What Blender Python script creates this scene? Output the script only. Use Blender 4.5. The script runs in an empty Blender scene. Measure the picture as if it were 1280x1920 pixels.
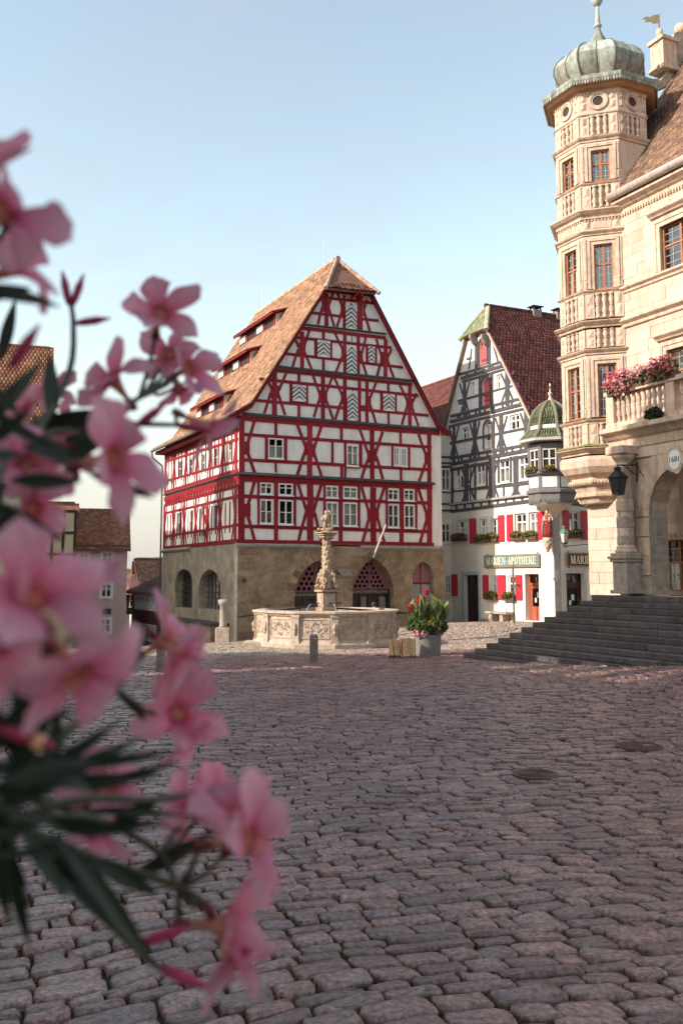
import bpy, bmesh, math, random
import numpy as np
from mathutils import Vector, Matrix
from mathutils.geometry import tessellate_polygon
random.seed(7); RNG = np.random.default_rng(7)
SC = bpy.context.scene
COL = SC.collection
R = math.radians
# ---------------------------------------------------------------- camera, sky, sun, exposure
FPX, CX, CY, EYE = 1778.0, 640.0, 878.0, 2.3
TH = math.atan(204 / 1778); CT, ST = math.cos(TH), math.sin(TH)
cam_d = bpy.data.cameras.new('camera'); cam = bpy.data.objects.new('camera', cam_d); COL.objects.link(cam)
cam.location = (0, 0, EYE); cam.rotation_euler = (math.pi / 2 + TH, 0, 0)
cam_d.sensor_fit = 'VERTICAL'; cam_d.sensor_height = 36; cam_d.sensor_width = 24
cam_d.lens = 36 * FPX / 1920; cam_d.shift_y = -82 / 1920
cam_d.clip_start = 0.05; cam_d.clip_end = 3000
cam_d.dof.use_dof = True; cam_d.dof.focus_distance = 24; cam_d.dof.aperture_fstop = 6.8
SC.camera = cam
SUN_AZ, SUN_EL = R(22.5), R(31)          # azimuth measured from -X towards -Y
SDIR = Vector((-math.cos(SUN_AZ) * math.cos(SUN_EL), -math.sin(SUN_AZ) * math.cos(SUN_EL), math.sin(SUN_EL)))
w = bpy.data.worlds.new('World'); SC.world = w; w.use_nodes = True
nt = w.node_tree; nt.nodes.clear()
sky = nt.nodes.new('ShaderNodeTexSky'); sky.sky_type = 'NISHITA'; sky.sun_disc = False
sky.sun_elevation = SUN_EL; sky.sun_rotation = math.atan2(SDIR.x, SDIR.y)
sky.air_density = 1.25; sky.dust_density = 1.3; sky.ozone_density = 0.4; sky.altitude = 400
bg = nt.nodes.new('ShaderNodeBackground'); bg.inputs[1].default_value = 0.15
wo = nt.nodes.new('ShaderNodeOutputWorld')
tint = nt.nodes.new('ShaderNodeVectorMath'); tint.operation = 'MULTIPLY'; tint.inputs[1].default_value = (1.21, 1.075, .87)     # white balance of the picture
nt.links.new(sky.outputs[0], tint.inputs[0])
tc = nt.nodes.new('ShaderNodeTexCoord'); sx = nt.nodes.new('ShaderNodeSeparateXYZ'); nt.links.new(tc.outputs['Generated'], sx.inputs[0])
# humid summer haze low over the horizon, the same all round
hz = nt.nodes.new('ShaderNodeMapRange'); hz.interpolation_type = 'SMOOTHSTEP'; hz.inputs[1].default_value = .34; hz.inputs[2].default_value = -.04; hz.inputs[3].default_value = 0; hz.inputs[4].default_value = .9; nt.links.new(sx.outputs[2], hz.inputs[0])
hm = nt.nodes.new('ShaderNodeMix'); hm.data_type = 'RGBA'; hm.inputs[7].default_value = (1.98, 1.98, 2.14, 1); nt.links.new(hz.outputs[0], hm.inputs[0]); nt.links.new(tint.outputs[0], hm.inputs[6])
# faint thin cirrus all over the sky
cm = nt.nodes.new('ShaderNodeMapping'); cm.inputs['Scale'].default_value = (1.6, 1.1, 5.5); cm.inputs['Rotation'].default_value = (.1, .25, .4); nt.links.new(tc.outputs['Generated'], cm.inputs[0])
cn = nt.nodes.new('ShaderNodeTexNoise'); cn.inputs['Scale'].default_value = 1.7; cn.inputs['Detail'].default_value = 7; cn.inputs['Roughness'].default_value = .62; cn.inputs['Distortion'].default_value = .8; nt.links.new(cm.outputs[0], cn.inputs['Vector'])
cr0 = nt.nodes.new('ShaderNodeMapRange'); cr0.inputs[1].default_value = .45; cr0.inputs[2].default_value = .8; cr0.inputs[4].default_value = .34; nt.links.new(cn.outputs['Fac'], cr0.inputs[0])
c2 = nt.nodes.new('ShaderNodeMix'); c2.data_type = 'RGBA'; c2.inputs[7].default_value = (2.1, 2.1, 2.24, 1); nt.links.new(cr0.outputs[0], c2.inputs[0]); nt.links.new(hm.outputs[2], c2.inputs[6]); nt.links.new(c2.outputs[2], bg.inputs[0]); nt.links.new(bg.outputs[0], wo.inputs[0])
sun_d = bpy.data.lights.new('sun', 'SUN'); sun_d.energy = 2.8; sun_d.angle = R(0.5); sun_d.color = (1, .88, .76)
sun = bpy.data.objects.new('sun', sun_d); COL.objects.link(sun)
sun.rotation_euler = (-SDIR).to_track_quat('-Z', 'Y').to_euler()
SC.view_settings.view_transform = 'Standard'; SC.view_settings.look = 'None'
SC.view_settings.exposure = 1.08; SC.view_settings.gamma = 1
SC.cycles.max_bounces = 8; SC.cycles.transparent_max_bounces = 12
# ---------------------------------------------------------------- measuring helpers (photo pixel -> point of a known surface)
def ray(u, v):
    x = (u - CX) / FPX; z = -(v - CY) / FPX
    return Vector((x, CT - ST * z, ST + CT * z))
def at_dist(u, v, d):
    return Vector((0, 0, EYE)) + ray(u, v) * d
def z_at(X, Y, v):
    k = (CY - v) / FPX
    return EYE + Y * (k * CT + ST) / (CT - k * ST)
CTRL = [(0, 0, 0), (0, 8, 0), (-4, 15, 0), (-1, 15, .0), (0, 24, 0), (-.8, 29, 0), (-4, 30, 0), (-9, 30, -.12), (3.44, 27.3, 0),
        (6.3, 21.4, .27), (7.1, 19.7, .45), (5, 16, .22), (9, 15, .4), (3, 10, .06), (2.5, 5, 0), (9, 22, .5), (12, 28, .5),
        (-4.3, 40, -.35), (0, 41.5, -.12), (4.5, 44.2, .2), (6, 46, .12), (8, 42, .32), (9, 40, .34), (5.4, 36, 0.02),
        (-8, 45, -.95), (-11, 60, -2.0), (-14, 76, -3.2), (-20, 30, -.3), (-20, 0, 0), (25, 0, .4), (25, 40, .5), (0, -15, 0), (-25, 60, -1.6), (-10, 95, -4.2), (12, 70, .2)]
_c = np.array(CTRL, float)
def _phi(r2): return np.where(r2 > 1e-9, r2 * np.log(np.maximum(r2, 1e-9)), 0)
_n = len(_c); _K = np.zeros((_n + 3, _n + 3))
_d2 = ((_c[:, None, :2] - _c[None, :, :2]) ** 2).sum(-1)
_K[:_n, :_n] = _phi(_d2) + np.eye(_n) * 2.0; _K[:_n, _n] = 1; _K[:_n, _n + 1:] = _c[:, :2]; _K[_n, :_n] = 1; _K[_n + 1:, :_n] = _c[:, :2].T
_W = np.linalg.solve(_K, np.concatenate([_c[:, 2], np.zeros(3)]))
def gz(x, y):
    x = np.clip(np.asarray(x, float), -30, 30); y = np.clip(np.asarray(y, float), -18, 98)
    r2 = (x[..., None] - _c[:, 0]) ** 2 + (y[..., None] - _c[:, 1]) ** 2
    return _phi(r2) @ _W[:_n] + _W[_n] + _W[_n + 1] * x + _W[_n + 2] * y
def gz1(x, y): return float(gz(np.array([x]), np.array([y]))[0])
def on_ground(u, v):
    r = ray(u, v); t = -EYE / r.z
    for _ in range(30):
        p = Vector((0, 0, EYE)) + r * t; g = gz1(p.x, p.y); t += .6 * (g - p.z) / r.z
    return Vector((0, 0, EYE)) + r * t
# ---------------------------------------------------------------- materials
MATS = {}
def M(name, col=(.5, .5, .5), rough=.75, var=.18, scale=3.0, bump=.15, bscale=30.0, island=0.0, metal=0.0, spec=.4, dirt=None, dirt_amt=.35, dirt_scale=1.2, streak=1.0, col2=None, trans=0.0, hue=0.0):
    if name in MATS: return MATS[name]
    m = bpy.data.materials.new(name); m.use_nodes = True; t = m.node_tree; N = t.nodes; L = t.links
    b = N['Principled BSDF']; b.inputs['Roughness'].default_value = rough; b.inputs['Metallic'].default_value = metal
    b.inputs['Specular IOR Level'].default_value = spec
    g = N.new('ShaderNodeNewGeometry'); pos = g.outputs['Position']
    n1 = N.new('ShaderNodeTexNoise'); n1.inputs['Scale'].default_value = scale; n1.inputs['Detail'].default_value = 6; n1.inputs['Roughness'].default_value = .65; L.new(pos, n1.inputs['Vector'])
    rmp = N.new('ShaderNodeMapRange'); rmp.inputs[1].default_value = .3; rmp.inputs[2].default_value = .7
    rmp.inputs[3].default_value = 1 - var; rmp.inputs[4].default_value = 1 + var; L.new(n1.outputs['Fac'], rmp.inputs[0])
    val = rmp.outputs[0]
    if island:
        oi = N.new('ShaderNodeObjectInfo'); ad = N.new('ShaderNodeMath'); ad.operation = 'ADD'; L.new(g.outputs['Random Per Island'], ad.inputs[0]); L.new(oi.outputs['Random'], ad.inputs[1])
        fr = N.new('ShaderNodeMath'); fr.operation = 'FRACT'; L.new(ad.outputs[0], fr.inputs[0])
        mr = N.new('ShaderNodeMapRange'); mr.inputs[3].default_value = 1 - island; mr.inputs[4].default_value = 1 + island; L.new(fr.outputs[0], mr.inputs[0])
        mu = N.new('ShaderNodeMath'); mu.operation = 'MULTIPLY'; L.new(mr.outputs[0], mu.inputs[0]); L.new(val, mu.inputs[1]); val = mu.outputs[0]
    base = N.new('ShaderNodeRGB'); base.outputs[0].default_value = (*col, 1); c = base.outputs[0]
    if col2 is not None:
        mx = N.new('ShaderNodeMix'); mx.data_type = 'RGBA'; mx.inputs[6].default_value = (*col, 1); mx.inputs[7].default_value = (*col2, 1)
        if island:
            f2 = N.new('ShaderNodeMath'); f2.operation = 'MULTIPLY'; f2.inputs[1].default_value = 7.31; L.new(fr.outputs[0], f2.inputs[0])
            f3 = N.new('ShaderNodeMath'); f3.operation = 'FRACT'; L.new(f2.outputs[0], f3.inputs[0]); L.new(f3.outputs[0], mx.inputs[0])
        else:
            n3 = N.new('ShaderNodeTexNoise'); n3.inputs['Scale'].default_value = scale * .6; n3.inputs['Detail'].default_value = 5; L.new(pos, n3.inputs['Vector'])
            r3 = N.new('ShaderNodeMapRange'); r3.inputs[1].default_value = .38; r3.inputs[2].default_value = .62; L.new(n3.outputs['Fac'], r3.inputs[0]); L.new(r3.outputs[0], mx.inputs[0])
        c = mx.outputs[2]
    vm = N.new('ShaderNodeVectorMath'); vm.operation = 'SCALE'; L.new(c, vm.inputs[0]); L.new(val, vm.inputs['Scale']); c = vm.outputs[0]
    if dirt is not None:
        mp = N.new('ShaderNodeMapping'); mp.inputs['Scale'].default_value = (streak, streak, 1 / max(streak, .3)); L.new(pos, mp.inputs[0])
        n2 = N.new('ShaderNodeTexNoise'); n2.inputs['Scale'].default_value = dirt_scale; n2.inputs['Detail'].default_value = 8; n2.inputs['Roughness'].default_value = .7; L.new(mp.outputs[0], n2.inputs['Vector'])
        r2 = N.new('ShaderNodeMapRange'); r2.inputs[1].default_value = .47; r2.inputs[2].default_value = .72; r2.inputs[4].default_value = dirt_amt; L.new(n2.outputs['Fac'], r2.inputs[0])
        m2 = N.new('ShaderNodeMix'); m2.data_type = 'RGBA'; L.new(r2.outputs[0], m2.inputs[0]); L.new(c, m2.inputs[6]); m2.inputs[7].default_value = (*dirt, 1); c = m2.outputs[2]
    L.new(c, b.inputs['Base Color'])
    if bump:
        nb = N.new('ShaderNodeTexNoise'); nb.inputs['Scale'].default_value = bscale; nb.inputs['Detail'].default_value = 6; L.new(pos, nb.inputs['Vector'])
        bp = N.new('ShaderNodeBump'); bp.inputs['Strength'].default_value = min(1, bump * 2); bp.inputs['Distance'].default_value = .35 / bscale; L.new(nb.outputs['Fac'], bp.inputs['Height']); L.new(bp.outputs[0], b.inputs['Normal'])
    if trans:
        tr = N.new('ShaderNodeBsdfTranslucent'); L.new(c, tr.inputs[0]); ms = N.new('ShaderNodeMixShader'); ms.inputs[0].default_value = trans
        L.new(b.outputs[0], ms.inputs[1]); L.new(tr.outputs[0], ms.inputs[2]); L.new(ms.outputs[0], N['Material Output'].inputs[0])
    MATS[name] = m; return m
def glass(name='window_glass', tint=(.85, .9, .9), ior=1.5, base=.05):
    if name in MATS: return MATS[name]
    m = bpy.data.materials.new(name); m.use_nodes = True; t = m.node_tree; N = t.nodes; L = t.links
    N.remove(N['Principled BSDF'])
    fr = N.new('ShaderNodeFresnel'); fr.inputs[0].default_value = ior
    ad = N.new('ShaderNodeMath'); ad.operation = 'ADD'; ad.inputs[1].default_value = base; ad.use_clamp = True; L.new(fr.outputs[0], ad.inputs[0])
    g = N.new('ShaderNodeNewGeometry'); nn = N.new('ShaderNodeTexNoise'); nn.inputs['Scale'].default_value = 2.2; L.new(g.outputs['Position'], nn.inputs['Vector'])
    bp = N.new('ShaderNodeBump'); bp.inputs['Strength'].default_value = .12; bp.inputs['Distance'].default_value = .05; L.new(nn.outputs['Fac'], bp.inputs['Height'])
    gl = N.new('ShaderNodeBsdfGlossy'); gl.inputs['Roughness'].default_value = .02; L.new(bp.outputs[0], gl.inputs['Normal'])
    tr = N.new('ShaderNodeBsdfTransparent'); tr.inputs[0].default_value = (*tint, 1)
    ms = N.new('ShaderNodeMixShader'); L.new(ad.outputs[0], ms.inputs[0]); L.new(tr.outputs[0], ms.inputs[1]); L.new(gl.outputs[0], ms.inputs[2]); L.new(ms.outputs[0], N['Material Output'].inputs[0])
    MATS[name] = m; return m
# ---------------------------------------------------------------- mesh builder
class MB:
    def __init__(s): s.v = []; s.f = []
    def add(s, vs, fs):
        o = len(s.v); s.v += [tuple(p) for p in vs]; s.f += [tuple(i + o for i in f) for f in fs]; return s
    def quad(s, *p): return s.add(p, [tuple(range(len(p)))])
    def box(s, x0, y0, z0, x1, y1, z1, j=0):
        v = [(x, y, z) for z in (z0, z1) for (x, y) in ((x0, y0), (x1, y0), (x1, y1), (x0, y1))]
        if j: v = [tuple(c + random.uniform(-j, j) for c in p) for p in v]
        return s.add(v, [(0, 3, 2, 1), (4, 5, 6, 7), (0, 1, 5, 4), (1, 2, 6, 5), (2, 3, 7, 6), (3, 0, 4, 7)])
    def cbox(s, x0, y0, z0, x1, y1, z1, c=.01, j=0):       # box with chamfered edges
        vs = []
        for z, i in ((z0, c), (z0 + c, 0), (z1 - c, 0), (z1, c)):
            for (sx, sy, ax, ay) in ((x0, y0, 1, 0), (x1, y0, -1, 0), (x1, y0, 0, 1), (x1, y1, 0, -1), (x1, y1, -1, 0), (x0, y1, 1, 0), (x0, y1, 0, -1), (x0, y0, 0, 1)):
                X = sx + ax * c; Y = sy + ay * c
                if i: X += (1 if X < (x0 + x1) / 2 else -1) * (c if X in (x0, x1) else 0); Y += (1 if Y < (y0 + y1) / 2 else -1) * (c if Y in (y0, y1) else 0)
                vs.append((X + random.uniform(-j, j), Y + random.uniform(-j, j), z + random.uniform(-j, j)))
        fs = [tuple(range(7, -1, -1)), tuple(range(24, 32))]
        for k in range(3):
            for i in range(8):
                fs.append((k * 8 + i, k * 8 + (i + 1) % 8, k * 8 + 8 + (i + 1) % 8, k * 8 + 8 + i))
        return s.add(vs, fs)
    def prism(s, poly, off):
        n = len(poly); P = [Vector(p) for p in poly]; off = Vector(off)
        tris = tessellate_polygon([P]) if n > 4 else None
        vs = P + [p + off for p in P]
        if tris: fs = [tuple(t) for t in tris] + [tuple(i + n for i in t[::-1]) for t in tris]
        else: fs = [tuple(range(n)), tuple(range(2 * n - 1, n - 1, -1))]
        fs += [(i, i + n, (i + 1) % n + n, (i + 1) % n) for i in range(n)]
        return s.add(vs, fs)
    def tube(s, path, rad, n=8, cap=True):
        P = [Vector(p) for p in path]; k = len(P)
        if not hasattr(rad, '__len__'): rad = [rad] * k
        rings = []; up = None
        for i in range(k):
            t = (P[min(i + 1, k - 1)] - P[max(i - 1, 0)]).normalized()
            if up is None: up = t.orthogonal().normalized()
            a = (up - t * up.dot(t)); a = a.normalized() if a.length > 1e-6 else t.orthogonal().normalized(); b = t.cross(a); up = a
            rings.append([P[i] + (a * math.cos(q) + b * math.sin(q)) * rad[i] for q in [2 * math.pi * j / n for j in range(n)]])
        vs = [p for r in rings for p in r]; fs = []
        for i in range(k - 1):
            for j in range(n): fs.append((i * n + j, i * n + (j + 1) % n, (i + 1) * n + (j + 1) % n, (i + 1) * n + j))
        if cap: fs += [tuple(range(n - 1, -1, -1)), tuple((k - 1) * n + j for j in range(n))]
        return s.add(vs, fs)
    def lathe(s, c, prof, n=12, a0=0.0, sx=1, sy=1, cap=True):
        c = Vector(c); vs = []; fs = []
        for r, z in prof:
            for j in range(n):
                q = a0 + 2 * math.pi * j / n; vs.append((c.x + r * sx * math.cos(q), c.y + r * sy * math.sin(q), c.z + z))
        k = len(prof)
        for i in range(k - 1):
            for j in range(n): fs.append((i * n + j, i * n + (j + 1) % n, (i + 1) * n + (j + 1) % n, (i + 1) * n + j))
        if cap: fs += [tuple(range(n - 1, -1, -1)), tuple((k - 1) * n + j for j in range(n))]
        return s.add(vs, fs)
    def blob(s, c, r, n=8, m=6, j=.15, rz=None):
        c = Vector(c); rz = rz or r; prof = [(math.sin(math.pi * i / m), -math.cos(math.pi * i / m)) for i in range(m + 1)]
        vs = []; fs = []
        for a, z in prof:
            for q in range(n):
                k = 1 + random.uniform(-j, j); t = 2 * math.pi * q / n
                vs.append((c.x + r * a * k * math.cos(t), c.y + r * a * k * math.sin(t), c.z + rz * z * k))
        for i in range(m):
            for q in range(n): fs.append((i * n + q, i * n + (q + 1) % n, (i + 1) * n + (q + 1) % n, (i + 1) * n + q))
        return s.add(vs, fs)
    def build(s, name, mat, parent=None, smooth=False, kind=None, label=None):
        me = bpy.data.meshes.new(name); me.from_pydata(s.v, [], s.f); me.update()
        return put(name, me, mat, parent, smooth, kind, label)
def put(name, me, mat, parent=None, smooth=False, kind=None, label=None, recalc=True):
    if recalc:
        bm = bmesh.new(); bm.from_mesh(me); bmesh.ops.recalc_face_normals(bm, faces=bm.faces); bm.to_mesh(me); bm.free()
    if smooth: me.polygons.foreach_set('use_smooth', [True] * len(me.polygons))
    if mat is not None and len(me.materials) == 0: me.materials.append(mat)
    o = bpy.data.objects.new(name, me); COL.objects.link(o)
    if parent is not None: o.parent = parent.o if isinstance(parent, Root) else parent
    if kind: o['kind'] = kind
    if label: o['label'] = label
    return o
def npmesh(name, V, Fq, mat, parent=None, kind=None, smooth=False):   # fast numpy mesh, faces array (n,k)
    me = bpy.data.meshes.new(name); V = np.asarray(V, np.float32).reshape(-1, 3); Fq = np.asarray(Fq, np.int32); k = Fq.shape[1]
    me.vertices.add(len(V)); me.vertices.foreach_set('co', V.ravel()); me.loops.add(Fq.size); me.loops.foreach_set('vertex_index', Fq.ravel())
    me.polygons.add(len(Fq)); me.polygons.foreach_set('loop_start', np.arange(0, Fq.size, k, dtype=np.int32)); me.update(calc_edges=True)
    return put(name, me, mat, parent, smooth, kind, recalc=False)
def tag(o, label=None, cat=None, group=None, kind=None):
    if label: o['label'] = label
    if cat: o['category'] = cat
    if group: o['group'] = group
    if kind: o['kind'] = kind
    return o
class Root:
    def __init__(s, name, label, cat, loc, ang=0.0, group=None):
        s.o = bpy.data.objects.new(name, None); COL.objects.link(s.o); s.o.empty_display_size = .3
        s.loc = Vector(loc); s.ang = ang; s.o.location = s.loc; s.o.rotation_euler = (0, 0, ang)
        tag(s.o, label, cat, group); s.rot = Matrix.Rotation(ang, 3, 'Z'); s.inv = s.rot.transposed()
    def l(s, p): return s.inv @ (Vector(p) - s.loc)
    def w(s, p): return s.rot @ Vector(p) + s.loc
class Face:          # a vertical plane in a root's local space: s to the right seen from outside, z up, d outwards
    def __init__(f, root, o, S, N): f.root = root; f.o = Vector(o); f.S = Vector(S).normalized(); f.N = Vector(N).normalized()
    def pt(f, s, z, d=0.0): return f.o + f.S * s + f.N * d + Vector((0, 0, z))
    def px(f, u, v, d=0.0):
        o = f.root.l((0, 0, EYE)); r = f.root.inv @ ray(u, v); k = (f.o + f.N * d - o).dot(f.N) / r.dot(f.N); p = o + r * k - f.o
        return p.dot(f.S), p.z
    def rpx(f, u0, v0, u1, v1, d=0.0):
        vc = (v0 + v1) / 2; uc = (u0 + u1) / 2
        return f.px(u0, vc, d)[0], f.px(uc, v1, d)[1], f.px(u1, vc, d)[0], f.px(uc, v0, d)[1]
    def box(f, mb, s0, z0, s1, z1, d0, d1):
        P = [f.pt(s, z, d0) for s, z in ((s0, z0), (s1, z0), (s1, z1), (s0, z1))]
        return mb.prism(P, f.N * (d1 - d0))
    def poly(f, mb, pts, d0, d1): return mb.prism([f.pt(s, z, d0) for s, z in pts], f.N * (d1 - d0))
    def mould(f, mb, s0, s1, prof, z=0.0, e0=0.0, e1=0.0):     # horizontal moulding, prof = [(d, z)...] swept from s0 to s1; e = mitre per depth
        n = len(prof); vs = [f.pt(s0 - e0 * d, z + zz, d) for d, zz in prof] + [f.pt(s1 + e1 * d, z + zz, d) for d, zz in prof]
        fs = [(i, i + 1, n + i + 1, n + i) for i in range(n - 1)] + [(n - 1, 0, n, 2 * n - 1), tuple(range(n - 1, -1, -1)), tuple(range(n, 2 * n))]
        return mb.add(vs, fs)
_bd = [0]
def beam(f, p0, p1, w, mat, d=.03, name='beam', parent=None, w2=None):
    _bd[0] += 1; d = d + .00035 * (_bd[0] % 23); (s0, z0), (s1, z1) = p0, p1; L = math.hypot(s1 - s0, z1 - z0) or 1e-6
    nx, nz = -(z1 - z0) / L * w / 2, (s1 - s0) / L * w / 2; j = lambda: random.uniform(.93, 1.07); a, b, c, e = j(), j(), j(), j()
    k = (w2 or w) / w
    m = 3 if L > 1.2 else 2; bw = [0.0] + [random.uniform(-.011, .011) for _ in range(m - 1)] + [0.0]; ux, uz = -(z1 - z0) / L, (s1 - s0) / L; lo = []; hi = []
    for i in range(m + 1):
        t = i / m; cs, cz = s0 + (s1 - s0) * t + ux * bw[i], z0 + (z1 - z0) * t + uz * bw[i]; kk = 1 + (k - 1) * t; lo.append((cs - nx * kk * j(), cz - nz * kk * (a if i == 0 else b))); hi.append((cs + nx * kk * (e if i == 0 else c), cz + nz * kk * j()))
    return f.poly(MB(), lo + hi[::-1], -.02, d).build(name, mat, parent or f.root)
def bpx(f, a, b, w, mat, d=.03, **k): return beam(f, f.px(*a), f.px(*b), w, mat, d, **k)
def wall(f, outer, holes, t, mat, name='wall', parent=None, d=0.0):
    mb = MB(); loops = [[Vector((s, z, 0)) for s, z in outer]] + [[Vector((s, z, 0)) for s, z in h] for h in holes]
    flat = [p for l in loops for p in l]; vs = [f.pt(p.x, p.y, d) for p in flat]
    mb.add(vs, [tuple(x) for x in tessellate_polygon(loops)])
    for h in holes:
        n = len(h)
        for i in range(n):
            a, b = h[i], h[(i + 1) % n]; mb.quad(f.pt(*a, d), f.pt(*b, d), f.pt(*b, d - t), f.pt(*a, d - t))
    return mb.build(name, mat, parent or f.root)
def rect(r): s0, z0, s1, z1 = r; return [(s0, z0), (s1, z0), (s1, z1), (s0, z1)]
def arch(s0, s1, z0, zs, za, n=7, pointed=True):
    c = (s0 + s1) / 2; P = [(s0, z0), (s1, z0)]
    h = (s1 - s0) / 2
    for i in range(n + 1):                 # right spring -> apex
        t = i / n
        if pointed: P.append((s1 - h * (1 - math.cos(t * math.pi / 2.35)) / (1 - math.cos(math.pi / 2.35)), zs + (za - zs) * math.sin(t * math.pi / 2.35) / math.sin(math.pi / 2.35)))
        else: P.append((c + h * math.cos(t * math.pi / 2), zs + (za - zs) * math.sin(t * math.pi / 2)))
    Q = [(2 * c - s, z) for s, z in P[2:-1]][::-1]
    return P + Q
def window(f, r, mats, cols=2, rows=2, rowf=None, d=-.07, fw=.055, mw=.035, parent=None, sill=True, curtain=None, name='window', mull=None, fd=.05):
    s0, z0, s1, z1 = r; mb = MB(); W = s1 - s0; H = z1 - z0
    f.box(mb, s0, z0, s0 + fw, z1, d - .03, d + fd); f.box(mb, s1 - fw, z0, s1, z1, d - .03, d + fd)
    f.box(mb, s0 + fw, z0, s1 - fw, z0 + fw, d - .03, d + fd - .003); f.box(mb, s0 + fw, z1 - fw, s1 - fw, z1, d - .03, d + fd - .003)
    if sill: f.box(mb, s0 - .03, z0 - .05, s1 + .03, z0 - .002, d - .03, d + fd + .06)
    o = mb.build(name, mats[0], parent or f.root)
    zr = [z0 + fw] + [z0 + H * q for q in (rowf or [k / rows for k in range(1, rows)])] + [z1 - fw]
    sr = [s0 + fw + (W - 2 * fw) * k / cols for k in range(cols + 1)]
    mu = MB()
    for q in sr[1:-1]: f.box(mu, q - (mull or mw) / 2, z0 + fw, q + (mull or mw) / 2, z1 - fw, d - .02, d + fd * .7)
    for q in zr[1:-1]:
        for i in range(cols):
            f.box(mu, sr[i] + (mw / 2 if i else 0), q - mw / 2, sr[i + 1] - (mw / 2 if i < cols - 1 else 0), q + mw / 2, d - .02, d + fd * .62)
    if mu.v: mu.build('muntin', mats[0], o)
    for i in range(cols):
        for k in range(len(zr) - 1):
            t = random.uniform(-.004, .004); P = [f.pt(sr[i], zr[k], d - .01 + t), f.pt(sr[i + 1], zr[k], d - .01 - t), f.pt(sr[i + 1], zr[k + 1], d - .01 - t * .5), f.pt(sr[i], zr[k + 1], d - .01 + t * .5)]
            MB().quad(*P).build('pane', mats[1], o)
    if curtain:
        mb = MB(); n = 18; zt = z1 if curtain == 'full' else z0 + H * .62; V = []
        for i in range(n + 1):
            q = s0 + W * i / n; dd = d - .13 + .025 * math.sin(i * 2.1); V += [f.pt(q, z0, dd), f.pt(q, zt, dd)]
        mb.add(V, [(2 * i, 2 * i + 2, 2 * i + 3, 2 * i + 1) for i in range(n)]); mb.build('curtain', M('curtain', (.62, .57, .5), .9, .1, bump=0), o)
    return o
def tiles(p00, p10, p11, p01, mat, parent, tw=.18, ch=.16, th=.016, name='tile', jit=1.0, kind='stuff', over=1.35):
    p00, p10, p11, p01 = [np.array(p, float) for p in (p00, p10, p11, p01)]
    H = np.linalg.norm((p01 + p11) / 2 - (p00 + p10) / 2); rows = max(1, int(H / ch)); U = (p10 - p00) / np.linalg.norm(p10 - p00)
    Vd = (p01 + p11) / 2 - (p00 + p10) / 2; Vd = Vd - U * Vd.dot(U); Vd /= np.linalg.norm(Vd); Nn = np.cross(U, Vd); Nn *= 1 if Nn[2] > 0 else -1
    VS = []
    for j in range(rows):
        t0 = j / rows; a = p00 + (p01 - p00) * t0; b = p10 + (p11 - p10) * t0; L = np.linalg.norm(b - a)
        if L < tw * .5: continue
        n = max(1, int(round(L / tw))); off = (j % 2) * .5; hh = H / rows * over
        q = (np.arange(n + 1) - off) / n; e0 = np.clip(q, 0, 1); e1 = np.clip(q + 1 / n, 0, 1); k = (e1 - e0) * L > tw * .15
        e0, e1 = e0[k], e1[k]; m = len(e0); c0 = a + (b - a) * e0[:, None]; c1 = a + (b - a) * e1[:, None]
        g = U * .0035; lift = (th * 1.4 + RNG.normal(0, .0035, m) * jit)[:, None] * Nn; dv = RNG.normal(0, .006, m)[:, None] * jit * Vd
        up = Vd * hh
        tilt = (RNG.normal(0, .003, m) * jit)[:, None] * Nn
        q0 = c0 + g + lift + dv + tilt; q1 = c1 - g + lift + dv - tilt; q2 = c1 - g + up + Nn * .004; q3 = c0 + g + up + Nn * .004
        VS.append(np.stack([q0, q1, q2, q3, q0 - Nn * th * 1.3, q1 - Nn * th * 1.3, q2 - Nn * th, q3 - Nn * th], 1))
    if not VS: return None
    V = np.concatenate(VS); m = len(V); o = (np.arange(m) * 8)[:, None, None]
    Fq = np.array([(0, 1, 2, 3), (4, 5, 1, 0), (5, 6, 2, 1), (4, 0, 3, 7)])[None] + o
    return npmesh(name, V, Fq.reshape(-1, 4), mat, parent, kind)
def leaves(c, r, n, size, mat, parent, name='foliage', flat=.6, aspect=1.6, shape=None, kind='stuff', droop=0.0):
    c = np.array(c, float); r = np.array(r, float); d = RNG.normal(size=(n, 3)); d /= np.linalg.norm(d, axis=1)[:, None]; rad = RNG.uniform(.25, 1, n) ** .5
    P = c + d * rad[:, None] * r
    if shape is not None: P = P + shape(P)
    a = RNG.normal(size=(n, 3)); a /= np.linalg.norm(a, axis=1)[:, None]; nn = RNG.normal(size=(n, 3)) * flat + d * .8 + np.array([0, 0, .5]); b = np.cross(nn, a); b /= np.linalg.norm(b, axis=1)[:, None]
    s = (size * RNG.uniform(.6, 1.4, n))[:, None]; A = a * s * aspect * .5; B = b * s * .5
    V = np.stack([P - A, P - A * .2 + B, P + A, P - A * .2 - B], 1); Fq = np.arange(n * 4).reshape(-1, 4)
    return npmesh(name, V, Fq, mat, parent, kind)
# shared directions of the old town: the long sides of the houses run along AX, the gables along BX
ANG_F = math.atan2(.4392, .8984)        # fronts that look to the right-hand side of the camera (in shade)
ANG_L = math.atan2(-.8984, .4392)       # fronts that look left into the sun
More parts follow.
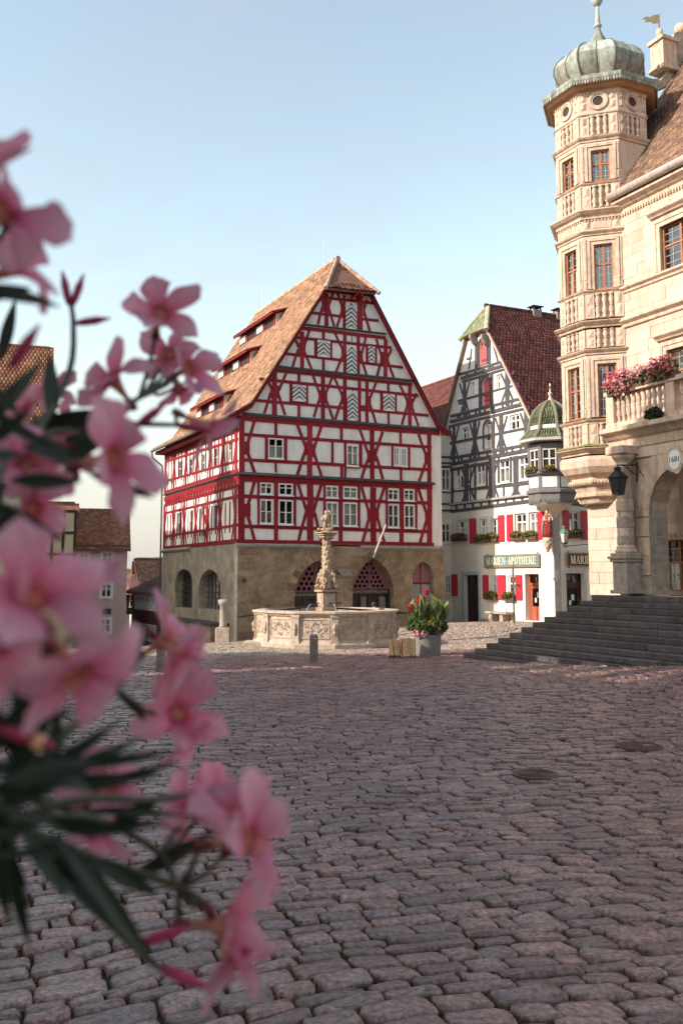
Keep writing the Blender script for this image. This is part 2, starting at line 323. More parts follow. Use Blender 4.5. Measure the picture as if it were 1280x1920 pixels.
# ================================================================ ground
def axis(lo, hi, step, far):
    a = list(np.arange(lo, hi + .01, step)); x = hi; s = step
    while x < far: s *= 1.6; x += s; a.append(x)
    x = lo; s = step
    while x > -far: s *= 1.6; x -= s; a.insert(0, x)
    return np.array(a)
gx = axis(-32, 32, 1.0, 1500); gy = axis(-20, 100, 1.0, 1500)
X, Y = np.meshgrid(gx, gy); Z = gz(X, Y) - .034
nx, ny = len(gx), len(gy); idx = np.arange(nx * ny).reshape(ny, nx)
Fq = np.stack([idx[:-1, :-1], idx[:-1, 1:], idx[1:, 1:], idx[1:, :-1]], -1).reshape(-1, 4)
ground = npmesh('ground', np.stack([X, Y, Z], -1).reshape(-1, 3), Fq, M('joint_earth', (.022, .02, .013), .95, .4, 6, .3, 40, col2=(.022, .03, .01)), smooth=True)
tag(ground, 'market square ground of earth and moss under the cobbles', kind='structure')
pave = bpy.data.objects.new('cobble_pavement', None); COL.objects.link(pave); tag(pave, 'purple brown cobble pavement covering the market square', kind='structure')
MCOB = M('cobble', (.29, .15, .122), .36, .85, 26, .6, 60, island=.34, col2=(.25, .15, .132), spec=.6, dirt=(.08, .058, .045), dirt_amt=.75, dirt_scale=11)
PSI = R(17)
def warp(r, c):
    c2 = c + .22 * np.sin(r * .42 + c * .13) + .12 * np.sin(r * .95 - c * .35 + 1.3) + .05 * np.sin(r * 2.3 + c * .8)
    r2 = r + .15 * np.sin(c * .5 + r * .1)
    return r2 * math.cos(PSI) - c2 * math.sin(PSI), r2 * math.sin(PSI) + c2 * math.cos(PSI)
STAIR_FOOT = None
def keep(x, y):
    ok = (y > 3.2) & (y < 60) & (np.abs(x) < .40 * y + 3.2)
    fx = (x + 4.34) * .8984 + (y - 40) * .4392; fy = (x + 4.34) * -.4392 + (y - 40) * .8984      # red house
    ok &= ~((fx > .1) & (fx < 10.4) & (fy > .1))
    px_ = (x - 9.06) * .4392 - (y - 40.7) * .8984; py_ = (x - 9.06) * .8984 + (y - 40.7) * .4392
    ok &= ~((py_ > .1) & (px_ < 0)); ok &= ~((fx > 10) & (fy > 4.5))
    rx = (x - 7.81) * .4392 - (y - 30) * .8984; ry = (x - 7.81) * .8984 + (y - 30) * .4392
    ok &= ~((ry > -4.6) & (rx > .75)); ok &= ~((ry > -.2) & (rx > -.3))
    ok &= ((x + 1.08 / 1) ** 2 * 0 + (x + .53) ** 2 + (y - 33.7) ** 2) > 2.4 ** 2
    return ok
def cobbles():
    S = []; c = -4.0; row = 0
    while c < 62:
        wd = random.uniform(.11, .178) if random.random() < .75 else random.uniform(.15, .22)
        r = -34 + random.uniform(0, .3); lens = np.clip(RNG.normal(.315, .095, 430), .14, .58)
        st = r + np.concatenate([[0], np.cumsum(lens)])
        for k in range(len(lens)): S.append((st[k], st[k + 1], c, c + wd))
        c += wd; row += 1
    S = np.array(S); mr = (S[:, 0] + S[:, 1]) / 2; mc = (S[:, 2] + S[:, 3]) / 2; x, y = warp(mr, mc); k = keep(x, y); S = S[k]; x = x[k]; y = y[k]
    n = len(S); hl = (S[:, 1] - S[:, 0]) / 2 - RNG.uniform(.004, .013, n); hw = (S[:, 3] - S[:, 2]) / 2 - RNG.uniform(.004, .012, n)
    mr = (S[:, 0] + S[:, 1]) / 2; mc = (S[:, 2] + S[:, 3]) / 2
    K = 12; A = [(1, -.55), (1, .55), (.92, .9), (.62, 1), (-.62, 1), (-.92, .9), (-1, .55), (-1, -.55), (-.92, -.9), (-.62, -1), (.62, -1), (.92, -.9)]
    A = np.array(A); jl = RNG.normal(0, .022, (n, K)); jw = RNG.normal(0, .045, (n, K)); rot = RNG.normal(0, .035, n)
    hgt = RNG.normal(0, .006, n); tx = RNG.normal(0, .035, n); ty = RNG.normal(0, .045, n); dome = RNG.uniform(.006, .015, n)
    rings = []
    skew = RNG.normal(0, .07, n)
    for fac, zz in ((1.0, -.075), (1.0, -.009), (.945, .6), (.7, .95)):
        a = A[None, :, 0] * (fac + jl * (fac > .6)) + skew[:, None] * A[None, :, 1] * .3; b = A[None, :, 1] * (fac + jw * (fac > .6)); la = a * hl[:, None]; lb = b * hw[:, None]
        rr = mr[:, None] + la * np.cos(rot)[:, None] - lb * np.sin(rot)[:, None]; cc = mc[:, None] + la * np.sin(rot)[:, None] + lb * np.cos(rot)[:, None]
        X, Y = warp(rr, cc)
        z = hgt[:, None] + tx[:, None] * la + ty[:, None] * lb + (zz * dome[:, None] if zz > 0 else zz) + (RNG.normal(0, .0035, (n, K)) if zz > 0 else 0)
        rings.append(np.stack([X, Y, z], -1))
    X, Y = warp(mr, mc); cen = np.stack([X, Y, hgt + dome + RNG.normal(0, .003, n)], -1)[:, None]
    V = np.concatenate(rings + [cen], 1); base = gz(x, y); V[..., 2] += base[:, None]
    F4 = []; F3 = []
    for q in range(3):
        for j in range(K): F4.append((q * K + j, q * K + (j + 1) % K, (q + 1) * K + (j + 1) % K, (q + 1) * K + j))
    for j in range(K): F4.append((3 * K + j, 3 * K + (j + 1) % K, 4 * K, 4 * K))
    T = []
    for f in F4:
        if f[2] == f[3]: T.append(f[:3])
        else: T.append((f[0], f[1], f[2])); T.append((f[0], f[2], f[3]))
    T = np.array(T); yc = y * CT + (base - EYE) * ST; u = CX + FPX * x / np.maximum(yc, .1); v = CY - FPX * (-y * ST + (base - EYE) * CT) / np.maximum(yc, .1)
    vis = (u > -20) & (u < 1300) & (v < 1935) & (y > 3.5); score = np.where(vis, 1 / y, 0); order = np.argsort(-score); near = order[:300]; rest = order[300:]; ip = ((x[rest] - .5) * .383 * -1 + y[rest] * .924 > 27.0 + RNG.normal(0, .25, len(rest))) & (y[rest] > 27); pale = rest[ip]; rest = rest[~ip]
    for i in near:
        c0 = V[i].mean(0); o = npmesh('cobblestone', V[i] - c0, T, MCOB, pave, smooth=True); o.location = c0
    nv = V.shape[1]; Tr = (T[None] + (np.arange(len(rest)) * nv)[:, None, None]).reshape(-1, 3)
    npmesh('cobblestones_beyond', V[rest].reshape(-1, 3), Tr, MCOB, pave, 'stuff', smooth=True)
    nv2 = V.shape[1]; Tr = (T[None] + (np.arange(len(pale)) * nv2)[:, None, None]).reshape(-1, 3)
    npmesh('sunlit_pale_cobblestones', V[pale].reshape(-1, 3), Tr, M('sunlit_pale_cobble', (.36, .29, .23), .75, .3, 9, .5, 34, island=.3, col2=(.3, .25, .21), dirt=(.16, .13, .1), dirt_amt=.4, dirt_scale=5), pave, 'stuff', smooth=True)  # paler paving, with sunlit brightness put into the stone colour
    # moss and grass tufts in the joints
    m = 70000; sel = rest[y[rest] < 24]; sel = np.concatenate([near, sel]); wgt = 1 / y[sel]; pick = RNG.choice(sel, m, p=wgt / wgt.sum()); side = RNG.integers(0, 4, m); t = RNG.uniform(-1, 1, m)
    la = np.where(side == 0, 1.04, np.where(side == 1, -1.04, t)) * (hl[pick] + .008); lb = np.where(side == 2, 1.04, np.where(side == 3, -1.04, t)) * (hw[pick] + .008)
    X, Y = warp(mr[pick] + la, mc[pick] + lb); dens = np.sin(X * 1.9 + 1.1 * np.sin(Y * 1.3)) + np.sin(Y * 2.3 + X) + RNG.normal(0, .7, m); k = dens > .15; X, Y = X[k], Y[k]; m = len(X)
    P = np.stack([X, Y, gz(X, Y) - .027], -1); hgtb = RNG.uniform(.014, .04, m); an = RNG.uniform(0, 6.28, m); wdt = RNG.uniform(.004, .013, m); D = np.stack([np.cos(an), np.sin(an), 0 * an], -1) * wdt[:, None]
    top = P + np.stack([RNG.normal(0, .012, m), RNG.normal(0, .012, m), hgtb], -1)
    V2 = np.stack([P - D, P + D, top], 1); g = npmesh('joint_moss', V2.reshape(-1, 3), np.arange(m * 3).reshape(-1, 3), M('moss', (.085, .1, .028), .9, .4, 8, 0, island=.4, col2=(.11, .1, .035)))
    tag(g, 'low moss and grass growing in the joints between cobbles', 'moss', kind='stuff')
cobbles()
# ================================================================ red timber-framed house
RED = M('red_timber', (.235, .008, .02), .6, .4, 12, .35, 60, island=.13, col2=(.31, .018, .03), dirt=(.15, .008, .014), dirt_amt=.5, dirt_scale=3, spec=.25)
REDD = M('dark_red_timber', (.2, .01, .016), .6, .2, 7, .2, 60, spec=.3)
PLASTER = M('lime_plaster', (.83, .8, .75), .9, .05, 2.5, .2, 45, dirt=(.52, .47, .4), dirt_amt=.55, dirt_scale=1.7, streak=2.2)
LEAD = M('ledge_slate', (.06, .05, .05), .6, .3, 8, .15, 50)
WHITE = M('white_window_paint', (.8, .79, .76), .45, .05, 8, .05, 40)
GLASS = glass()
SHUT = M('shutter_white', (.78, .76, .73), .7, .05, 6, .1, 50); SHUTG = M('shutter_grey', (.13, .125, .135), .7, .15, 9, .1, 50)
TILE = M('roof_tile', (.32, .17, .105), .85, .3, 14, .3, 60, island=.42, col2=(.45, .28, .18), dirt=(.2, .12, .085), dirt_amt=.5, dirt_scale=2.2)
RIDGE = M('ridge_tile', (.5, .33, .24), .85, .25, 10, .3, 60, island=.25)
RUB = M('rubble_wall', (.33, .235, .15), .95, .35, 3.2, .9, 11, col2=(.21, .155, .1), dirt=(.43, .36, .26), dirt_amt=.7, dirt_scale=1.1)
STONEB = M('rubble_stone', (.3, .215, .135), .92, .3, 9, .5, 40, island=.35, col2=(.21, .14, .09))
PLAS2 = M('old_render', (.4, .33, .24), .95, .25, 2.5, .6, 14, col2=(.27, .235, .18), dirt=(.15, .125, .1), dirt_amt=.6, dirt_scale=1.3, streak=2.0)
SILLST = M('weathered_sill', (.36, .335, .3), .9, .3, 9, .5, 40, dirt=(.12, .115, .1), dirt_amt=.6, dirt_scale=4)
H1 = Root('timber_framed_house', 'large red and white timber framed house on a stone ground floor behind the fountain', 'house', (-4.34, 40, 0), ANG_F)
FF = Face(H1, (0, 0, 0), (1, 0, 0), (0, -1, 0))
W1 = FF.px(827, 950)[0]; D1 = 11.5
FL = Face(H1, (0, 0, 0), (0, -1, 0), (-1, 0, 0))
b = lambda a, c, w, d=.03, m=None, **k: bpx(FF, a, c, w, m or RED, d, **k)
zs0 = FF.px(447, 1018)[1]
# --- openings
WINS = [(487, 905, 510, 927), (522, 906.6, 548.6, 929), (487, 936.6, 510.6, 982), (522, 938, 549, 983.5), (610, 911.7, 633, 933.5), (611, 942, 633, 985.8), (643, 913, 669, 934.5), (643, 943, 669, 986.5),
        (726, 917, 746.5, 938), (726, 946, 747, 989), (756, 918, 776, 939), (756.6, 947, 776.5, 990), (502.5, 822, 531, 860), (649.4, 835, 671, 874), (737, 839, 747.5, 873), (751, 840, 761.5, 874.5)]
rw = [FF.rpx(*q) for q in WINS]
SHUTS = [(547.5, 722, 573, 753, 0), (650, 732, 670, 789, 1), (717, 739, 739, 771, 0), (594, 638.6, 618, 670, 0), (648.4, 647, 668, 701, 1), (689, 650, 702, 680, 0), (647, 567.5, 668, 618, 1)]
zt = FF.px(455, 777)[1]
hipL = FF.px(606, 540); hipR = FF.px(693, 549)
outl = [(0, zs0), (W1, zs0), (W1, zt), (FF.px(826, 806)[0] - .05, zt + .01), hipR, hipL, (.02, zt + .01), (0, zt)]
wall(FF, outl, [rect(q) for q in rw], .22, PLASTER)
for i, q in enumerate(rw):
    lower = i in (2, 3, 5, 7, 9, 11)
    window(FF, q, (WHITE, GLASS), 2, 2 if (lower or i >= 12) else 1, [.5 if lower else .62], d=-.01, fw=.05, mw=.03, curtain='half' if i == 12 else ('full' if i in (4, 5, 6, 7, 13) else None), mull=.055)
    s0, z0, s1, z1 = q
    mb = MB(); FF.box(mb, s0 - .06, z0 - .1, s1 + .08, z0 - .052, -.02, .09); mb.build('window_sill', REDD, H1)
# --- ground storey top sill, rails and ledges
b((446, 1014.5), (812, 1020.5), .15, .05, name='sill_beam')
for A, B, ww, dd in (((447, 896), (809, 912), .3, .045), ((447, 930), (809, 943.5), .15, .033), ((449, 986.5), (809, 997), .15, .033),
                     ((449, 784), (823, 812.5), .2, .045), ((449, 814), (808, 838.5), .14, .033), ((449, 861.5), (808, 881), .14, .033),
                     ((513, 694), (771, 721), .15, .045), ((486, 710.5), (783, 742), .13, .033), ((476, 750.5), (802, 779), .13, .033),
                     ((563, 615), (722, 634), .15, .045), ((552, 632.5), (733, 652), .12, .033), ((533, 663), (754, 689), .12, .033),
                     ((606, 544), (694, 553), .2, .045), ((600, 557), (700, 569), .12, .033), ((581, 586), (709, 601.5), .12, .033)):
    b(A, B, ww, dd, name='rail')
for A, B, ww in (((444, 887.5), (813, 907.5), .1), ((455, 776.5), (823, 806), .1), ((511, 687), (772, 714.5), .085), ((563, 608), (722, 626.5), .05)):
    s0, z0 = FF.px(*A); s1, z1 = FF.px(*B); mb = MB()
    P = [(0, -ww / 2), (.16, -ww / 2), (.16, -ww / 2 + .03), (0.03, ww / 2 + .03)]
    vs = [FF.pt(s0, z0 + q, d) for d, q in P] + [FF.pt(s1, z1 + q, d) for d, q in P]
    mb.add(vs, [(0, 1, 5, 4), (1, 2, 6, 5), (2, 3, 7, 6), (3, 0, 4, 7), (3, 2, 1, 0), (4, 5, 6, 7)]); mb.build('ledge', LEAD, H1)
# --- posts
for u, t, bt, ww in ((452, 902, 1013, .29), (581, 908, 1013, .29), (699, 914, 1016, .27), (804.5, 917, 1019, .25), (453, 789, 884, .23), (580, 797, 892, .23), (697, 807, 900, .21), (804, 814, 904, .19),
                     (514.5, 698, 780, .21), (605, 706, 786, .19), (646, 708, 789, .17), (673, 711, 791, .15), (687.5, 713, 793, .15), (767.5, 723, 799, .17),
                     (566, 622, 690, .18), (646, 627, 699, .15), (671, 630, 702, .15), (722, 636, 708, .18), (611.5, 551, 612, .17), (644.5, 554, 616, .13), (674.5, 557, 619, .26)):
    b((u, t), (u, bt), ww, .04, name='post')
# --- studs
for u, t, bt, ww in ((517, 900, 1012, .17), (638, 905, 1016, .19), (752, 913, 1018, .2), (484.5, 900, 986, .11), (552, 904, 988, .13), (608, 906, 990, .12), (672, 909, 992, .13), (724.5, 912, 994, .11), (779, 914, 996, .13),
                     (517, 790, 818, .13), (517, 863, 886, .1), (499, 816, 862, .13), (535, 819, 865, .15), (622.5, 824, 871, .11), (639.5, 800, 827, .13), (640, 872, 895, .13), (646.5, 826, 895, .1), (675.5, 828, 873, .15), (750.5, 809, 835, .11), (751, 877, 901, .11), (735, 833, 877, .1), (766, 836, 880, .1),
                     (560, 700, 719, .13), (560, 755, 784, .13), (544.5, 716, 756, .1), (575.5, 720, 760, .09), (727.5, 717, 738, .11), (728, 770, 797, .1), (714, 737, 770, .1), (741, 740, 772, .1), (680, 760, 768, .25),
                     (606, 619, 637, .13), (606, 668, 694, .13), (591, 637, 671, .1), (620.5, 640, 675, .1), (687, 648, 683, .08), (704, 649, 685, .1), (659, 630, 646, .02)):
    b((u, t), (u, bt), ww, .036, name='stud')
# --- braces
BR = '''463 953 477 903|463 962 477 1013|558 905 573 955|573 962 559.5 1014|602.5 908 588.5 955|590 962 602 1014|677.6 913 692 964|693 965 679 1016|719.4 914.6 705.5 961|707 970 720 1017|784 917 800.6 969|800.6 970 786.7 1018
477 789 462 839|462 841 477 886|556 794 573 839|573 843 557 890|602 800 588 842|588 848 602.5 893|674 805 691 854|691 857 677 897|717 809.5 703 851|704.6 855 717 898|784 814.5 800 859|800 860 785 902
500 709 511 733|507 737 495.5 775|537 698 522 733|521 736 534 778|586 702 599 739|599 747 588 782|622 708 609 741|610 748 624 786|626 707 642 744|642 747 628 786|705 716 692.5 748|693 759 704 793|749 722 763 752|763 761 752.6 796|780 738 771 757|770.6 761 784 799
552.5 633 560 652|559 655 548 689|580 619 569 652|570 659 584 692|627.5 625 643 657|641 669 629 698|685 633 678 662|678 675 687 704|705 636 713 663|714 679 706 706|733 655 727 668|727 678 738 709
601 555 606 571|605 574 595.6 608|625 546 616 572|616 578 626 612|631 547 640 572|640 586 631 613|687.5 562.5 682.5 578|683 587 693 622'''
for q in BR.replace('\n', '|').split('|'):
    a, c, e, g = map(float, q.split()); b((a, c), (e, g), .135 if c > 780 else .115, .026, name='brace')
for u, v, ww in ((463, 957, .3), (575, 958, .2), (587, 958, .2), (691, 966, .16), (706, 965, .18), (800, 969, .2), (463, 840, .22), (574, 841, .2), (587, 845, .18), (691, 856, .16), (703, 853, .16), (799, 859, .2), (511, 735, .2), (519, 735, .18), (600, 743, .16), (610, 745, .14), (641, 746, .12), (692, 754, .15), (764, 757, .18), (771, 759, .12), (562, 654, .12), (570, 656, .12), (642, 664, .12), (677, 669, .12), (715, 671, .16), (726, 673, .12), (606, 573, .12), (616, 575, .1), (640, 579, .1), (682, 582, .1)):
    s, z = FF.px(u, v); beam(FF, (s, z - .28), (s, z + .28), ww, RED, .031, name='knee')
# --- chevron shutters
for u0, v0, u1, v1, ar in SHUTS:
    s0, z0, s1, z1 = FF.rpx(u0, v0, u1, v1); H = z1 - z0; Wd = s1 - s0; c = (s0 + s1) / 2
    P = arch(s0, s1, z0, z1 - Wd * .75, z1, 6) if ar else rect((s0, z0, s1, z1))
    mb = MB(); FF.poly(mb, P, -.02, .052); sh = mb.build('shutter', SHUT, H1)
    fr = MB(); e = .045
    FF.box(fr, s0 - e, z0 - e, s0, z1 - (Wd * .75 if ar else 0), -.02, .064); FF.box(fr, s1, z0 - e, s1 + e, z1 - (Wd * .75 if ar else 0), -.02, .064); FF.box(fr, s0, z0 - e, s1, z0, -.02, .065)
    if not ar: FF.box(fr, s0 - e, z1, s1 + e, z1 + e, -.02, .063)
    fr.build('shutter_frame', RED, sh)
    st = .2 if Wd > .45 else .19; k = 0; zz = z0 + .02
    while zz < z1 - .05:
        rise = Wd * .42; Q = [(s0 + .01, zz - rise * .5 + .02), (c, zz + rise * .5 + .02), (s1 - .01, zz - rise * .5 + .02), (s1 - .01, zz - rise * .5 + st * .52 + .02), (c, zz + rise * .5 + st * .52 + .02), (s0 + .01, zz - rise * .5 + st * .52 + .02)]
        def lim(s):
            if not ar: return z1
            hh = Wd / 2; x = abs(s - c) / hh; return (z1 - Wd * .75) + Wd * .75 * (1 - x ** 1.7)
        Q = [(s, min(max(z, z0 + .005), lim(s) - .004)) for s, z in Q]
        if max(z for _, z in Q) - z0 > .03:
            mb = MB(); FF.poly(mb, Q, .03, .0555 + .0004 * k); mb.build('chevron', SHUTG, sh)
        zz += st; k += 1
# hoist roof above the top shutter
mb = MB(); s0, z0 = FF.px(655, 560); s1, z1 = FF.px(671, 553); mb.prism([FF.pt(s0, z0, 0), FF.pt((s0 + s1) / 2, z1 + .06, 0), FF.pt(s1, z0 + .02, 0), FF.pt(s1, z0 - .06, 0), FF.pt((s0 + s1) / 2, z1 - .05, 0), FF.pt(s0, z0 - .07, 0)], FF.N * .6); mb.build('hoist_hood', RED, H1)
# white plaster pilaster strip at the right end
s0 = FF.px(811, 950)[0]; mb = MB(); FF.box(mb, s0, zs0, W1 + .01, zt - .05, -.1, .012); mb.build('plaster_strip', PLASTER, H1)
# --- roof
xr = (hipL[0] + hipR[0]) / 2
fr_ = Face(H1, (xr, 0, 0), (0, -1, 0), (-1, 0, 0)); sy, zr = fr_.px(631, 486); yh = -sy
kick = FF.px(468, 755); prL = [(-.62, kick[1] - (kick[0] + .62) * .62), kick, hipL, (xr, zr)]
kr = FF.px(818, 794); er = W1 + .35; prR = [(er, kr[1] - (er - kr[0]) * .62), kr, hipR, (xr, zr)]
yf, yb = -.26, D1 + .25
def roof_side(pr, vis):
    P = lambda i, y: Vector((pr[i][0], y, pr[i][1])); mb = MB(); th = Vector((0, 0, -.12))
    for i in (0, 1): mb.prism([P(i, yf), P(i + 1, yf), P(i + 1, yb), P(i, yb)], th)
    mb.prism([P(2, yf), P(3, yh), P(3, yb), P(2, yb)], th); o = mb.build('roof', M('roof_deck', (.2, .1, .07), .9), H1)
    if vis:
        for i in (0, 1): tiles(P(i, yb), P(i, yf), P(i + 1, yf), P(i + 1, yb), TILE, o, name='roof_tiles', th=.032, jit=1.8, ch=.19, tw=.2)
        tiles(P(2, yb), P(2, yf), P(3, yh), P(3, yb), TILE, o, name='roof_tiles', th=.032, jit=1.8, ch=.19, tw=.2)
    return o
rfL = roof_side(prL, True); rfR = roof_side(prR, False)
mb = MB(); hp = [Vector((hipL[0] - .05, yf, hipL[1] + .0)), Vector((hipR[0] + .05, yf, hipR[1])), Vector((xr, yh, zr))]
mb.prism([hp[0] + Vector((0, -.25, -.12)), hp[1] + Vector((0, -.25, -.12)), hp[2] + Vector((0, 0, -.05))], (0, .05, -.1)); hipo = mb.build('hip_roof', M('roof_deck'), H1)
TILEH = M('hip_tile', (.22, .085, .06), .85, .3, 14, .3, 60, island=.55, col2=(.36, .17, .11), dirt=(.1, .06, .05), dirt_amt=.6, dirt_scale=2.6)
hm = [h + (hp[2] - h) * .28 + Vector((0, 0, -.04)) for h in hp[:2]]
tiles(hp[0] + Vector((-.1, -.32, -.1)), hp[1] + Vector((.1, -.32, -.1)), hm[1], hm[0], TILEH, hipo, name='hip_tiles', th=.035, jit=2, ch=.2, tw=.2)
tiles(hm[0], hm[1], hp[2] + Vector((.03, 0, 0)), hp[2] - Vector((.03, 0, 0)), TILEH, hipo, name='hip_tiles', th=.035, jit=2, ch=.2, tw=.2)
def ridge_run(a, c, parent, mat, r=.1, step=.36, name='ridge_tile'):
    a, c = Vector(a), Vector(c); n = max(1, int((c - a).length / step)); d = (c - a) / n; me = None
    for i in range(n):
        mb = MB(); p = a + d * i; mb.tube([p - d * .5, p + d * .55], [r * 1.12, r], 7); mb.build(name, mat, parent)
ridge_run((xr, yh, zr), (xr, yb, zr), rfL, RIDGE, .11); ridge_run(hp[0] + Vector((-.03, -.25, -.05)), (xr, yh, zr), hipo, RIDGE, .09); ridge_run(hp[1] + Vector((.03, -.25, -.05)), (xr, yh, zr), hipo, RIDGE, .09)
# barge boards
for A in (prL, prR):
    for i in (0, 1):
        p, q = Vector((A[i][0], yf - .02, A[i][1] - .07)), Vector((A[i + 1][0], yf - .02, A[i + 1][1] - .07)); MB().prism([p, q, q + Vector((0, 0, -.2)), p + Vector((0, 0, -.2))], (0, .06, 0)).build('barge_board', RED, H1)
        MB().prism([p, q, q + Vector((0, 0, -.16)), p + Vector((0, 0, -.16))], (0, .27, 0)).build('verge_soffit', REDD, H1)
# eave fascia, gutter and downpipe on the left
MB().box(-.5, yf + .02, prL[0][1] - .3, .0, yb, prL[0][1] - .13).build('eave_soffit', REDD, H1)
PIPE = M('zinc_pipe', (.17, .14, .12), .5, .2, 6, .05)
g0 = prL[0][1] - .12; mb = MB(); mb.tube([(-.7, yf, g0), (-.7, yb, g0)], .075, 8); mb.build('gutter', PIPE, H1, True)
mb = MB(); mb.tube([(-.7, yb - .05, g0 - .05), (-.66, yb - .02, g0 - .35), (-.12, yb - .02, g0 - .75), (-.1, yb - .02, g0 - 1.1), (-.1, yb - .02, -1.3)], .05, 8); mb.build('downpipe', PIPE, H1, True)
# lightning rods
for u, v0, v1 in ((607.5, 448, 500), (484, 534, 577)):
    sy, z0 = fr_.px(u, v1); mb = MB(); mb.tube([(xr, -sy, z0 - .1), (xr, -sy, fr_.px(u, v0)[1])], [.022, .012], 6); mb.build('lightning_rod', M('rod_metal', (.6, .6, .6), .4, .05, metal=.6), H1)
# --- shed dormers on the sunny slope
nx_ = hipL[0] - kick[0]; nz_ = hipL[1] - kick[1]
def slope_pt(u, v):
    o = H1.l((0, 0, EYE)); r = H1.inv @ ray(u, v); n = Vector((-nz_, 0, nx_)); k = (Vector((kick[0], 0, kick[1])) - o).dot(n) / r.dot(n); return o + r * k
def slope_z(x): return kick[1] + (x - kick[0]) * nz_ / nx_
for (ua, va), (ub, vb), wins in (((451, 650), (516, 610), (462, 490)), ((409, 716), (470, 678), (420, 447)), ((366, 794), (424, 757), (375, 402))):
    p, q = slope_pt(ua, va), slope_pt(ub, vb); y0, y1 = q.y, p.y; x0 = (p.x + q.x) / 2; zb = slope_z(x0); h = .6
    back = x0 + h / (nz_ / nx_ - .35); zf = zb + h
    mb = MB(); mb.prism([(x0 - .32, y0 - .4, zf - .1), (back + .1, y0 - .35, slope_z(back) + .06), (back + .1, y1 + .1, slope_z(back) + .06), (x0 - .32, y1 + .25, zf - .1)], (0, 0, .07)); dm = mb.build('dormer', RED, H1)
    tiles((x0 - .36, y1 + .25, zf - .02), (x0 - .36, y0 - .4, zf - .02), (back + .1, y0 - .35, slope_z(back) + .14), (back + .1, y1 + .1, slope_z(back) + .14), TILE, dm, name='dormer_tiles')
    MB().box(x0 - .02, y0, zb - .15, x0 + .1, y1, zf - .04).build('dormer_front', M('dormer_dark', (.05, .03, .03), .9), dm)
    for yy in (y0, y1): MB().prism([(x0, yy - .03, zb - .1), (back, yy - .03, slope_z(back)), (x0, yy - .03, zf - .05)], (0, .06, 0)).build('dormer_cheek', PLASTER, dm)
    MB().box(x0 - .33, y0 - .4, zf - .13, x0 - .26, y1 + .25, zf - .05).build('dormer_fascia', RED, dm)
    fD = Face(H1, (x0 - .02, 0, 0), (0, -1, 0), (-1, 0, 0)); L = y1 - y0
    for k in range(4):
        yy = y0 + L * (k + .5) / 4
        MB().box(x0 - .06, yy - L / 8, zb + .02, x0 - .02, yy - L / 8 + .1, zf - .12).build('dormer_post', RED, dm)
        if k in (1, 3) or len(wins) == 2 and k == 3: MB().box(x0 - .075, yy - L / 16, zb + .08, x0 - .021, yy + L / 10, zf - .16).build('dormer_shutter', SHUT, dm)
# --- left face timbers
lb = lambda a, c, w, d=.03, **k: bpx(FL, a, c, w, RED, d, **k)
zl0 = FL.px(380, 1025)[1]; LW = [(335, 863, 343, 894), (356, 859, 364, 890), (379, 850, 387, 884), (402, 838, 411, 876), (428, 825, 437, 864), (333, 960, 341, 1001), (355, 956, 362.5, 997), (399, 946, 408.5, 991)]
rl = [FL.rpx(*q) for q in LW]; dr = FL.rpx(373, 943, 388, 1018)
door_h = arch(dr[0], dr[2], zl0 + .25, dr[3] - .9, dr[3], 6)
wall(FL, [(-D1, zl0), (0, zl0), (0, zt), (-D1, zt)], [rect(q) for q in rl] + [door_h], .22, PLASTER)
for q in rl: window(FL, q, (WHITE, GLASS), 2, 2, [.5], d=-.06, fw=.055, mw=.04, mull=.06, sill=False)
mb = MB(); FL.poly(mb, door_h, -.22, -.14); dd = mb.build('door', M('pale_door', (.6, .58, .56), .6), H1)
mb = MB(); c_ = (dr[0] + dr[2]) / 2
for k in range(1, 5): q = dr[0] + (dr[2] - dr[0]) * k / 5; FL.box(mb, q - .012, zl0 + .27, q + .012, dr[3] - .9, -.14, -.128)
mb.build('door_batten', M('grey_paint', (.3, .3, .33), .6), dd)
mb = MB(); FL.poly(mb, [(c_ - .14, dr[3] - .55), (c_ - .14, dr[3] - .8), (c_, dr[3] - 1.0), (c_ + .14, dr[3] - .8), (c_ + .14, dr[3] - .55)], -.14, -.11); mb.build('coat_of_arms', RED, dd)
for A, B, ww in (((310, 855), (447, 806), .22), ((311, 866), (447, 823), .12), ((311, 902), (447, 864), .1), ((309, 924.5), (447, 882.5), .2), ((309, 936), (447, 896), .22), ((309, 948), (447, 911), .13), ((311, 962), (447, 930), .11), ((311, 1006), (447, 984), .11), ((308, 1028), (447, 1014.5), .2)):
    lb(A, B, ww, .034, name='rail')
mb = MB(); s0, z0 = FL.px(307, 930); z1 = FL.px(447, 889)[1]; mb.add([FL.pt(-D1, z0, 0), FL.pt(-D1, z0, .14), FL.pt(-D1, z0 + .05, .14), FL.pt(-D1, z0 + .1, 0), FL.pt(0, z1, 0), FL.pt(0, z1, .14), FL.pt(0, z1 + .05, .14), FL.pt(0, z1 + .1, 0)], [(0, 1, 5, 4), (1, 2, 6, 5), (2, 3, 7, 6), (3, 0, 4, 7)]); mb.build('ledge', LEAD, H1)
z2t, z2b = zt, FL.px(380, 908)[1]; z1t, z1b = FL.px(380, 920)[1], zl0
for i in range(26):          # row of short blocks under the upper floor
    s = -D1 + .2 + i * (D1 - .3) / 25; z = FL.px(380, 922.5)[1]; mb = MB(); FL.box(mb, s, z - .13, s + .27, z + .13, -.02, .05); mb.build('joist_end', RED, H1)
posts2 = [311, 327, 349, 370, 394.5, 418, 443]; posts1 = [311, 328, 347.5, 369, 391, 414, 443]
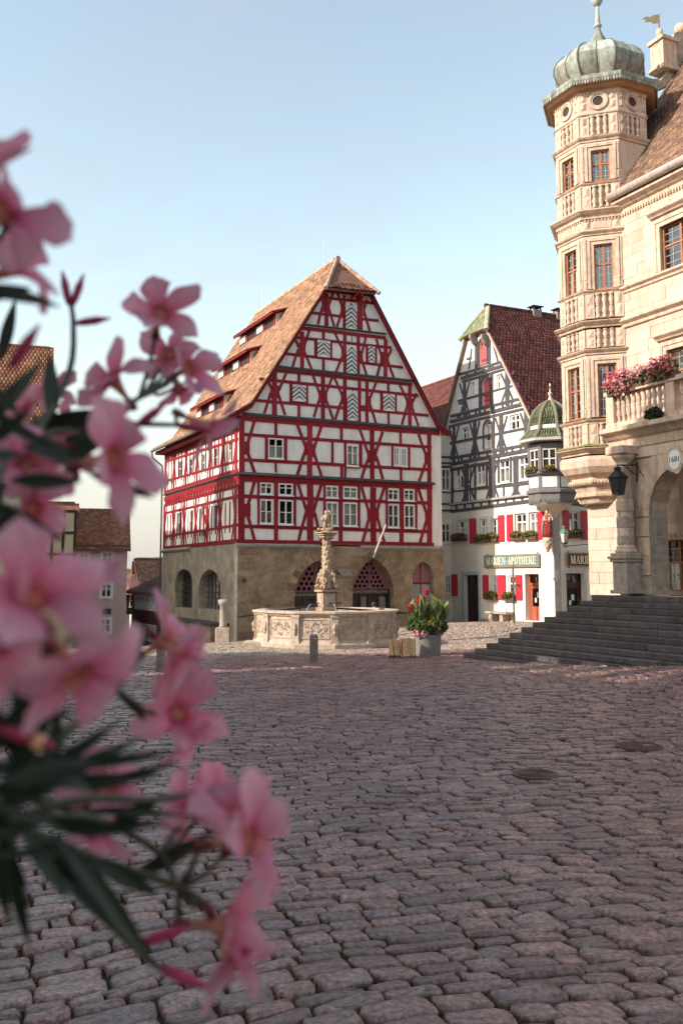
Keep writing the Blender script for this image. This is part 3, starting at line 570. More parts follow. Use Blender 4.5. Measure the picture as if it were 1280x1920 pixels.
for us, zt_, zb_, mid in ((posts2, z2t, z2b, .52), (posts1, z1t - .3, z1b, .5)):
    ss = [FL.px(u, 900)[0] for u in us]
    for i, s in enumerate(ss):
        beam(FL, (s, zb_), (s, zt_), .26 if i in (0, 6) else .17, RED, .042, name='post')
        for sg in (-1, 1):
            if (i == 0 and sg < 0) or (i == 6 and sg > 0): continue
            zm = zb_ + (zt_ - zb_) * mid; beam(FL, (s + sg * .1, zm), (s + sg * .5, zb_), .09, RED, .025, name='brace'); beam(FL, (s + sg * .1, zm + .05), (s + sg * .42, zt_), .085, RED, .025, name='brace')
    for a, c in zip(ss[:-1], ss[1:]):
        m_ = (a + c) / 2; beam(FL, (m_ - .28, zb_ + .5), (m_ - .28, zt_ - .5), .06, RED, .03, name='stud'); beam(FL, (m_ + .3, zb_ + .5), (m_ + .3, zt_ - .5), .09, RED, .03, name='stud')
# closed back and far side
MB().box(-.0, D1, -1, W1, D1 + .2, zt).build('back_wall', PLASTER, H1)
MB().quad((W1, 0, -1), (W1, D1, -1), (W1, D1, zt), (W1, 0, zt)).build('side_wall', PLASTER, H1)
MB().prism([(0, D1 + .1, zt), (W1, D1 + .1, zt), (xr, D1 + .1, zr - .2)], (0, .1, 0)).build('back_gable', PLASTER, H1)
MB().quad((0.05, .05, zt + .02), (W1, .05, zt + .02), (W1, D1, zt + .02), (.05, D1, zt + .02)).build('attic_floor', REDD, H1)
# --- stone ground storey
WS = FF.px(829.5, 1060)[0]; zg = -1.2
d1 = FF.rpx(551, 1051, 640, 1170); d2 = FF.rpx(660, 1048, 737, 1170); d3 = FF.rpx(772, 1053, 812, 1170)
A1 = arch(d1[0], d1[2], zg + .3, d1[3] - 1.6, d1[3], 8); A2 = arch(d2[0], d2[2], zg + .3, d2[3] - 1.55, d2[3], 8); A3 = arch(d3[0], d3[2], zg + .6, d3[3] - .75, d3[3], 8)
wall(FF, [(-.03, zg), (WS, zg), (WS, zs0 - .08), (-.03, zs0 - .08)], [A1, A2, A3], .7, RUB, 'stone_wall', d=.06)
la = FL.rpx(330, 1067, 362, 1140); lbx = FL.rpx(374, 1068, 415, 1143)
L1 = arch(la[0], la[2], la[1], la[3] - .7, la[3], 7, False); L2 = arch(lbx[0], lbx[2], lbx[1], lbx[3] - .9, lbx[3], 7, False)
wall(FL, [(-D1, zg), (.06, zg), (.06, zl0 + .02), (-D1, zl0 + .02)], [L1, L2], .5, PLAS2, 'stone_wall', d=.03)
MB().quad((WS, -.06, zg), (WS, 3, zg), (WS, 3, zs0), (WS, -.06, zs0)).build('stone_return', RUB, H1)
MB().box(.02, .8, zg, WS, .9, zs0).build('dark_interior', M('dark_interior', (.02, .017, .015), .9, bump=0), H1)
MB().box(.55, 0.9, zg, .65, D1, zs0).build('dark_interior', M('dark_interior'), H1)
MB().box(.0, -.0, zs0 - .07, W1, D1, zs0 - .02).build('floor_slab', REDD, H1)
DARKF = M('dark_metal_frame', (.035, .04, .048), .45, .2, 8, .05); LATT = M('lattice_wood', (.24, .1, .11), .75, .2, 8, .2)
GOLD = M('gold_letter', (.5, .36, .12), .5, .1, 8, 0)
def text_obj(txt, face, s, z, h, d, mat, parent, name='lettering', w=None, ext=.004):
    cu = bpy.data.curves.new('t', 'FONT'); cu.body = txt; cu.size = h * 1.38; cu.extrude = ext; cu.align_x = 'CENTER'; cu.align_y = 'CENTER'; cu.resolution_u = 3
    t = bpy.data.objects.new('t', cu); COL.objects.link(t); bpy.context.view_layer.update(); me = bpy.data.meshes.new_from_object(t); sx = (w / t.dimensions.x) if w and t.dimensions.x > 0 else 1
    bpy.data.objects.remove(t); bpy.data.curves.remove(cu)
    for v in me.vertices: p = face.pt(s + v.co.x * sx, z + v.co.y, d + v.co.z); v.co = p
    me.materials.clear(); return put(name, me, mat, parent)
for (dd_, txt) in ((d1, 'ROTHENBURGER'), (d2, 'KUNSTAUSSTELLUNG')):
    s0, z0, s1, z1 = dd_; dep = -.38; ztr = FF.px((551 + 640) / 2, 1112)[1] if dd_ is d1 else FF.px(698, 1106)[1]
    Wd = s1 - s0; c = (s0 + s1) / 2; top = arch(s0, s1, ztr, z1 - 1.6, z1, 8)
    top = [(s, max(z, ztr)) for s, z in top]; top = [(s0, ztr), (s1, ztr)] + [p for p in arch(s0, s1, z0, z1 - 1.58, z1, 8)[2:] if p[1] > ztr + .03]
    holes = []; pit = Wd / 9.2; r = pit * .36
    for j in range(12):
        for i in range(-6, 7):
            x = c + (i + (.5 if j % 2 else 0)) * pit; z = ztr + pit * .75 + j * pit * .87; hz = z1 - 1.58; xx = abs(x - c) / (Wd / 2)
            lim_ = hz + 1.58 * (1 - xx ** 1.6) - r * 2.0 if xx < 1 else -9
            if z < lim_ and xx < .9 and abs(x - c) > r * 1.1: holes.append([(x + r * math.cos(q * math.pi / 4), z + r * math.sin(q * math.pi / 4)) for q in range(8)])
    wall(FF, top, holes, .05, LATT, 'door_lattice', d=dep)
    mb = MB(); FF.box(mb, c - .04, ztr, c + .04, z1 - .25, dep - .02, dep + .05); mb.build('lattice_post', LATT, H1)
    mb = MB(); FF.box(mb, s0, ztr - .2, s1, ztr + .03, dep - .05, dep + .07); tr = mb.build('door_transom', DARKF, H1)
    text_obj(txt, FF, c, ztr - .085, .105, dep + .075, GOLD, tr, w=Wd * .86)
    fr = MB()
    for q in (0, .27, .5, .73, 1): FF.box(fr, s0 + (Wd - .08) * q, z0 + .0, s0 + (Wd - .08) * q + .08, ztr - .2, dep - .05, dep + .05)
    fo = fr.build('door_frame', DARKF, H1)
    for q in range(4):
        a = s0 + (Wd - .08) * (0, .27, .5, .73)[q] + .08; e = s0 + (Wd - .08) * (.27, .5, .73, 1)[q]; MB().quad(FF.pt(a, z0, dep), FF.pt(e, z0, dep), FF.pt(e, ztr - .2, dep), FF.pt(a, ztr - .2, dep)).build('pane', GLASS, fo)
    if dd_ is d2:
        for q0, q1 in ((.29, .47), (.76, .95)):
            mb = MB(); FF.box(mb, s0 + Wd * q0, z0 + .3, s0 + Wd * q1, ztr - .3, dep - .2, dep - .17); mb.build('exhibition_poster', M('poster_cream', (.6, .52, .4), .8, .1), fo)
s0, z0, s1, z1 = d3; c = (s0 + s1) / 2; PDOOR = M('pink_door', (.3, .15, .15), .7, .15, 8, .15)
mb = MB(); FF.poly(mb, A3, -.35, -.2); dr3 = mb.build('arched_door', PDOOR, H1)
mb = MB(); FF.box(mb, s0 + .06, z0 + .5, c - .03, z1 - 1.05, -.2, -.19); FF.box(mb, c + .03, z0 + .5, s1 - .06, z1 - 1.05, -.2, -.19); mb.build('door_panel', M('grey_paint'), dr3)
mb = MB(); FF.box(mb, c - .02, z0 + .4, c + .02, z1 - .06, -.2, -.175); FF.box(mb, s0 + .02, z1 - 1.02, s1 - .02, z1 - .96, -.2, -.172); mb.build('door_batten', REDD, dr3)
# voussoirs and loose stones
for (s0, z0, s1, z1) in (d1, d2):
    P = arch(s0, s1, z0, z1 - 1.58, z1, 8)[2:]; c = (s0 + s1) / 2
    for a, e in zip(P[:-1], P[1:]):
        m_ = ((a[0] + e[0]) / 2, (a[1] + e[1]) / 2); n_ = Vector((e[1] - a[1], -(e[0] - a[0]))).normalized(); n_ = n_ if (n_.x * (m_[0] - c) >= 0) else -n_; L = random.uniform(.28, .46)
        mb = MB(); g = .012; t_ = Vector((e[0] - a[0], e[1] - a[1])) * .03
        FF.poly(mb, [(a[0] + t_.x, a[1] + t_.y), (e[0] - t_.x, e[1] - t_.y), (e[0] - t_.x + n_.x * L, e[1] - t_.y + n_.y * L), (a[0] + t_.x + n_.x * L, a[1] + t_.y + n_.y * L)], .02, .075 + random.uniform(0, .012)); mb.build('voussoir', STONEB, H1)
def inside(s, z, A):
    for q in A:
        if q[0] - .45 < s < q[2] + .45 and z < q[3] + .4: return True
    return False
z = zg + .6
while z < zs0 - .3:
    h = random.uniform(.16, .36); s = random.uniform(0, .3)
    while s < WS - .3:
        L = random.uniform(.22, .8)
        edge = s < .5 or s > WS - 1.2
        if random.random() < (.75 if (z < 1.6 or edge) else .38) and not inside(s + L / 2, z, (d1, d2, d3)) and s + L < WS - .02:
            mb = MB(); dj = .06 + random.uniform(.004, .026); k = [random.uniform(.0, .045) for _ in range(8)]
            FF.poly(mb, [(s + k[0], z + k[1]), (s + L * .5, z + k[1] * .3), (s + L - k[2], z + k[3]), (s + L - k[6] * .5, z + h * .55), (s + L - k[4], z + h - k[5]), (s + L * .45, z + h - k[0] * .4), (s + k[6], z + h - k[7]), (s + k[2] * .4, z + h * .5)], .03, dj); mb.build('wall_stone', STONEB, H1)
        s += L + .02
    z += h + .02
# weathered sill course and buttress
for A, B in (((443, 1022), (600, 1024)), ((676, 1026), (829.5, 1028))):
    s0, z0 = FF.px(*A, .1); s1, z1 = FF.px(*B, .1); mb = MB(); n = 5
    for i in range(n):
        a = s0 + (s1 - s0) * i / n; e = s0 + (s1 - s0) * (i + 1) / n - .01; FF.mould(mb, a, e, [(0.0, -.11), (.1, -.08), (.17, .0), (.16, .05), (.0, .1)], z0 + random.uniform(-.01, .01))
    mb.build('sill_course', SILLST, H1)
s0, z0 = FL.px(306, 1033, .1); s1 = FL.px(355, 1030, .1)[0]; mb = MB(); FL.mould(mb, -D1 - .1, s1, [(0, -.1), (.12, -.08), (.2, 0), (.18, .06), (0, .1)], z0); mb.build('sill_course', SILLST, H1)
s0, z0, s1, z1 = FF.rpx(640, 1068, 661, 1165, .5); mb = MB(); mb.cbox(s0, -.5, zg, s1, .0, z1 - .3, .03, .012); bt = mb.build('buttress', RUB, H1)
mb = MB(); mb.prism([(s0 - .03, -.54, z1 - .32), (s1 + .03, -.54, z1 - .32), (s1 + .03, -.06, z1 - .32), (s0 - .03, -.06, z1 - .32), ], (0, 0, .06)); mb.add([(s0 - .03, -.54, z1 - .26), (s1 + .03, -.54, z1 - .26), (s1 + .03, -.06, z1 + .05), (s0 - .03, -.06, z1 + .05)], [(0, 1, 2, 3)]); mb.build('buttress_cap', M('cap_stone', (.24, .2, .16), .9, .3, 8, .5), bt)
# window grilles of the left arches
for q in (la, lbx):
    s0, z0, s1, z1 = q; mb = MB()
    for k in range(1, 6): a = s0 + (s1 - s0) * k / 6; FL.box(mb, a - .015, z0, a + .015, z1 - .1, -.3, -.27)
    for k in range(1, 7): z = z0 + (z1 - z0) * k / 7; FL.box(mb, s0, z - .015, s1, z + .015, -.302, -.272)
    g = mb.build('window_grille', DARKF, H1); MB().quad(FL.pt(s0, z0, -.36), FL.pt(s1, z0, -.36), FL.pt(s1, z1, -.36), FL.pt(s0, z1, -.36)).build('pane', GLASS, g)
# quoin strip of pale render at the corner, small lantern and flagpole
mb = MB(); FL.box(mb, -.3, zg, .055, zl0 + .0, .0, .045); mb.build('corner_render', M('pale_render', (.45, .43, .37), .95, .3, 4, .5, 20), H1)
s, z = FF.px(456, 1089); mb = MB(); FF.box(mb, s - .05, z - .05, s + .05, z + .07, .06, .2); mb.tube([FF.pt(s, z + .1, .13), FF.pt(s, z + .15, .13), FF.pt(s, z + .15, .06)], .012, 6); mb.build('wall_bracket', DARKF, H1)
# ================================================================ pharmacy house with grey timbers
GREY = M('grey_timber', (.075, .073, .085), .55, .3, 8, .25, 50, dirt=(.14, .135, .13), dirt_amt=.4, dirt_scale=3, spec=.45)
CREAM = M('cream_render', (.78, .75, .67), .9, .05, 2, .15, 40, dirt=(.62, .6, .53), dirt_amt=.3, dirt_scale=1.1)
MINT = M('pale_blue_surround', (.5, .56, .55), .8, .08, 3, .1, 40)
SHRED = M('shutter_red', (.5, .03, .055), .5, .12, 6, .1, 50)
TILE2 = M('dark_red_tile', (.19, .05, .04), .85, .35, 14, .3, 60, island=.45, col2=(.12, .045, .04), dirt=(.07, .035, .03), dirt_amt=.6, dirt_scale=1.5)
TGREEN = M('green_tile', (.075, .105, .06), .55, .3, 12, .2, 60, island=.4, col2=(.13, .15, .075))
LEAFG = M('leaf_green', (.07, .11, .03), .6, .3, 20, 0, island=.4, col2=(.12, .15, .04), trans=.25)
BLOSRED = M('blossom_red', (.5, .05, .06), .6, .2, 20, 0, island=.3, trans=.3); BLOSYEL = M('blossom_orange', (.6, .3, .05), .6, .2, 20, 0, island=.3, trans=.3); BLOSPINK = M('blossom_pink', (.85, .34, .42), .6, .2, 20, 0, island=.35, col2=(.88, .5, .52), trans=.3)
H2 = Root('pharmacy_house', 'white pharmacy house with grey timbered gable, red shutters and corner oriel', 'house', (9.06, 40.7, 0), ANG_L)
FP = Face(H2, (0, 0, 0), (1, 0, 0), (0, -1, 0)); FR = Face(H2, (0, 0, 0), (0, 1, 0), (1, 0, 0))
sL = FP.px(832, 806)[0]; zE = FP.px(832, 806)[1]; rkL = FP.px(876, 630); rkR = FP.px(917, 613); D2 = 9.0
slR = (FP.px(998, 779)[1] - rkR[1]) / (FP.px(998, 779)[0] - rkR[0]); zER = rkR[1] + slR * (0.05 - rkR[0])
P2W = [(855, 876, 870, 917), (894, 869, 910, 910), (937, 858, 956, 905), (974, 852, 991.5, 900), (858.7, 976, 876, 1008), (899.5, 973, 913.5, 1009), (921, 972, 935, 1007), (965, 962.5, 986, 1003), (991, 960, 1009, 1003),
       (920.5, 1079, 934, 1117), (952, 1079, 968, 1117), (882, 717, 889.6, 743.6), (930, 702, 939.5, 730), (865, 801, 877.7, 825), (955, 777, 972.6, 806)]
P2A = [(898, 633, 913, 684, 1), (903, 706, 918.5, 760, 1), (907, 788.6, 923, 841, 0)]
rp = [FP.rpx(*q) for q in P2W]; ra = [FP.rpx(*q[:4]) for q in P2A]
ah = [arch(q[0], q[2], q[1], q[3] - (q[2] - q[0]) * .55, q[3], 6) for q in ra]
pd1 = FP.rpx(869, 1078, 897, 1168); pd2 = FP.rpx(985, 1076, 1011, 1164)
zb2 = -.4; zmid = FP.px(970, 945)[1]
wall(FP, [(sL, zb2), (0, zb2), (0, zmid), (sL, zmid)], [rect(q) for q in rp[4:11]] + [rect(pd1), rect(pd2)], .3, CREAM)
wall(FP, [(sL, zmid), (0, zmid), (0, zER), rkR, rkL, (sL, zE)], [rect(q) for q in rp[:4] + rp[11:]] + ah, .28, PLASTER)
for i, q in enumerate(rp): window(FP, q, (WHITE, GLASS), 2, 2, [.6], d=-.03 if i < 4 else -.12, fw=.07, mw=.06, mull=.09, curtain='half' if i in (2, 3, 7, 8) else None)
for q, h, r_ in zip(ra, ah, P2A):
    if r_[4]:
        mb = MB(); FP.poly(mb, h, -.26, -.15); o = mb.build('arched_shutter', M('loft_shutter_red', (.62, .12, .12), .6, .1), H2)
        mb = MB(); FP.box(mb, q[0], q[1] + .25, q[2], q[1] + .31, -.15, -.11); mb.build('shutter_bar', SHRED, o)
    else: window(FP, (q[0], q[1], q[2], q[3] - .15), (WHITE, GLASS), 2, 3, d=-.16, fw=.07, mw=.06, mull=.09)
    mb = MB(); n = len(h); e = .07; cc = ((q[0] + q[2]) / 2, (q[1] + q[3]) / 2)
    H = [(s + (s - cc[0]) / (q[2] - q[0]) * 2 * e, z + (e if z > q[3] - .3 else 0)) for s, z in h]
    for i in range(n):
        a, b2, c2, d2_ = h[i], h[(i + 1) % n], H[(i + 1) % n], H[i]; mb.prism([FP.pt(*a, 0), FP.pt(*b2, 0), FP.pt(*c2, 0), FP.pt(*d2_, 0)], FP.N * .055)
    mb.build('arch_surround', GREY, H2)
g = lambda a, c, w, d=.03, **k: bpx(FP, a, c, w * 1.22, GREY, d, **k)
for A, B, ww, dd in (((864, 709.5), (950, 683.5), .12, .05), ((861, 702), (947, 676.5), .1, .034), ((844, 790.5), (986, 756), .13, .05), ((845, 780.5), (983, 745.5), .11, .034), ((838, 872), (1003, 841.5), .14, .05), ((838, 861), (1003, 831), .11, .034),
                     ((845, 946), (1035, 923.5), .12, .09), ((845, 959), (1035, 934), .13, .034), ((841, 800), (993, 764), .1, .03), ((840, 832), (990, 802), .1, .027), ((866, 716), (954, 690), .1, .03), ((841, 882), (1003, 852), .12, .03), ((845, 921), (1003, 905), .11, .03), ((858, 752), (966, 722), .08, .026)):
    g(A, B, ww, dd, name='rail')
for u, t, bt, ww in ((893, 632, 694, .17), (917.5, 628, 690, .16), (871, 716, 783, .2), (899.5, 708, 775, .14), (922, 702, 768, .16), (951, 694, 760, .24), (851, 796, 869, .18), (890, 786, 864, .22), (925.5, 778, 857, .14), (939.5, 775, 853, .24), (987, 762, 846, .26),
                     (848, 876, 946, .14), (874, 870, 942, .3), (882, 872, 940, .06), (891, 868, 938, .12), (912.5, 866, 912, .1), (922.7, 860, 936, .42), (935, 858, 905, .12), (957.5, 856, 903, .1), (967, 855, 932, .3), (944.5, 905, 934, .08), (995, 850, 929, .2), (903, 705, 708, .03)):
    g((u, t), (u, bt), ww, .038, name='post')
for u, t, bt, w_ in ((871, 718, 781, 9), (951, 698, 756, 12), (851, 800, 866, 9), (890, 792, 861, 9), (939.5, 782, 850, 11), (987, 772, 842, 12), (922.7, 866, 934, 11), (878, 876, 940, 12), (967, 905, 931, 9)):
    m_ = (t + bt) / 2
    for sg in (-1, 1):
        sl = -.2 * sg
        g((u + sg * w_ + 0, t + sl * w_), (u + sg * 1.5, m_ - 3), .1, .024, name='brace'); g((u + sg * 1.5, m_ + 2), (u + sg * w_, bt + sl * w_), .1, .024, name='brace')
for a, c in (((884, 654), (879, 692)), ((924, 643), (934, 680)), ((925, 655), (938, 651)), ((875, 673), (884, 671)), ((860, 757), (870, 754)), ((962, 722), (972, 719))): g(a, c, .09, .025, name='brace')
for (u0, v0), (u1, v1), n in (((866, 706), (948, 681), 5), ((850, 785), (984, 751), 8), ((842, 867), (1000, 837), 10), ((848, 952), (1033, 929), 12)):
    for i in range(n): t = (i + .5) / n; u = u0 + (u1 - u0) * t; v = v0 + (v1 - v0) * t; g((u, v - 6), (u, v + 6), .12, .028, name='joist_end')
# storey ledge
s0, z0 = FP.px(846, 945); mb = MB(); FP.mould(mb, s0, .12, [(0, -.06), (.14, -.05), (.16, 0), (.05, .07), (0, .07)], FP.px(940, 934)[1]); mb.build('ledge', M('grey_ledge', (.45, .44, .42), .7), H2)
# shutters of the lower floors
def shutter(f, r, d=.02, parent=None, mat=None):
    s0, z0, s1, z1 = r; mb = MB(); f.box(mb, s0, z0, s1, z1, d, d + .045); o = mb.build('shutter', mat or SHRED, parent or f.root); 
    for a, c in ((z0 + .06, z0 + .14), ((z0 + z1) / 2 - .04, (z0 + z1) / 2 + .04), (z1 - .14, z1 - .06)): mb = MB(); f.box(mb, s0 + .02, a, s1 - .02, c, d + .045, d + .058); mb.build('shutter_ledge', mat or SHRED, o)
for q in ((881, 972, 893, 1018.6), (935, 966, 945.5, 1015), (951, 964.5, 962.5, 1014.4), (1009, 960, 1020, 1011), (906, 1078, 916, 1123), (934, 1078, 948, 1124), (968, 1078, 979, 1125), (847, 1077, 858, 1117)): shutter(FP, FP.rpx(*q))
# surrounds
def surround(f, r, e, mat, d=.03, bottom=False, name='surround', parent=None):
    s0, z0, s1, z1 = r; mb = MB(); f.box(mb, s0 - e, z0 - (e if bottom else 0), s0, z1 + e, -.02, d); f.box(mb, s1, z0 - (e if bottom else 0), s1 + e, z1 + e, -.02, d + .001); f.box(mb, s0, z1, s1, z1 + e, -.02, d + .002)
    if bottom: f.box(mb, s0, z0 - e, s1, z0, -.02, d + .002)
    return mb.build(name, mat, parent or f.root)
surround(FP, pd1, .17, MINT, name='door_surround'); surround(FP, pd2, .16, CREAM, .025, name='door_surround')
for q in rp[4:9]: surround(FP, q, .12, M('window_surround', (.62, .65, .62), .8, .06), .022, True, 'window_surround')
# doors
DOORD = M('dark_brown_door', (.055, .018, .016), .45, .25, 9, .15); DOORR = M('orange_red_door', (.42, .11, .06), .5, .15, 9, .1)
def door(f, r, mat, d=-.2, glazed=False, fan=.22):
    s0, z0, s1, z1 = r; H = z1 - z0; zf = z1 - H * fan; mb = MB(); f.box(mb, s0, z0, s0 + .07, z1, d - .06, d + .03); f.box(mb, s1 - .07, z0, s1, z1, d - .06, d + .03); f.box(mb, s0 + .07, zf - .05, s1 - .07, zf + .05, d - .06, d + .04); f.box(mb, s0 + .07, z1 - .06, s1 - .07, z1, d - .06, d + .03)
    c = (s0 + s1) / 2; f.box(mb, c - .02, zf + .05, c + .02, z1 - .06, d - .05, d + .01); fr = mb.build('door_frame', mat, f.root)
    MB().quad(f.pt(s0 + .07, zf, d - .03), f.pt(s1 - .07, zf, d - .03), f.pt(s1 - .07, z1, d - .03), f.pt(s0 + .07, z1, d - .03)).build('pane', GLASS, fr)
    if glazed:
        mb = MB(); e = .12; a, b_ = s0 + .07, s1 - .07
        f.box(mb, a, z0, a + e, zf - .05, d - .05, d); f.box(mb, b_ - e, z0, b_, zf - .05, d - .05, d); f.box(mb, a + e, z0, b_ - e, z0 + .62, d - .05, d - .004); f.box(mb, a + e, zf - .2, b_ - e, zf - .05, d - .05, d - .004); o = mb.build('door', mat, f.root)
        MB().quad(f.pt(a, z0 + .6, d - .03), f.pt(b_, z0 + .6, d - .03), f.pt(b_, zf - .1, d - .03), f.pt(a, zf - .1, d - .03)).build('pane', GLASS, o)
        mb = MB(); f.box(mb, c - .02, z0 + 1.0, c + .13, z0 + 1.25, d - .029, d - .024); f.box(mb, c - .16, z0 + .8, c - .04, z0 + 1.0, d - .029, d - .024); mb.build('notice', M('paper_white', (.8, .78, .74), .8, .03), o)
    else:
        mb = MB(); f.box(mb, s0 + .07, z0, s1 - .07, zf - .05, d - .05, d); o = mb.build('door', mat, f.root); mb = MB(); n = 6; W_ = s1 - s0 - .14
        for k in range(n): a = s0 + .07 + W_ * k / n; f.box(mb, a + .012, z0 + .1, a + W_ / n - .012, zf - .14, d, d + .014)
        mb.build('door_board', mat, o)
    mb = MB(); mb.tube([f.pt(s1 - .15, z0 + 1.02, d), f.pt(s1 - .15, z0 + 1.02, d + .06), f.pt(s1 - .24, z0 + 1.02, d + .06)], .012, 6); mb.build('door_handle', M('brass', (.5, .38, .18), .35, .1, metal=.8), o)
door(FP, pd1, DOORD, -.26); door(FP, pd2, DOORR, -.22, True)
# plinth stones
mb = MB(); s0 = FP.px(901, 1160)[0]; FP.box(mb, s0, zb2, pd2[0] - .17, .35, 0, .05); mb.build('plinth', M('plinth_stone', (.33, .31, .28), .9, .3, 6, .4), H2)
# --- return face in the street
rw2 = FR.rpx(1066, 959, 1087, 1001); rd2 = FR.rpx(1061, 1075, 1094, 1170); wmax = 5.5
wall(FR, [(0, zb2), (wmax, zb2), (wmax, zER), (0, zER)], [rect(rw2), rect(rd2)], .3, CREAM, name='side_wall')
window(FR, rw2, (WHITE, GLASS), 2, 2, [.62], d=-.14, fw=.07, mw=.06, mull=.08); shutter(FR, FR.rpx(1054, 957, 1065, 1010)); shutter(FR, FR.rpx(1088, 958, 1099.5, 1012.5))
surround(FR, rw2, .14, M('window_surround'), .02, True, 'window_surround'); surround(FR, rd2, .16, M('door_surround_grey', (.5, .5, .45), .85), .03, name='door_surround'); door(FR, rd2, DOORD, -.2, True, .2)
mb = MB(); FR.box(mb, .0, zb2, .36, zmid, -.02, .02); mb.build('corner_quoin', M('quoin_grey', (.4, .38, .34), .9, .2, 4, .3), H2)
for A, B in (((1040, 940), (1105, 948)), ((1040, 926), (1105, 935))): bpx(FR, A, B, .16, GREY, .04, name='rail')
for uu in (1088, 1099): bpx(FR, (uu, 925), (uu, 942), .14, GREY, .036, name='stud')
for a_, c_ in (((1082, 905), (1096, 925)), ((1088, 860), (1092, 924))): bpx(FR, a_, c_, .14, GREY, .03, name='brace')
for u, v, h in ((1042, 1076, .3), (1040, 1085.5, .12)):
    s, z = FR.px(u, v); mb = MB(); FR.box(mb, s - .13, z - h / 2, s + .13, z + h / 2, .02, .032); mb.build('wall_plaque', M('plaque', (.6, .55, .5), .6), H2)
# --- roof with green hip
e0 = Vector((sL - .35, 0, zE - .3)); slL = (rkL[1] - zE) / (rkL[0] - sL); apx = (rkL[0] + rkR[0]) / 2
fx2 = Face(H2, (apx, 0, 0), (0, -1, 0), (-1, 0, 0)); sy2, zr2 = fx2.px(908, 572); yh2 = max(.6, -sy2)
yf2, yb2 = -.16, D2
PL = [(sL - .4, zE - .4 * slL), rkL, (apx, zr2)]; PR = [(.45, zER + .4 * slR), rkR, (apx, zr2)]
for pr, vis in ((PL, 1), (PR, 1)):
    P = lambda i, y: Vector((pr[i][0], y, pr[i][1])); mb = MB(); mb.prism([P(0, yf2), P(1, yf2), P(1, yb2), P(0, yb2)], (0, 0, -.1)); mb.prism([P(1, yf2), P(2, yh2), P(2, yb2), P(1, yb2)], (0, 0, -.1)); o = mb.build('roof', M('roof_deck2', (.1, .04, .03), .9), H2)
    if pr is PR:
        tiles(P(0, yf2), P(0, yb2), P(1, yb2), P(1, yf2), TILE2, o, name='roof_tiles', tw=.2, ch=.2, th=.02); tiles(P(1, yf2), P(1, yb2), P(2, yb2), P(2, yh2), TILE2, o, name='roof_tiles', tw=.2, ch=.2, th=.02); rf2 = o
    else: tiles(P(0, yb2), P(0, yf2), P(1, yf2), P(1, yb2), TILE2, o, name='roof_tiles')
    p, q = Vector((pr[0][0], yf2 - .02, pr[0][1] - .06)), Vector((pr[1][0], yf2 - .02, pr[1][1] - .06)); MB().prism([p, q, q + Vector((0, 0, -.2)), p + Vector((0, 0, -.2))], (0, .28, 0)).build('barge_board', M('barge_brown', (.2, .15, .11), .7) if pr is PL else M('barge_pink', (.55, .4, .36), .7), H2)
hq = [Vector((rkL[0] - .12, yf2 - .1, rkL[1] - .08)), Vector((rkR[0] + .12, yf2 - .1, rkR[1] - .08)), Vector((apx, yh2, zr2))]
mb = MB(); mb.prism([hq[0], hq[1], hq[2]], (0, .06, -.1)); o = mb.build('hip_roof', M('roof_deck2'), H2)
GHIP = M('mossy_green_tile', (.2, .24, .13), .7, .35, 12, .25, 60, island=.4, col2=(.36, .36, .22)); tiles(hq[0], hq[1], hq[2] + Vector((.03, 0, 0.02)), hq[2] + Vector((-.03, 0, .02)), GHIP, o, name='hip_tiles', tw=.16, ch=.17)
ridge_run(hq[0], hq[2], o, GHIP, .11); ridge_run(hq[1], hq[2], o, M('pale_ridge', (.5, .42, .3), .8, .3), .11); ridge_run((apx, yh2, zr2), (apx, yb2, zr2), rf2, TILE2, .1)
for u in (893, 915):        # hoist brackets under the hip
    s, z = FP.px(u, 632); mb = MB(); mb.prism([FP.pt(s - .07, z + .1, 0), FP.pt(s + .07, z + .1, 0), FP.pt(s + .07, z - .1, 0), FP.pt(s - .07, z - .1, 0)], FP.N * .42); mb.prism([FP.pt(s - .07, z - .1, 0), FP.pt(s - .07, z - .1, .4), FP.pt(s - .07, z - .35, .25), FP.pt(s - .07, z - .5, 0)], FP.S * .14); mb.build('bracket', M('bracket_wood', (.32, .28, .26), .8), H2)
for u, v in ((1003, 583), (1047, 588)):
    sy, z = fx2.px(u, v); y = -sy; mb = MB(); mb.box(apx - .2, y - .25, z - .6, apx + .2, y + .25, z + .02); o = mb.build('chimney', M('chimney_brick', (.3, .22, .18), .9), H2)
    mb = MB(); mb.box(apx - .27, y - .33, z + .18, apx + .27, y + .33, z + .22)
    for a in (-.15, .15):
        for c in (-.2, .2): mb.box(apx + a - .03, y + c - .03, z + .02, apx + a + .03, y + c + .03, z + .18)
    mb.build('chimney_cap', DARKF, o)
MB().quad((sL, D2, -1), (.0, D2, -1), (.0, D2, zE), (sL, D2, zE)).build('back_wall', CREAM, H2); MB().quad((sL, 0, -1), (sL, D2, -1), (sL, D2, zE), (sL, 0, zE)).build('side_wall', CREAM, H2); MB().quad((sL, .3, zmid), (0, .3, zmid), (0, D2, zmid), (sL, D2, zmid)).build('floor_slab', REDD, H2)
MB().prism([(sL, D2 - .1, zE), (0, D2 - .1, zER), (apx, D2 - .1, zr2)], (0, .1, 0)).build('back_gable', CREAM, H2); MB().quad((0, wmax, -.5), (0, D2, -.5), (0, D2, zER), (0, wmax, zER)).build('side_wall', CREAM, H2)
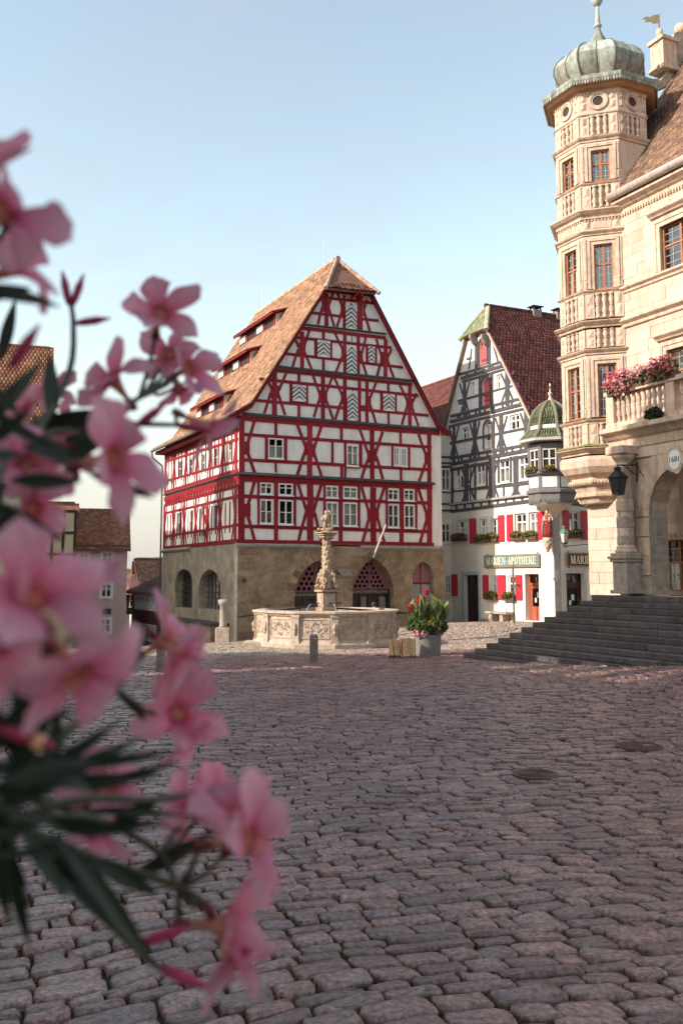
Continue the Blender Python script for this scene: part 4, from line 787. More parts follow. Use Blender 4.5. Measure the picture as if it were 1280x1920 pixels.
# --- connecting wing between both houses (its front is seen as a narrow strip)
sW = FP.px(846, 1000)[0]; FWg = Face(H2, (sW, 0, 0), (0, 1, 0), (1, 0, 0)); ztw = FWg.px(836, 862)[1]
wq = [FWg.rpx(827, 879, 843, 920), FWg.rpx(827, 981, 843, 1017), FWg.rpx(834, 1078, 845, 1113)]
wall(FWg, [(-2.2, zb2), (0, zb2), (0, FWg.px(836, 816)[1]), (-2.2, FWg.px(836, 816)[1])], [rect(q) for q in wq], .2, CREAM, name='wing_wall')
for q in wq: window(FWg, q, (WHITE, GLASS), 2, 2, [.6], d=-.03, fw=.06, mw=.05, mull=.07)
for v in (857, 868, 875, 922, 945, 957): bpx(FWg, (822, v), (846, v + .5), .1, GREY, .03, name='rail')
MB().quad((sW - .01, -.02, zb2), (sW - 1.5, -.02, zb2), (sW - 1.5, -2.2, zb2), (sW - .01, -2.2, zb2)).build('wing_floor', REDD, H2)
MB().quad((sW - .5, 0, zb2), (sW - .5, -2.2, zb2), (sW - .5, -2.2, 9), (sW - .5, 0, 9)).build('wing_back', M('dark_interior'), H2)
MB().box(sW - .5, -2.2, FWg.px(836, 814)[1], sW + .12, .02, FWg.px(836, 808)[1]).build('wing_eave', M('barge_dark', (.12, .05, .05), .7), H2)
# roof of the block behind, left of the gable
fQ = Face(H2, (0, 3.6, 0), (1, 0, 0), (0, -1, 0)); (qa, za), (qb, zb_) = fQ.px(770, 735), fQ.px(862, 708); qb = sL - .15
tp = [Vector((qa, -.3, za - 4.5)), Vector((qb, -.3, za - 4.5)), Vector((qb, 3.6, za)), Vector((qa, 3.6, za))]; sL2 = qb
mb = MB(); mb.prism([tp[0], tp[1], tp[2], tp[3]], (0, 0, -.1)); o = mb.build('rear_roof', M('roof_deck2'), H2); tiles(tp[0], tp[1], tp[2], tp[3], TILE2, o, name='roof_tiles'); ridge_run(tp[3], tp[2], o, TILE2, .1)
MB().box(qa, 1.1, -1, min(qb, sL), 1.3, za - 4.0).build('rear_wall', CREAM, H2)
# --- corner oriel
oc = Vector((-.12, .12, 0)); ow = H2.w(oc); zo = lambda v: z_at(ow.x, ow.y - .6, v)
OG = M('oriel_grey', (.17, .165, .17), .55, .2, 8, .15); A8 = math.pi / 8
def oct_band(prof, mat, name, parent=H2, smooth=False): return MB().lathe(oc, prof, 8, A8).build(name, mat, parent, smooth)
orl = oct_band([(.55, zo(950)), (1.0, zo(938)), (1.06, zo(937)), (1.06, zo(926)), (1.16, zo(924)), (1.16, zo(919)), (1.06, zo(917)), (1.06, zo(891)), (1.2, zo(889)), (1.2, zo(885)), (.9, zo(885))], OG, 'oriel_base')
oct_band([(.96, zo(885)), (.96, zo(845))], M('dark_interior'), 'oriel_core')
MB().lathe(oc, [(.05, zo(985)), (.12, zo(972)), (.3, zo(958)), (.6, zo(949)), (.95, zo(941))], 12).build('oriel_corbel', M('corbel_cream', (.7, .62, .5), .85, .15), H2, True)
for k in range(8):
    a = k * math.pi / 4; N = Vector((math.cos(a), math.sin(a), 0)); S = Vector((-N.y, N.x, 0)); S = S
    if N.x < -.3 and N.y > .3: continue
    f = Face(H2, oc + N * 1.06 * math.cos(A8), S, N); hw = 1.06 * math.sin(A8)
    mb = MB(); f.box(mb, -hw + .1, zo(914), hw - .1, zo(895), -.02, .012); mb.build('oriel_panel', PLASTER, orl)
    f2 = Face(H2, oc + N * 1.0 * math.cos(A8), S, N); hw = 1.0 * math.sin(A8)
    for sg in (-1, 1): mb = MB(); f2.box(mb, sg * hw - .08, zo(885), sg * hw + .08, zo(835), -.09, .0 + .002 * k); mb.build('oriel_post', OG, orl)
    window(f2, (-hw + .08, zo(884), hw - .08, zo(842)), (WHITE, GLASS), 2, 2, [.55], d=-.04, fw=.05, mw=.045, mull=.06, parent=orl, sill=False)
    mb = MB(); f2.box(mb, -hw, zo(842), hw, zo(832), -.06, .02); mb.build('oriel_lintel', OG, orl)
    n = 9
    for i in range(n):
        x = -hw + hw * 2 * (i + .5) / n; z1 = zo(937); mb = MB(); f3 = Face(H2, oc + N * 1.07 * math.cos(A8), S, N); f3.poly(mb, [(x - .035, z1), (x + .035, z1), (x + .03, z1 - .12), (x, z1 - .17), (x - .03, z1 - .12)], -.03, 0.0); mb.build('fringe_tooth', OG, orl)
rp_ = [(1.36, 824), (1.1, 812), (.97, 804), (.94, 796), (.84, 780), (.66, 766), (.4, 755), (.12, 747)]
orf = oct_band([(1.3, zo(829)), (1.42, zo(828)), (1.42, zo(823)), (1.3, zo(822.5))], M('zinc_gutter', (.45, .44, .42), .5, .15), 'oriel_eave')
for k in range(8):
    a0 = A8 + k * math.pi / 4 - math.pi / 4; a1 = a0 + math.pi / 4; Pm = lambda r, z, a: Vector((oc.x + r * math.cos(a), oc.y + r * math.sin(a), z))
    for i in range(len(rp_) - 1):
        (r0, v0), (r1, v1) = rp_[i], rp_[i + 1]; q = [Pm(r0, zo(v0), a0), Pm(r0, zo(v0), a1), Pm(r1, zo(v1), a1), Pm(r1, zo(v1), a0)]
        if i == 2: MB().prism(q, (0, 0, -.03)).build('white_band', M('white_lead', (.6, .62, .62), .5), orf)
        else: MB().prism(q, (0, 0, -.03)).build('roof_board', M('roof_deck2'), orf); tiles(*q, TGREEN, orf, name='oriel_tiles', tw=.11, ch=.1, th=.012)
    mb = MB(); mb.tube([Pm(r + .02, zo(v), a0) for r, v in rp_], [.075] * 7 + [.05], 7); mb.build('hip_ridge', M('mossy_ridge', (.2, .19, .12), .8, .3, 12), orf)
mb = MB(); mb.lathe(oc, [(.17, zo(750)), (.1, zo(744)), (.05, zo(738)), (.04, zo(737)), (.1, zo(735)), (.1, zo(732)), (.04, zo(730)), (.03, zo(722))], 10); mb.build('finial', M('pale_finial', (.6, .5, .38), .5, .1), orf, True)
mb = MB(); zc = zo(720)
for k in range(8): a = k * math.pi / 4; mb.tube([(oc.x, oc.y, zc), (oc.x + .15 * math.cos(a) * .44, oc.y - .15 * math.cos(a) * .9, zc + .15 * math.sin(a))], [.03, .005], 5)
mb.build('gilded_star', M('gilt', (.75, .55, .22), .35, .05, metal=.7), orf)
# --- signs with raised serif letters
def glyph(ch):
    T, t, e = .19, .075, .045; st = lambda x: [[(x, 0), (x + T, 0), (x + T, 1), (x, 1)], [(x - e, 0), (x + T + e, 0), (x + T + e, .05), (x - e, .05)], [(x - e, .95), (x + T + e, .95), (x + T + e, 1), (x - e, 1)]]
    def bowl(cx, cy, rx, ry, a0, a1, th, tv, n=8):
        out = []
        for i in range(n):
            p, q = a0 + (a1 - a0) * i / n, a0 + (a1 - a0) * (i + 1) / n; o = lambda a: (cx + rx * math.cos(a), cy + ry * math.sin(a)); ii = lambda a: (cx + (rx - th) * math.cos(a), cy + (ry - tv) * math.sin(a)); out.append([ii(p), ii(q), o(q), o(p)])
        return out
    q = math.pi / 2
    if ch == 'I': return .3, st(.05)
    if ch == 'M': return .92, [[(.1, 0), (.1 + t, 0), (.1 + t, 1), (.1, 1)], [(.04, 0), (.24, 0), (.24, .05), (.04, .05)], *st(.68), [(.05, 1), (.25, 1), (.5, .12), (.42, .0)], [(.42, 0), (.5, 0), (.72, 1), (.66, 1)]]
    if ch == 'N': return .8, [[(.1, 0), (.1 + t, 0), (.1 + t, 1), (.1, 1)], [(.03, 0), (.25, 0), (.25, .05), (.03, .05)], [(.04, 1), (.24, 1), (.72, 0), (.62, 0)], [(.65, 0), (.72, 0), (.72, 1), (.65, 1)], [(.56, .95), (.8, .95), (.8, 1), (.56, 1)]]
    if ch == 'A': return .76, [[(.08, 0), (.15, 0), (.42, 1), (.36, 1)], [(.32, 1), (.46, 1), (.72, 0), (.52, 0)], [(.2, .3), (.56, .3), (.56, .36), (.2, .36)], [(.02, 0), (.22, 0), (.22, .05), (.02, .05)], [(.46, 0), (.78, 0), (.78, .05), (.46, .05)]]
    if ch == 'E': return .62, st(.05) + [[(.2, .93), (.56, .93), (.56, 1), (.2, 1)], [(.5, .78), (.57, .78), (.57, 1), (.5, 1)], [(.2, .47), (.45, .47), (.45, .54), (.2, .54)], [(.42, .4), (.47, .4), (.47, .62), (.42, .62)], [(.2, 0), (.58, 0), (.58, .07), (.2, .07)], [(.52, 0), (.59, 0), (.59, .22), (.52, .22)]]
    if ch in 'PR':
        o = st(.05) + bowl(.28, .73, .3, .27, -q, q, .17, .07) + [[(.2, .93), (.3, .93), (.3, 1), (.2, 1)], [(.2, .46), (.3, .46), (.3, .53), (.2, .53)]]
        return (.64, o) if ch == 'P' else (.72, o + [[(.26, .48), (.42, .48), (.7, 0), (.52, 0)], [(.5, 0), (.74, 0), (.74, .05), (.5, .05)]])
    if ch == 'O': return .74, bowl(.37, .5, .34, .51, 0, 4 * q, .18, .07, 18)
    if ch == 'T': return .66, st(.23) + [[(.02, .93), (.63, .93), (.63, 1), (.02, 1)], [(.02, .76), (.08, .76), (.08, 1), (.02, 1)], [(.57, .76), (.63, .76), (.63, 1), (.57, 1)]]
    if ch == 'H': return .78, st(.05) + st(.5) + [[(.2, .47), (.55, .47), (.55, .54), (.2, .54)]]
    if ch == 'K': return .74, st(.05) + [[(.22, .4), (.3, .36), (.66, .97), (.58, 1)], [(.32, .56), (.46, .68), (.74, 0), (.54, 0)], [(.5, 0), (.76, 0), (.76, .05), (.5, .05)], [(.5, .95), (.72, .95), (.72, 1), (.5, 1)]]
    return .36, [[(.06, .4), (.28, .4), (.28, .52), (.06, .52)]]
def sign(name, label, f, r, back, mat_letter, txt, clip=None, d=.06):
    s0, z0, s1, z1 = r; mb = MB(); f.box(mb, s0 - .06, z0 - .06, s1 + .06, z1 + .06, d, d + .05); root = H2
    p = f.root.w(f.pt((s0 + s1) / 2, (z0 + z1) / 2, d)); R_ = Root(name, label, 'sign', p, f.root.ang)
    off = R_.l(p) - f.pt((s0 + s1) / 2, (z0 + z1) / 2, d)
    def bld(mb, nm, mat, par=None):
        mb.v = [tuple(Vector(q) + off) for q in mb.v]; return mb.build(nm, mat, par or R_)
    bld(mb, 'sign_frame', M('sign_frame_brown', (.28, .2, .16), .6)); mb = MB(); f.box(mb, s0, z0, s1, z1, d + .045, d + .056); bd = bld(mb, 'sign_board', back)
    W_ = sum(glyph(c)[0] for c in txt) + .06 * len(txt); h = (z1 - z0) * .74; sc = (s1 - s0) * .93 / W_; x = s0 + (s1 - s0) * .035; zb = z0 + (z1 - z0) * .13
    for c in txt:
        w_, P = glyph(c); mb = MB()
        for k, pol in enumerate(P): f.poly(mb, [(x + a * sc, zb + b_ * h) for a, b_ in pol], d + .05, d + .066 + .0004 * k)
        bld(mb, 'letter', mat_letter); x += (w_ + .06) * sc
    mb = MB()
    for q in (.03, .97): s = s0 + (s1 - s0) * q; f.box(mb, s - .015, z0 - .12, s + .015, z1 + .12, -.02, d)
    bld(mb, 'sign_bracket', DARKF); return R_
LETT = M('letter_gold_white', (.85, .74, .5), .5, .05, 8, 0)
sign('shop_sign', 'long teal pharmacy sign with cream lettering on the sunlit facade', FP, FP.rpx(911.5, 1042, 1012, 1061), M('teal_board', (.14, .25, .27), .5, .12), LETT, 'MARIEN-APOTHEKE')
r2 = FR.rpx(1061, 1039, 1106, 1060); r2 = (r2[0], r2[1], r2[0] + 3.55 , r2[3]); sign('shop_sign', 'dark brown pharmacy sign in the shaded lane, cut off by the town hall corner', FR, r2, M('brown_board', (.06, .03, .022), .5, .12), LETT, 'MARIEN-APOTHEKE')
# --- window boxes with flowers
def flower_box(f, u0, v0, u1, label, blos, d=.15, h=.15, dens=260, lush=1.0):
    s0, z0 = f.px(u0, v0); s1, _ = f.px(u1, v0); p = f.root.w(f.pt((s0 + s1) / 2, z0, 0)); R_ = Root('flower_box', label, 'flower box', p, f.root.ang, 'window boxes on the pharmacy house'); o = R_.l(p)
    c = R_.inv @ (f.root.rot @ (f.N)); sd = R_.inv @ (f.root.rot @ f.S); hw = abs(s1 - s0) / 2; mb = MB(); P = [sd * a + c * b_ for a, b_ in ((-hw, .01), (hw, .01), (hw, .2), (-hw, .2))]; mb.prism([q + Vector((0, 0, -.1)) for q in P], (0, 0, .16)); mb.build('planter_box', M('box_brown', (.12, .07, .05), .8), R_)
    cc = c * d + Vector((0, 0, .14)); rr = (abs(sd.x) * hw + abs(c.x) * .16 + .04, abs(sd.y) * hw + abs(c.y) * .16 + .04, h * lush)
    leaves(cc, rr, int(dens * hw * 2 + 60), .075, LEAFG, R_, 'foliage'); leaves(cc + Vector((0, 0, .04)), (rr[0] * 1.02, rr[1] * 1.15, rr[2] * 1.05), int(dens * hw * .9 + 12), .05, blos, R_, 'blossoms', aspect=1.1)
for u0, v0, u1, lb_, bl in ((851, 1012, 877, 'dark leafy window box on the shaded part of the first floor', BLOSRED), (894, 1014, 914, 'window box with orange bloom at the shadow edge, first floor', BLOSYEL), (915, 1012, 936, 'sunlit window box left of the open red shutter, first floor', BLOSYEL), (963, 1009, 985, 'window box left of the pair of sunlit white windows', BLOSYEL), (988, 1008, 1010, 'window box beside the red shutter nearest the corner statue', BLOSYEL),
                          (914, 1120, 934, 'ground floor window box left of the street sign pole', BLOSYEL), (946, 1122, 968, 'ground floor window box behind the street sign pole', BLOSYEL)): flower_box(FP, u0, v0, u1, lb_, bl)
flower_box(FR, 1066, 1005, 1088, 'shaded window box in the lane behind the wall lantern', BLOSRED)
for k, lb_ in ((6, 'orange flower box on the sunny left sill of the corner oriel'), (7, 'orange flower box on the front sill of the corner oriel')):
    a = k * math.pi / 4; N = Vector((math.cos(a), math.sin(a), 0)); f = Face(H2, oc + N * 1.02, (-N.y, N.x, 0), N); p = H2.w(f.pt(0, zo(886), .1)); R_ = Root('flower_box', lb_, 'flower box', p, H2.ang, 'flower boxes on the oriel')
    S_ = Vector((-N.y, N.x, 0)); mb = MB(); mb.prism([S_ * q + N * e for q, e in ((-.36, -.06), (.36, -.06), (.36, .08), (-.36, .08))], (0, 0, .1)); mb.build('planter_box', M('box_brown'), R_); leaves((0, 0, .14), (.34, .22, .12), 260, .07, LEAFG, R_); leaves((0, 0, .17), (.36, .24, .12), 150, .05, BLOSYEL, R_, 'blossoms', aspect=1.1)
# ================================================================ town hall with corner tower
SAND = M('sandstone', (.62, .485, .385), .85, .14, 3.5, .35, 40, island=.15, dirt=(.36, .25, .18), dirt_amt=.62, dirt_scale=1.5, streak=2.2)
SANDT = M('sandstone_trim', (.6, .455, .35), .8, .2, 5, .25, 50, dirt=(.2, .14, .1), dirt_amt=.72, dirt_scale=2.2, streak=2.4)
SANDG = M('grey_sandstone', (.42, .35, .28), .9, .3, 5, .4, 40, dirt=(.2, .17, .14), dirt_amt=.6, dirt_scale=2)
OAK = M('oak_window', (.36, .15, .07), .5, .2, 10, .1, 60)
MOSS = M('moss_ledge', (.2, .19, .07), .95, .4, 12, .5, 30)
COPPER = M('copper_patina', (.4, .46, .4), .5, .35, 5, .25, 25, island=.16, col2=(.22, .22, .18), dirt=(.06, .052, .042), dirt_amt=.85, dirt_scale=1.8, streak=2.6)
COPRIB = M('copper_seam', (.12, .12, .1), .5, .3, 6, .1)
GLASS2 = glass('town_hall_glass', (.8, .86, .9), 1.5, .16)
H3 = Root('town_hall', 'sandstone renaissance town hall with octagonal corner tower and arcade', 'town hall', (7.81, 30, 0), ANG_L)
FW = Face(H3, (0, 0, 0), (1, 0, 0), (0, -1, 0)); XE = 8.5
TX = .42; V_AB = H3.w((.66 + TX, -.83, 0)); zt_ = lambda v: z_at(V_AB.x, V_AB.y, v)
zC = FW.px(1165, 398)[1]; zplat = 1.80
# --- main wall: individually laid ashlar blocks round the openings
w1 = FW.px(1237, 460)[0]; W1r = (w1, FW.px(1240, 508)[1], w1 + 1.35, FW.px(1240, 424)[1]); w2 = FW.px(1250, 690)[0]; W2r = (w2, FW.px(1256, 745)[1], w2 + 1.25, FW.px(1256, 655)[1])
dwr = (FW.px(1241, 1060)[0], zplat, FW.px(1241, 1060)[0] + 1.1, FW.px(1262, 1012)[1]); dwr = (dwr[0], zplat + .1, dwr[2], dwr[3])
OPEN = [W1r, W2r, dwr]
e = .16
def ashlar(f, s0, s1, z0, z1, holes, mat, rh=.34, L=.8, name='ashlar_block', d0=-.25, dj=.006):
    n = max(1, round((z1 - z0) / rh)); rh = (z1 - z0) / n
    for r in range(n):
        a, c = z0 + r * rh, z0 + (r + 1) * rh; segs = [(s0, s1)]
        for h in holes:
            if h[1] < c - .02 and h[3] > a + .02:
                ns = []
                for p, q in segs:
                    if h[2] <= p or h[0] >= q: ns.append((p, q)); continue
                    if h[0] > p: ns.append((p, h[0]))
                    if h[2] < q: ns.append((h[2], q))
                segs = ns
        for p, q in segs:
            x = p; first = True
            while x < q - .01:
                w_ = L * random.uniform(.7, 1.25) * (.5 if first and r % 2 else 1); x2 = x + w_; x2 = q if q - x2 < .25 else x2; first = False; mb = MB(); g = .004; dd = random.uniform(-dj, dj)
                f.box(mb, x + g, a + g, x2 - g, c - g, d0, dd); mb.build(name, mat, f.root); x = x2
ashlar(FW, -.05, XE, zplat - .05, zC - .1, OPEN, SAND)
MB().box(.0, .03, -.5, XE, .26, zplat).build('footing', SANDG, H3)
mb = MB()
for q in OPEN: pass
wall(FW, [(-.02, -.5), (XE, -.5), (XE, zC), (-.02, zC)], [rect(q) for q in OPEN], .15, M('mortar', (.5, .38, .27), .95), 'wall_core', d=-.05)
def tall_window(f, r, cols=2, rowf=(.55,), lead=2, mats=None, d=-.16, parent=None):
    s0, z0, s1, z1 = r; o = window(f, r, (OAK, GLASS2), cols, 2, list(rowf), d=d, fw=.05, mw=.06, mull=.075, parent=parent, sill=False); mb = MB(); W_ = s1 - s0
    for c in range(cols):
        a = s0 + W_ * c / cols; 
        for k in range(1, lead): x = a + W_ / cols * k / lead; f.box(mb, x - .008, z0 + .05, x + .008, z1 - .05, d - .02, d + .004)
    for k in range(1, 6): z = z0 + (z1 - z0) * k / 6; f.box(mb, s0 + .05, z - .007, s1 - .05, z + .007, d - .02, d + .003)
    mb.build('leading', M('lead_bar', (.4, .4, .38), .5), o)
    return o
def frame_stone(f, r, e, mat, hood=True, parent=None, pr=.05, sill=True):
    s0, z0, s1, z1 = r
    for i, (ee, dd) in enumerate(((e, pr), (e * .55, pr * .45))):
        mb = MB(); i0 = 0 if i else e * .55
        if i == 0:
            f.box(mb, s0 - e, z0, s0 - i0, z1 + e, -.1, dd); f.box(mb, s1 + i0, z0, s1 + e, z1 + e, -.1, dd); f.box(mb, s0 - i0, z1 + i0, s1 + i0, z1 + e, -.1, dd - .001)
        else:
            f.box(mb, s0 - ee, z0, s0, z1 + ee, -.2, dd); f.box(mb, s1, z0, s1 + ee, z1 + ee, -.2, dd); f.box(mb, s0, z1, s1, z1 + ee, -.2, dd - .001)
        mb.build('window_surround', mat, parent or f.root)
    if hood:
        mb = MB(); f.mould(mb, s0 - e - .1, s1 + e + .1, [(0, 0), (.08, .0), (.1, .04), (.18, .1), (.2, .12), (.2, .17), (0, .2)], z1 + e + .08); mb.build('window_hood', SANDT, parent or f.root)
for q in OPEN[:2]: tall_window(FW, q); frame_stone(FW, q, .24, SANDT)
tall_window(FW, dwr); frame_stone(FW, dwr, .2, SANDT, False)
CORN = [(0, -.22), (.05, -.22), (.06, -.1), (.14, -.06), (.2, 0), (.3, .05), (.32, .06), (.32, .14), (.0, .2)]
STRG = [(0, -.16), (.06, -.14), (.07, -.06), (.16, 0), (.18, .02), (.18, .09), (0, .16)]
xB = 1.49 + TX
def string_w(v, u, prof, k=1.0, name='string_course'):
    z = FW.px(u, v)[1]; mb = MB(); FW.mould(mb, xB - .1, XE, [(d * k, q * k) for d, q in prof], z); return mb.build(name, SANDT, H3)
string_w(545, 1166, STRG, .8); string_w(607, 1167, STRG, 1.1)
cz = FW.px(1160, 392)[1]; mb = MB(); FW.mould(mb, xB - .1, XE, CORN, cz); mb.build('cornice', SANDT, H3)
for i in range(60):
    x = xB + .05 + i * .11; mb = MB(); FW.box(mb, x, cz - .3, x + .06, cz - .22, 0, .06); mb.build('dentil', SANDT, H3)
# gutter and roof
mb = MB(); mb.tube([FW.pt(xB - .1, cz + .3, .38), FW.pt(XE, cz + .3, .38)], .13, 10); mb.build('gutter', M('gutter_zinc', (.42, .37, .33), .5, .2, 4), H3, True)
for i in range(8):
    x = xB + .3 + i * .72; mb = MB(); mb.lathe(FW.pt(x, cz + .3, .38), [(.145, -.02), (.145, .02)], 10); o = None; mb2 = MB(); mb2.tube([FW.pt(x - .02, cz + .3, .38), FW.pt(x + .02, cz + .3, .38)], .14, 10); mb2.build('gutter_clip', M('gutter_zinc'), H3)
TILE3 = M('brown_roof_tile', (.2, .12, .085), .85, .3, 14, .3, 60, island=.35, col2=(.3, .19, .13), dirt=(.08, .055, .045), dirt_amt=.5, dirt_scale=2)
RH = 9.0; RD = 6.2
r0, r1, r2, r3 = Vector((.45, -.3, cz + .24)), Vector((XE, -.3, cz + .24)), Vector((XE, RD, cz + RH)), Vector((.45, RD, cz + RH))
mb = MB(); mb.prism([r0, r1, r2, r3], (0, .1, -.12)); rf3 = mb.build('roof', M('roof_deck'), H3); tiles(r0, r1, r2, r3, TILE3, rf3, name='roof_tiles', tw=.17, ch=.15, th=.028, jit=1.6)
MB().quad((.45, RD * 2, cz), (XE, RD * 2, cz), (XE, RD, cz + RH), (.45, RD, cz + RH)).build('rear_roof', M('roof_deck'), H3)
MB().quad((0, .26, -.5), (0, 12, -.5), (0, 12, zC), (0, .26, zC)).build('side_wall', SAND, H3); MB().quad((0, 12, -.5), (XE, 12, -.5), (XE, 12, zC), (0, 12, zC)).build('back_wall', SAND, H3); MB().quad((XE, .26, -.5), (XE, 12, -.5), (XE, 12, zC), (XE, .26, zC)).build('side_wall', SAND, H3); MB().quad((0, .3, zC - .05), (XE, .3, zC - .05), (XE, 12, zC - .05), (0, 12, zC - .05)).build('attic_floor', REDD, H3)
# gable parapet with scrolls on the far end of the roof, pedestal and ball finials
gb = []; 
prof = [(.2, .3), (.9, 1.0)]
fG = Face(H3, (.45, 0, 0), (0, 1, 0), (1, 0, 0))
def gp(u, v): return fG.px(u, v)
MB().prism([(.45, .2, cz), (.45, RD, cz + RH + .2), (.45, RD * 2 - .2, cz)], (-.35, 0, 0)).build('gable_wall', SAND, H3)
stp = [(1215, 175), (1217, 155), (1228, 146), (1237, 150), (1246, 142), (1250, 132), (1243, 128), (1236, 132), (1230, 128), (1233, 121), (1243, 118), (1243, 82), (1237, 78), (1250, 72), (1262, 70), (1264, 62), (1272, 58), (1282, 62), (1296, 66), (1300, 140)]
mb = MB(); P = [gp(*q) for q in stp]; mb.prism([fG.pt(s, z, -.02) for s, z in P] , (-.4, 0, 0)); mb.build('gable_scroll', SANDG, H3)
s, z = gp(1240, 118); s1_, z1_ = gp(1262, 82); mb = MB(); mb.box(-.05, s - .02, z - .1, .55, s1_ + .02, z1_); mb.box(-.12, s - .1, z1_, .62, s1_ + .1, z1_ + .12); mb.box(-.1, s - .08, z - .2, .6, s1_ + .08, z - .05); pd = mb.build('gable_pedestal', SANDT, H3)
c = Vector((.25, gp(1244, 76)[0], gp(1244, 78)[1])); q = gp(1244, 55)[1] - c.z; mb = MB(); mb.lathe(c, [(.15, 0), (.12, .06), (.06, .1), (.055, q * .5), (.09, q * .53), (.05, q * .58), (.1, q * .72), (.13, q * .98), (.1, q * 1.2), (.03, q * 1.3)], 12); mb.build('ball_finial', SANDT, pd, True)
zt1 = c.z + q * 1.2; zt2 = gp(1243, 22)[1]; mb = MB(); mb.tube([(c.x, c.y, zt1), (c.x, c.y, zt2)], .025, 6); mb.build('vane_rod', M('rusty_rod', (.25, .1, .08), .6), pd)
mb = MB(); fl = [(0, 0), (-.2, -.02), (-.3, -.1), (-.42, -.06), (-.6, -.17), (-.46, -.2), (-.5, -.28), (-.3, -.27), (-.22, -.34), (0, -.32)]; wv = H3.inv @ Vector((1, 0, 0)); mb.prism([Vector((c.x, c.y, zt2 + b_)) + wv * a for a, b_ in fl], (0, .02, 0)); mb.build('vane_flag', M('vane_gilt', (.3, .23, .13), .5, .2, metal=.3), pd)
s, z = gp(1283, 50); mb = MB(); mb.blob((.25, s, z), .24, 10, 8, .02); mb.build('ball_finial', SANDT, H3, True)
# --- tower
SIDE = 1.18; AP = SIDE * 1.2071; TC = Vector((.07 + TX, -.83 + AP, 0)); TW = H3.w(TC)
def facet(k):        # 0 = A (parallel to the wall), 1 = B, 2 = C, -1 = hidden left
    a = -math.pi / 2 + k * math.pi / 4; N = Vector((math.cos(a), math.sin(a), 0)); S = Vector((-N.y, N.x, 0)); return Face(H3, TC + N * AP, S, N)
FAC = {k: facet(k) for k in (-1, 0, 1, 2)}
HS = SIDE / 2
MB().lathe(TC, [((AP - .12) / math.cos(A8), zt_(850)), ((AP - .12) / math.cos(A8), zt_(165))], 8, A8).build('tower_core', M('dark_interior'), H3)
def band(v0, v1, d, ks=(-1, 0, 1, 2), mat=SAND, name='tower_course', dd=0.0):
    for k in ks:
        f = FAC[k]; mb = MB(); f.box(mb, -HS - d * .414, zt_(v1), HS + d * .414, zt_(v0), -.12, d + .0011 * (k + 1)); mb.build(name, mat, H3)
def cornice(v, h, out, ks=(-1, 0, 1, 2), mat=None, name='tower_cornice', dent=False):
    z = zt_(v); t = math.tan(A8)
    for k in ks:
        f = FAC[k]; mb = MB(); f.mould(mb, -HS, HS, [(-.05, -h), (out * .25, -h), (out * .3, -h * .55), (out * .65, -h * .3), (out * .9, 0), (out, .02), (out, h * .3), (-.05, h * .55)], z, t, t); mb.build(name, mat or SANDT, H3)
        if dent:
            for i in range(11): x = -HS + .06 + i * (SIDE - .12) / 10.5; mb = MB(); f.box(mb, x, z - h - .07, x + .05, z - h, 0, .04); mb.build('dentil', SANDT, H3)
def balusters(v0, v1, ks=(0, 1, 2)):
    z1, z0 = zt_(v0), zt_(v1); H = z1 - z0
    for k in ks:
        f = FAC[k]
        for sg in (-1, 1):
            mb = MB(); a, c = (sg * HS - sg * .02, sg * HS - sg * .29); a, c = min(a, c), max(a, c); f.box(mb, a, z0, c, z1, -.1, .02); o = mb.build('pier_panel', SAND, H3)
            for p, q in ((z0 + .03, (z0 + z1) / 2 - .02), ((z0 + z1) / 2 + .02, z1 - .03)):
                mb = MB(); mid = ((a + c) / 2, (p + q) / 2); C4 = [f.pt(a + .04, p, .02), f.pt(c - .04, p, .02), f.pt(c - .04, q, .02), f.pt(a + .04, q, .02)]; m1, m2 = f.pt(mid[0], p + (q - p) * .35, .055), f.pt(mid[0], q - (q - p) * .35, .055); mb.add(C4 + [m1, m2], [(0, 1, 4), (1, 2, 5, 4), (2, 3, 5), (3, 0, 4, 5)]); mb.build('diamond_boss', SANDT, o)
        mb = MB(); f.box(mb, -HS + .29, z0, HS - .29, z1, -.14, -.07); mb.build('niche_back', SAND, H3)
        for i in range(3):
            x = (i - 1) * .2; mb = MB(); pr = [(.07, 0), (.07, .07), (.045, .1), (.05, .2), (.075, .3), (.05, .45), (.04, .49), (.06, .5), (.04, .52), (.05, .6), (.075, .75), (.05, .88), (.045, .92), (.07, .94), (.07, 1)]
            mb.lathe(f.pt(x, z0, -.01), [(r * 1.05, q * H) for r, q in pr], 10); mb.build('baluster', SANDT, H3, True)
def twin(v0, v1, ks, vt=None, band_sides=True):
    z1, z0 = zt_(v0), zt_(v1); H = z1 - z0
    for k in ks:
        f = FAC[k]; wl = (-.27, z0 + .02, .29, z1 - .28); frame_stone(f, wl, .2, SANDT, False, pr=.06); tall_window(f, wl, 2, (.56,), 2, d=-.1)
        for sg in (-1, 1):
            mb = MB(); a, c = sorted((sg * HS, sg * .48)); f.box(mb, a, z0, c, z1, -.1, .0 + .001 * k); mb.build('tower_pier', SAND, H3); mb = MB(); f.box(mb, a + .025, z0 + .32, c - .025, z1 - .1, -.02, .028); mb.build('pilaster_strip', SANDT, H3)
            mb = MB(); f.box(mb, a + .03, z0 + .04, c - .03, z0 + .28, -.02, .045); mb.build('pier_block', SANDT, H3)
        mb = MB(); f.box(mb, -.48, z1 - .08, .48, z1, -.1, .0); mb.build('tower_course', SAND, H3)
cornice(174, .1, .1, dent=True); band(178, 218, 0.0)
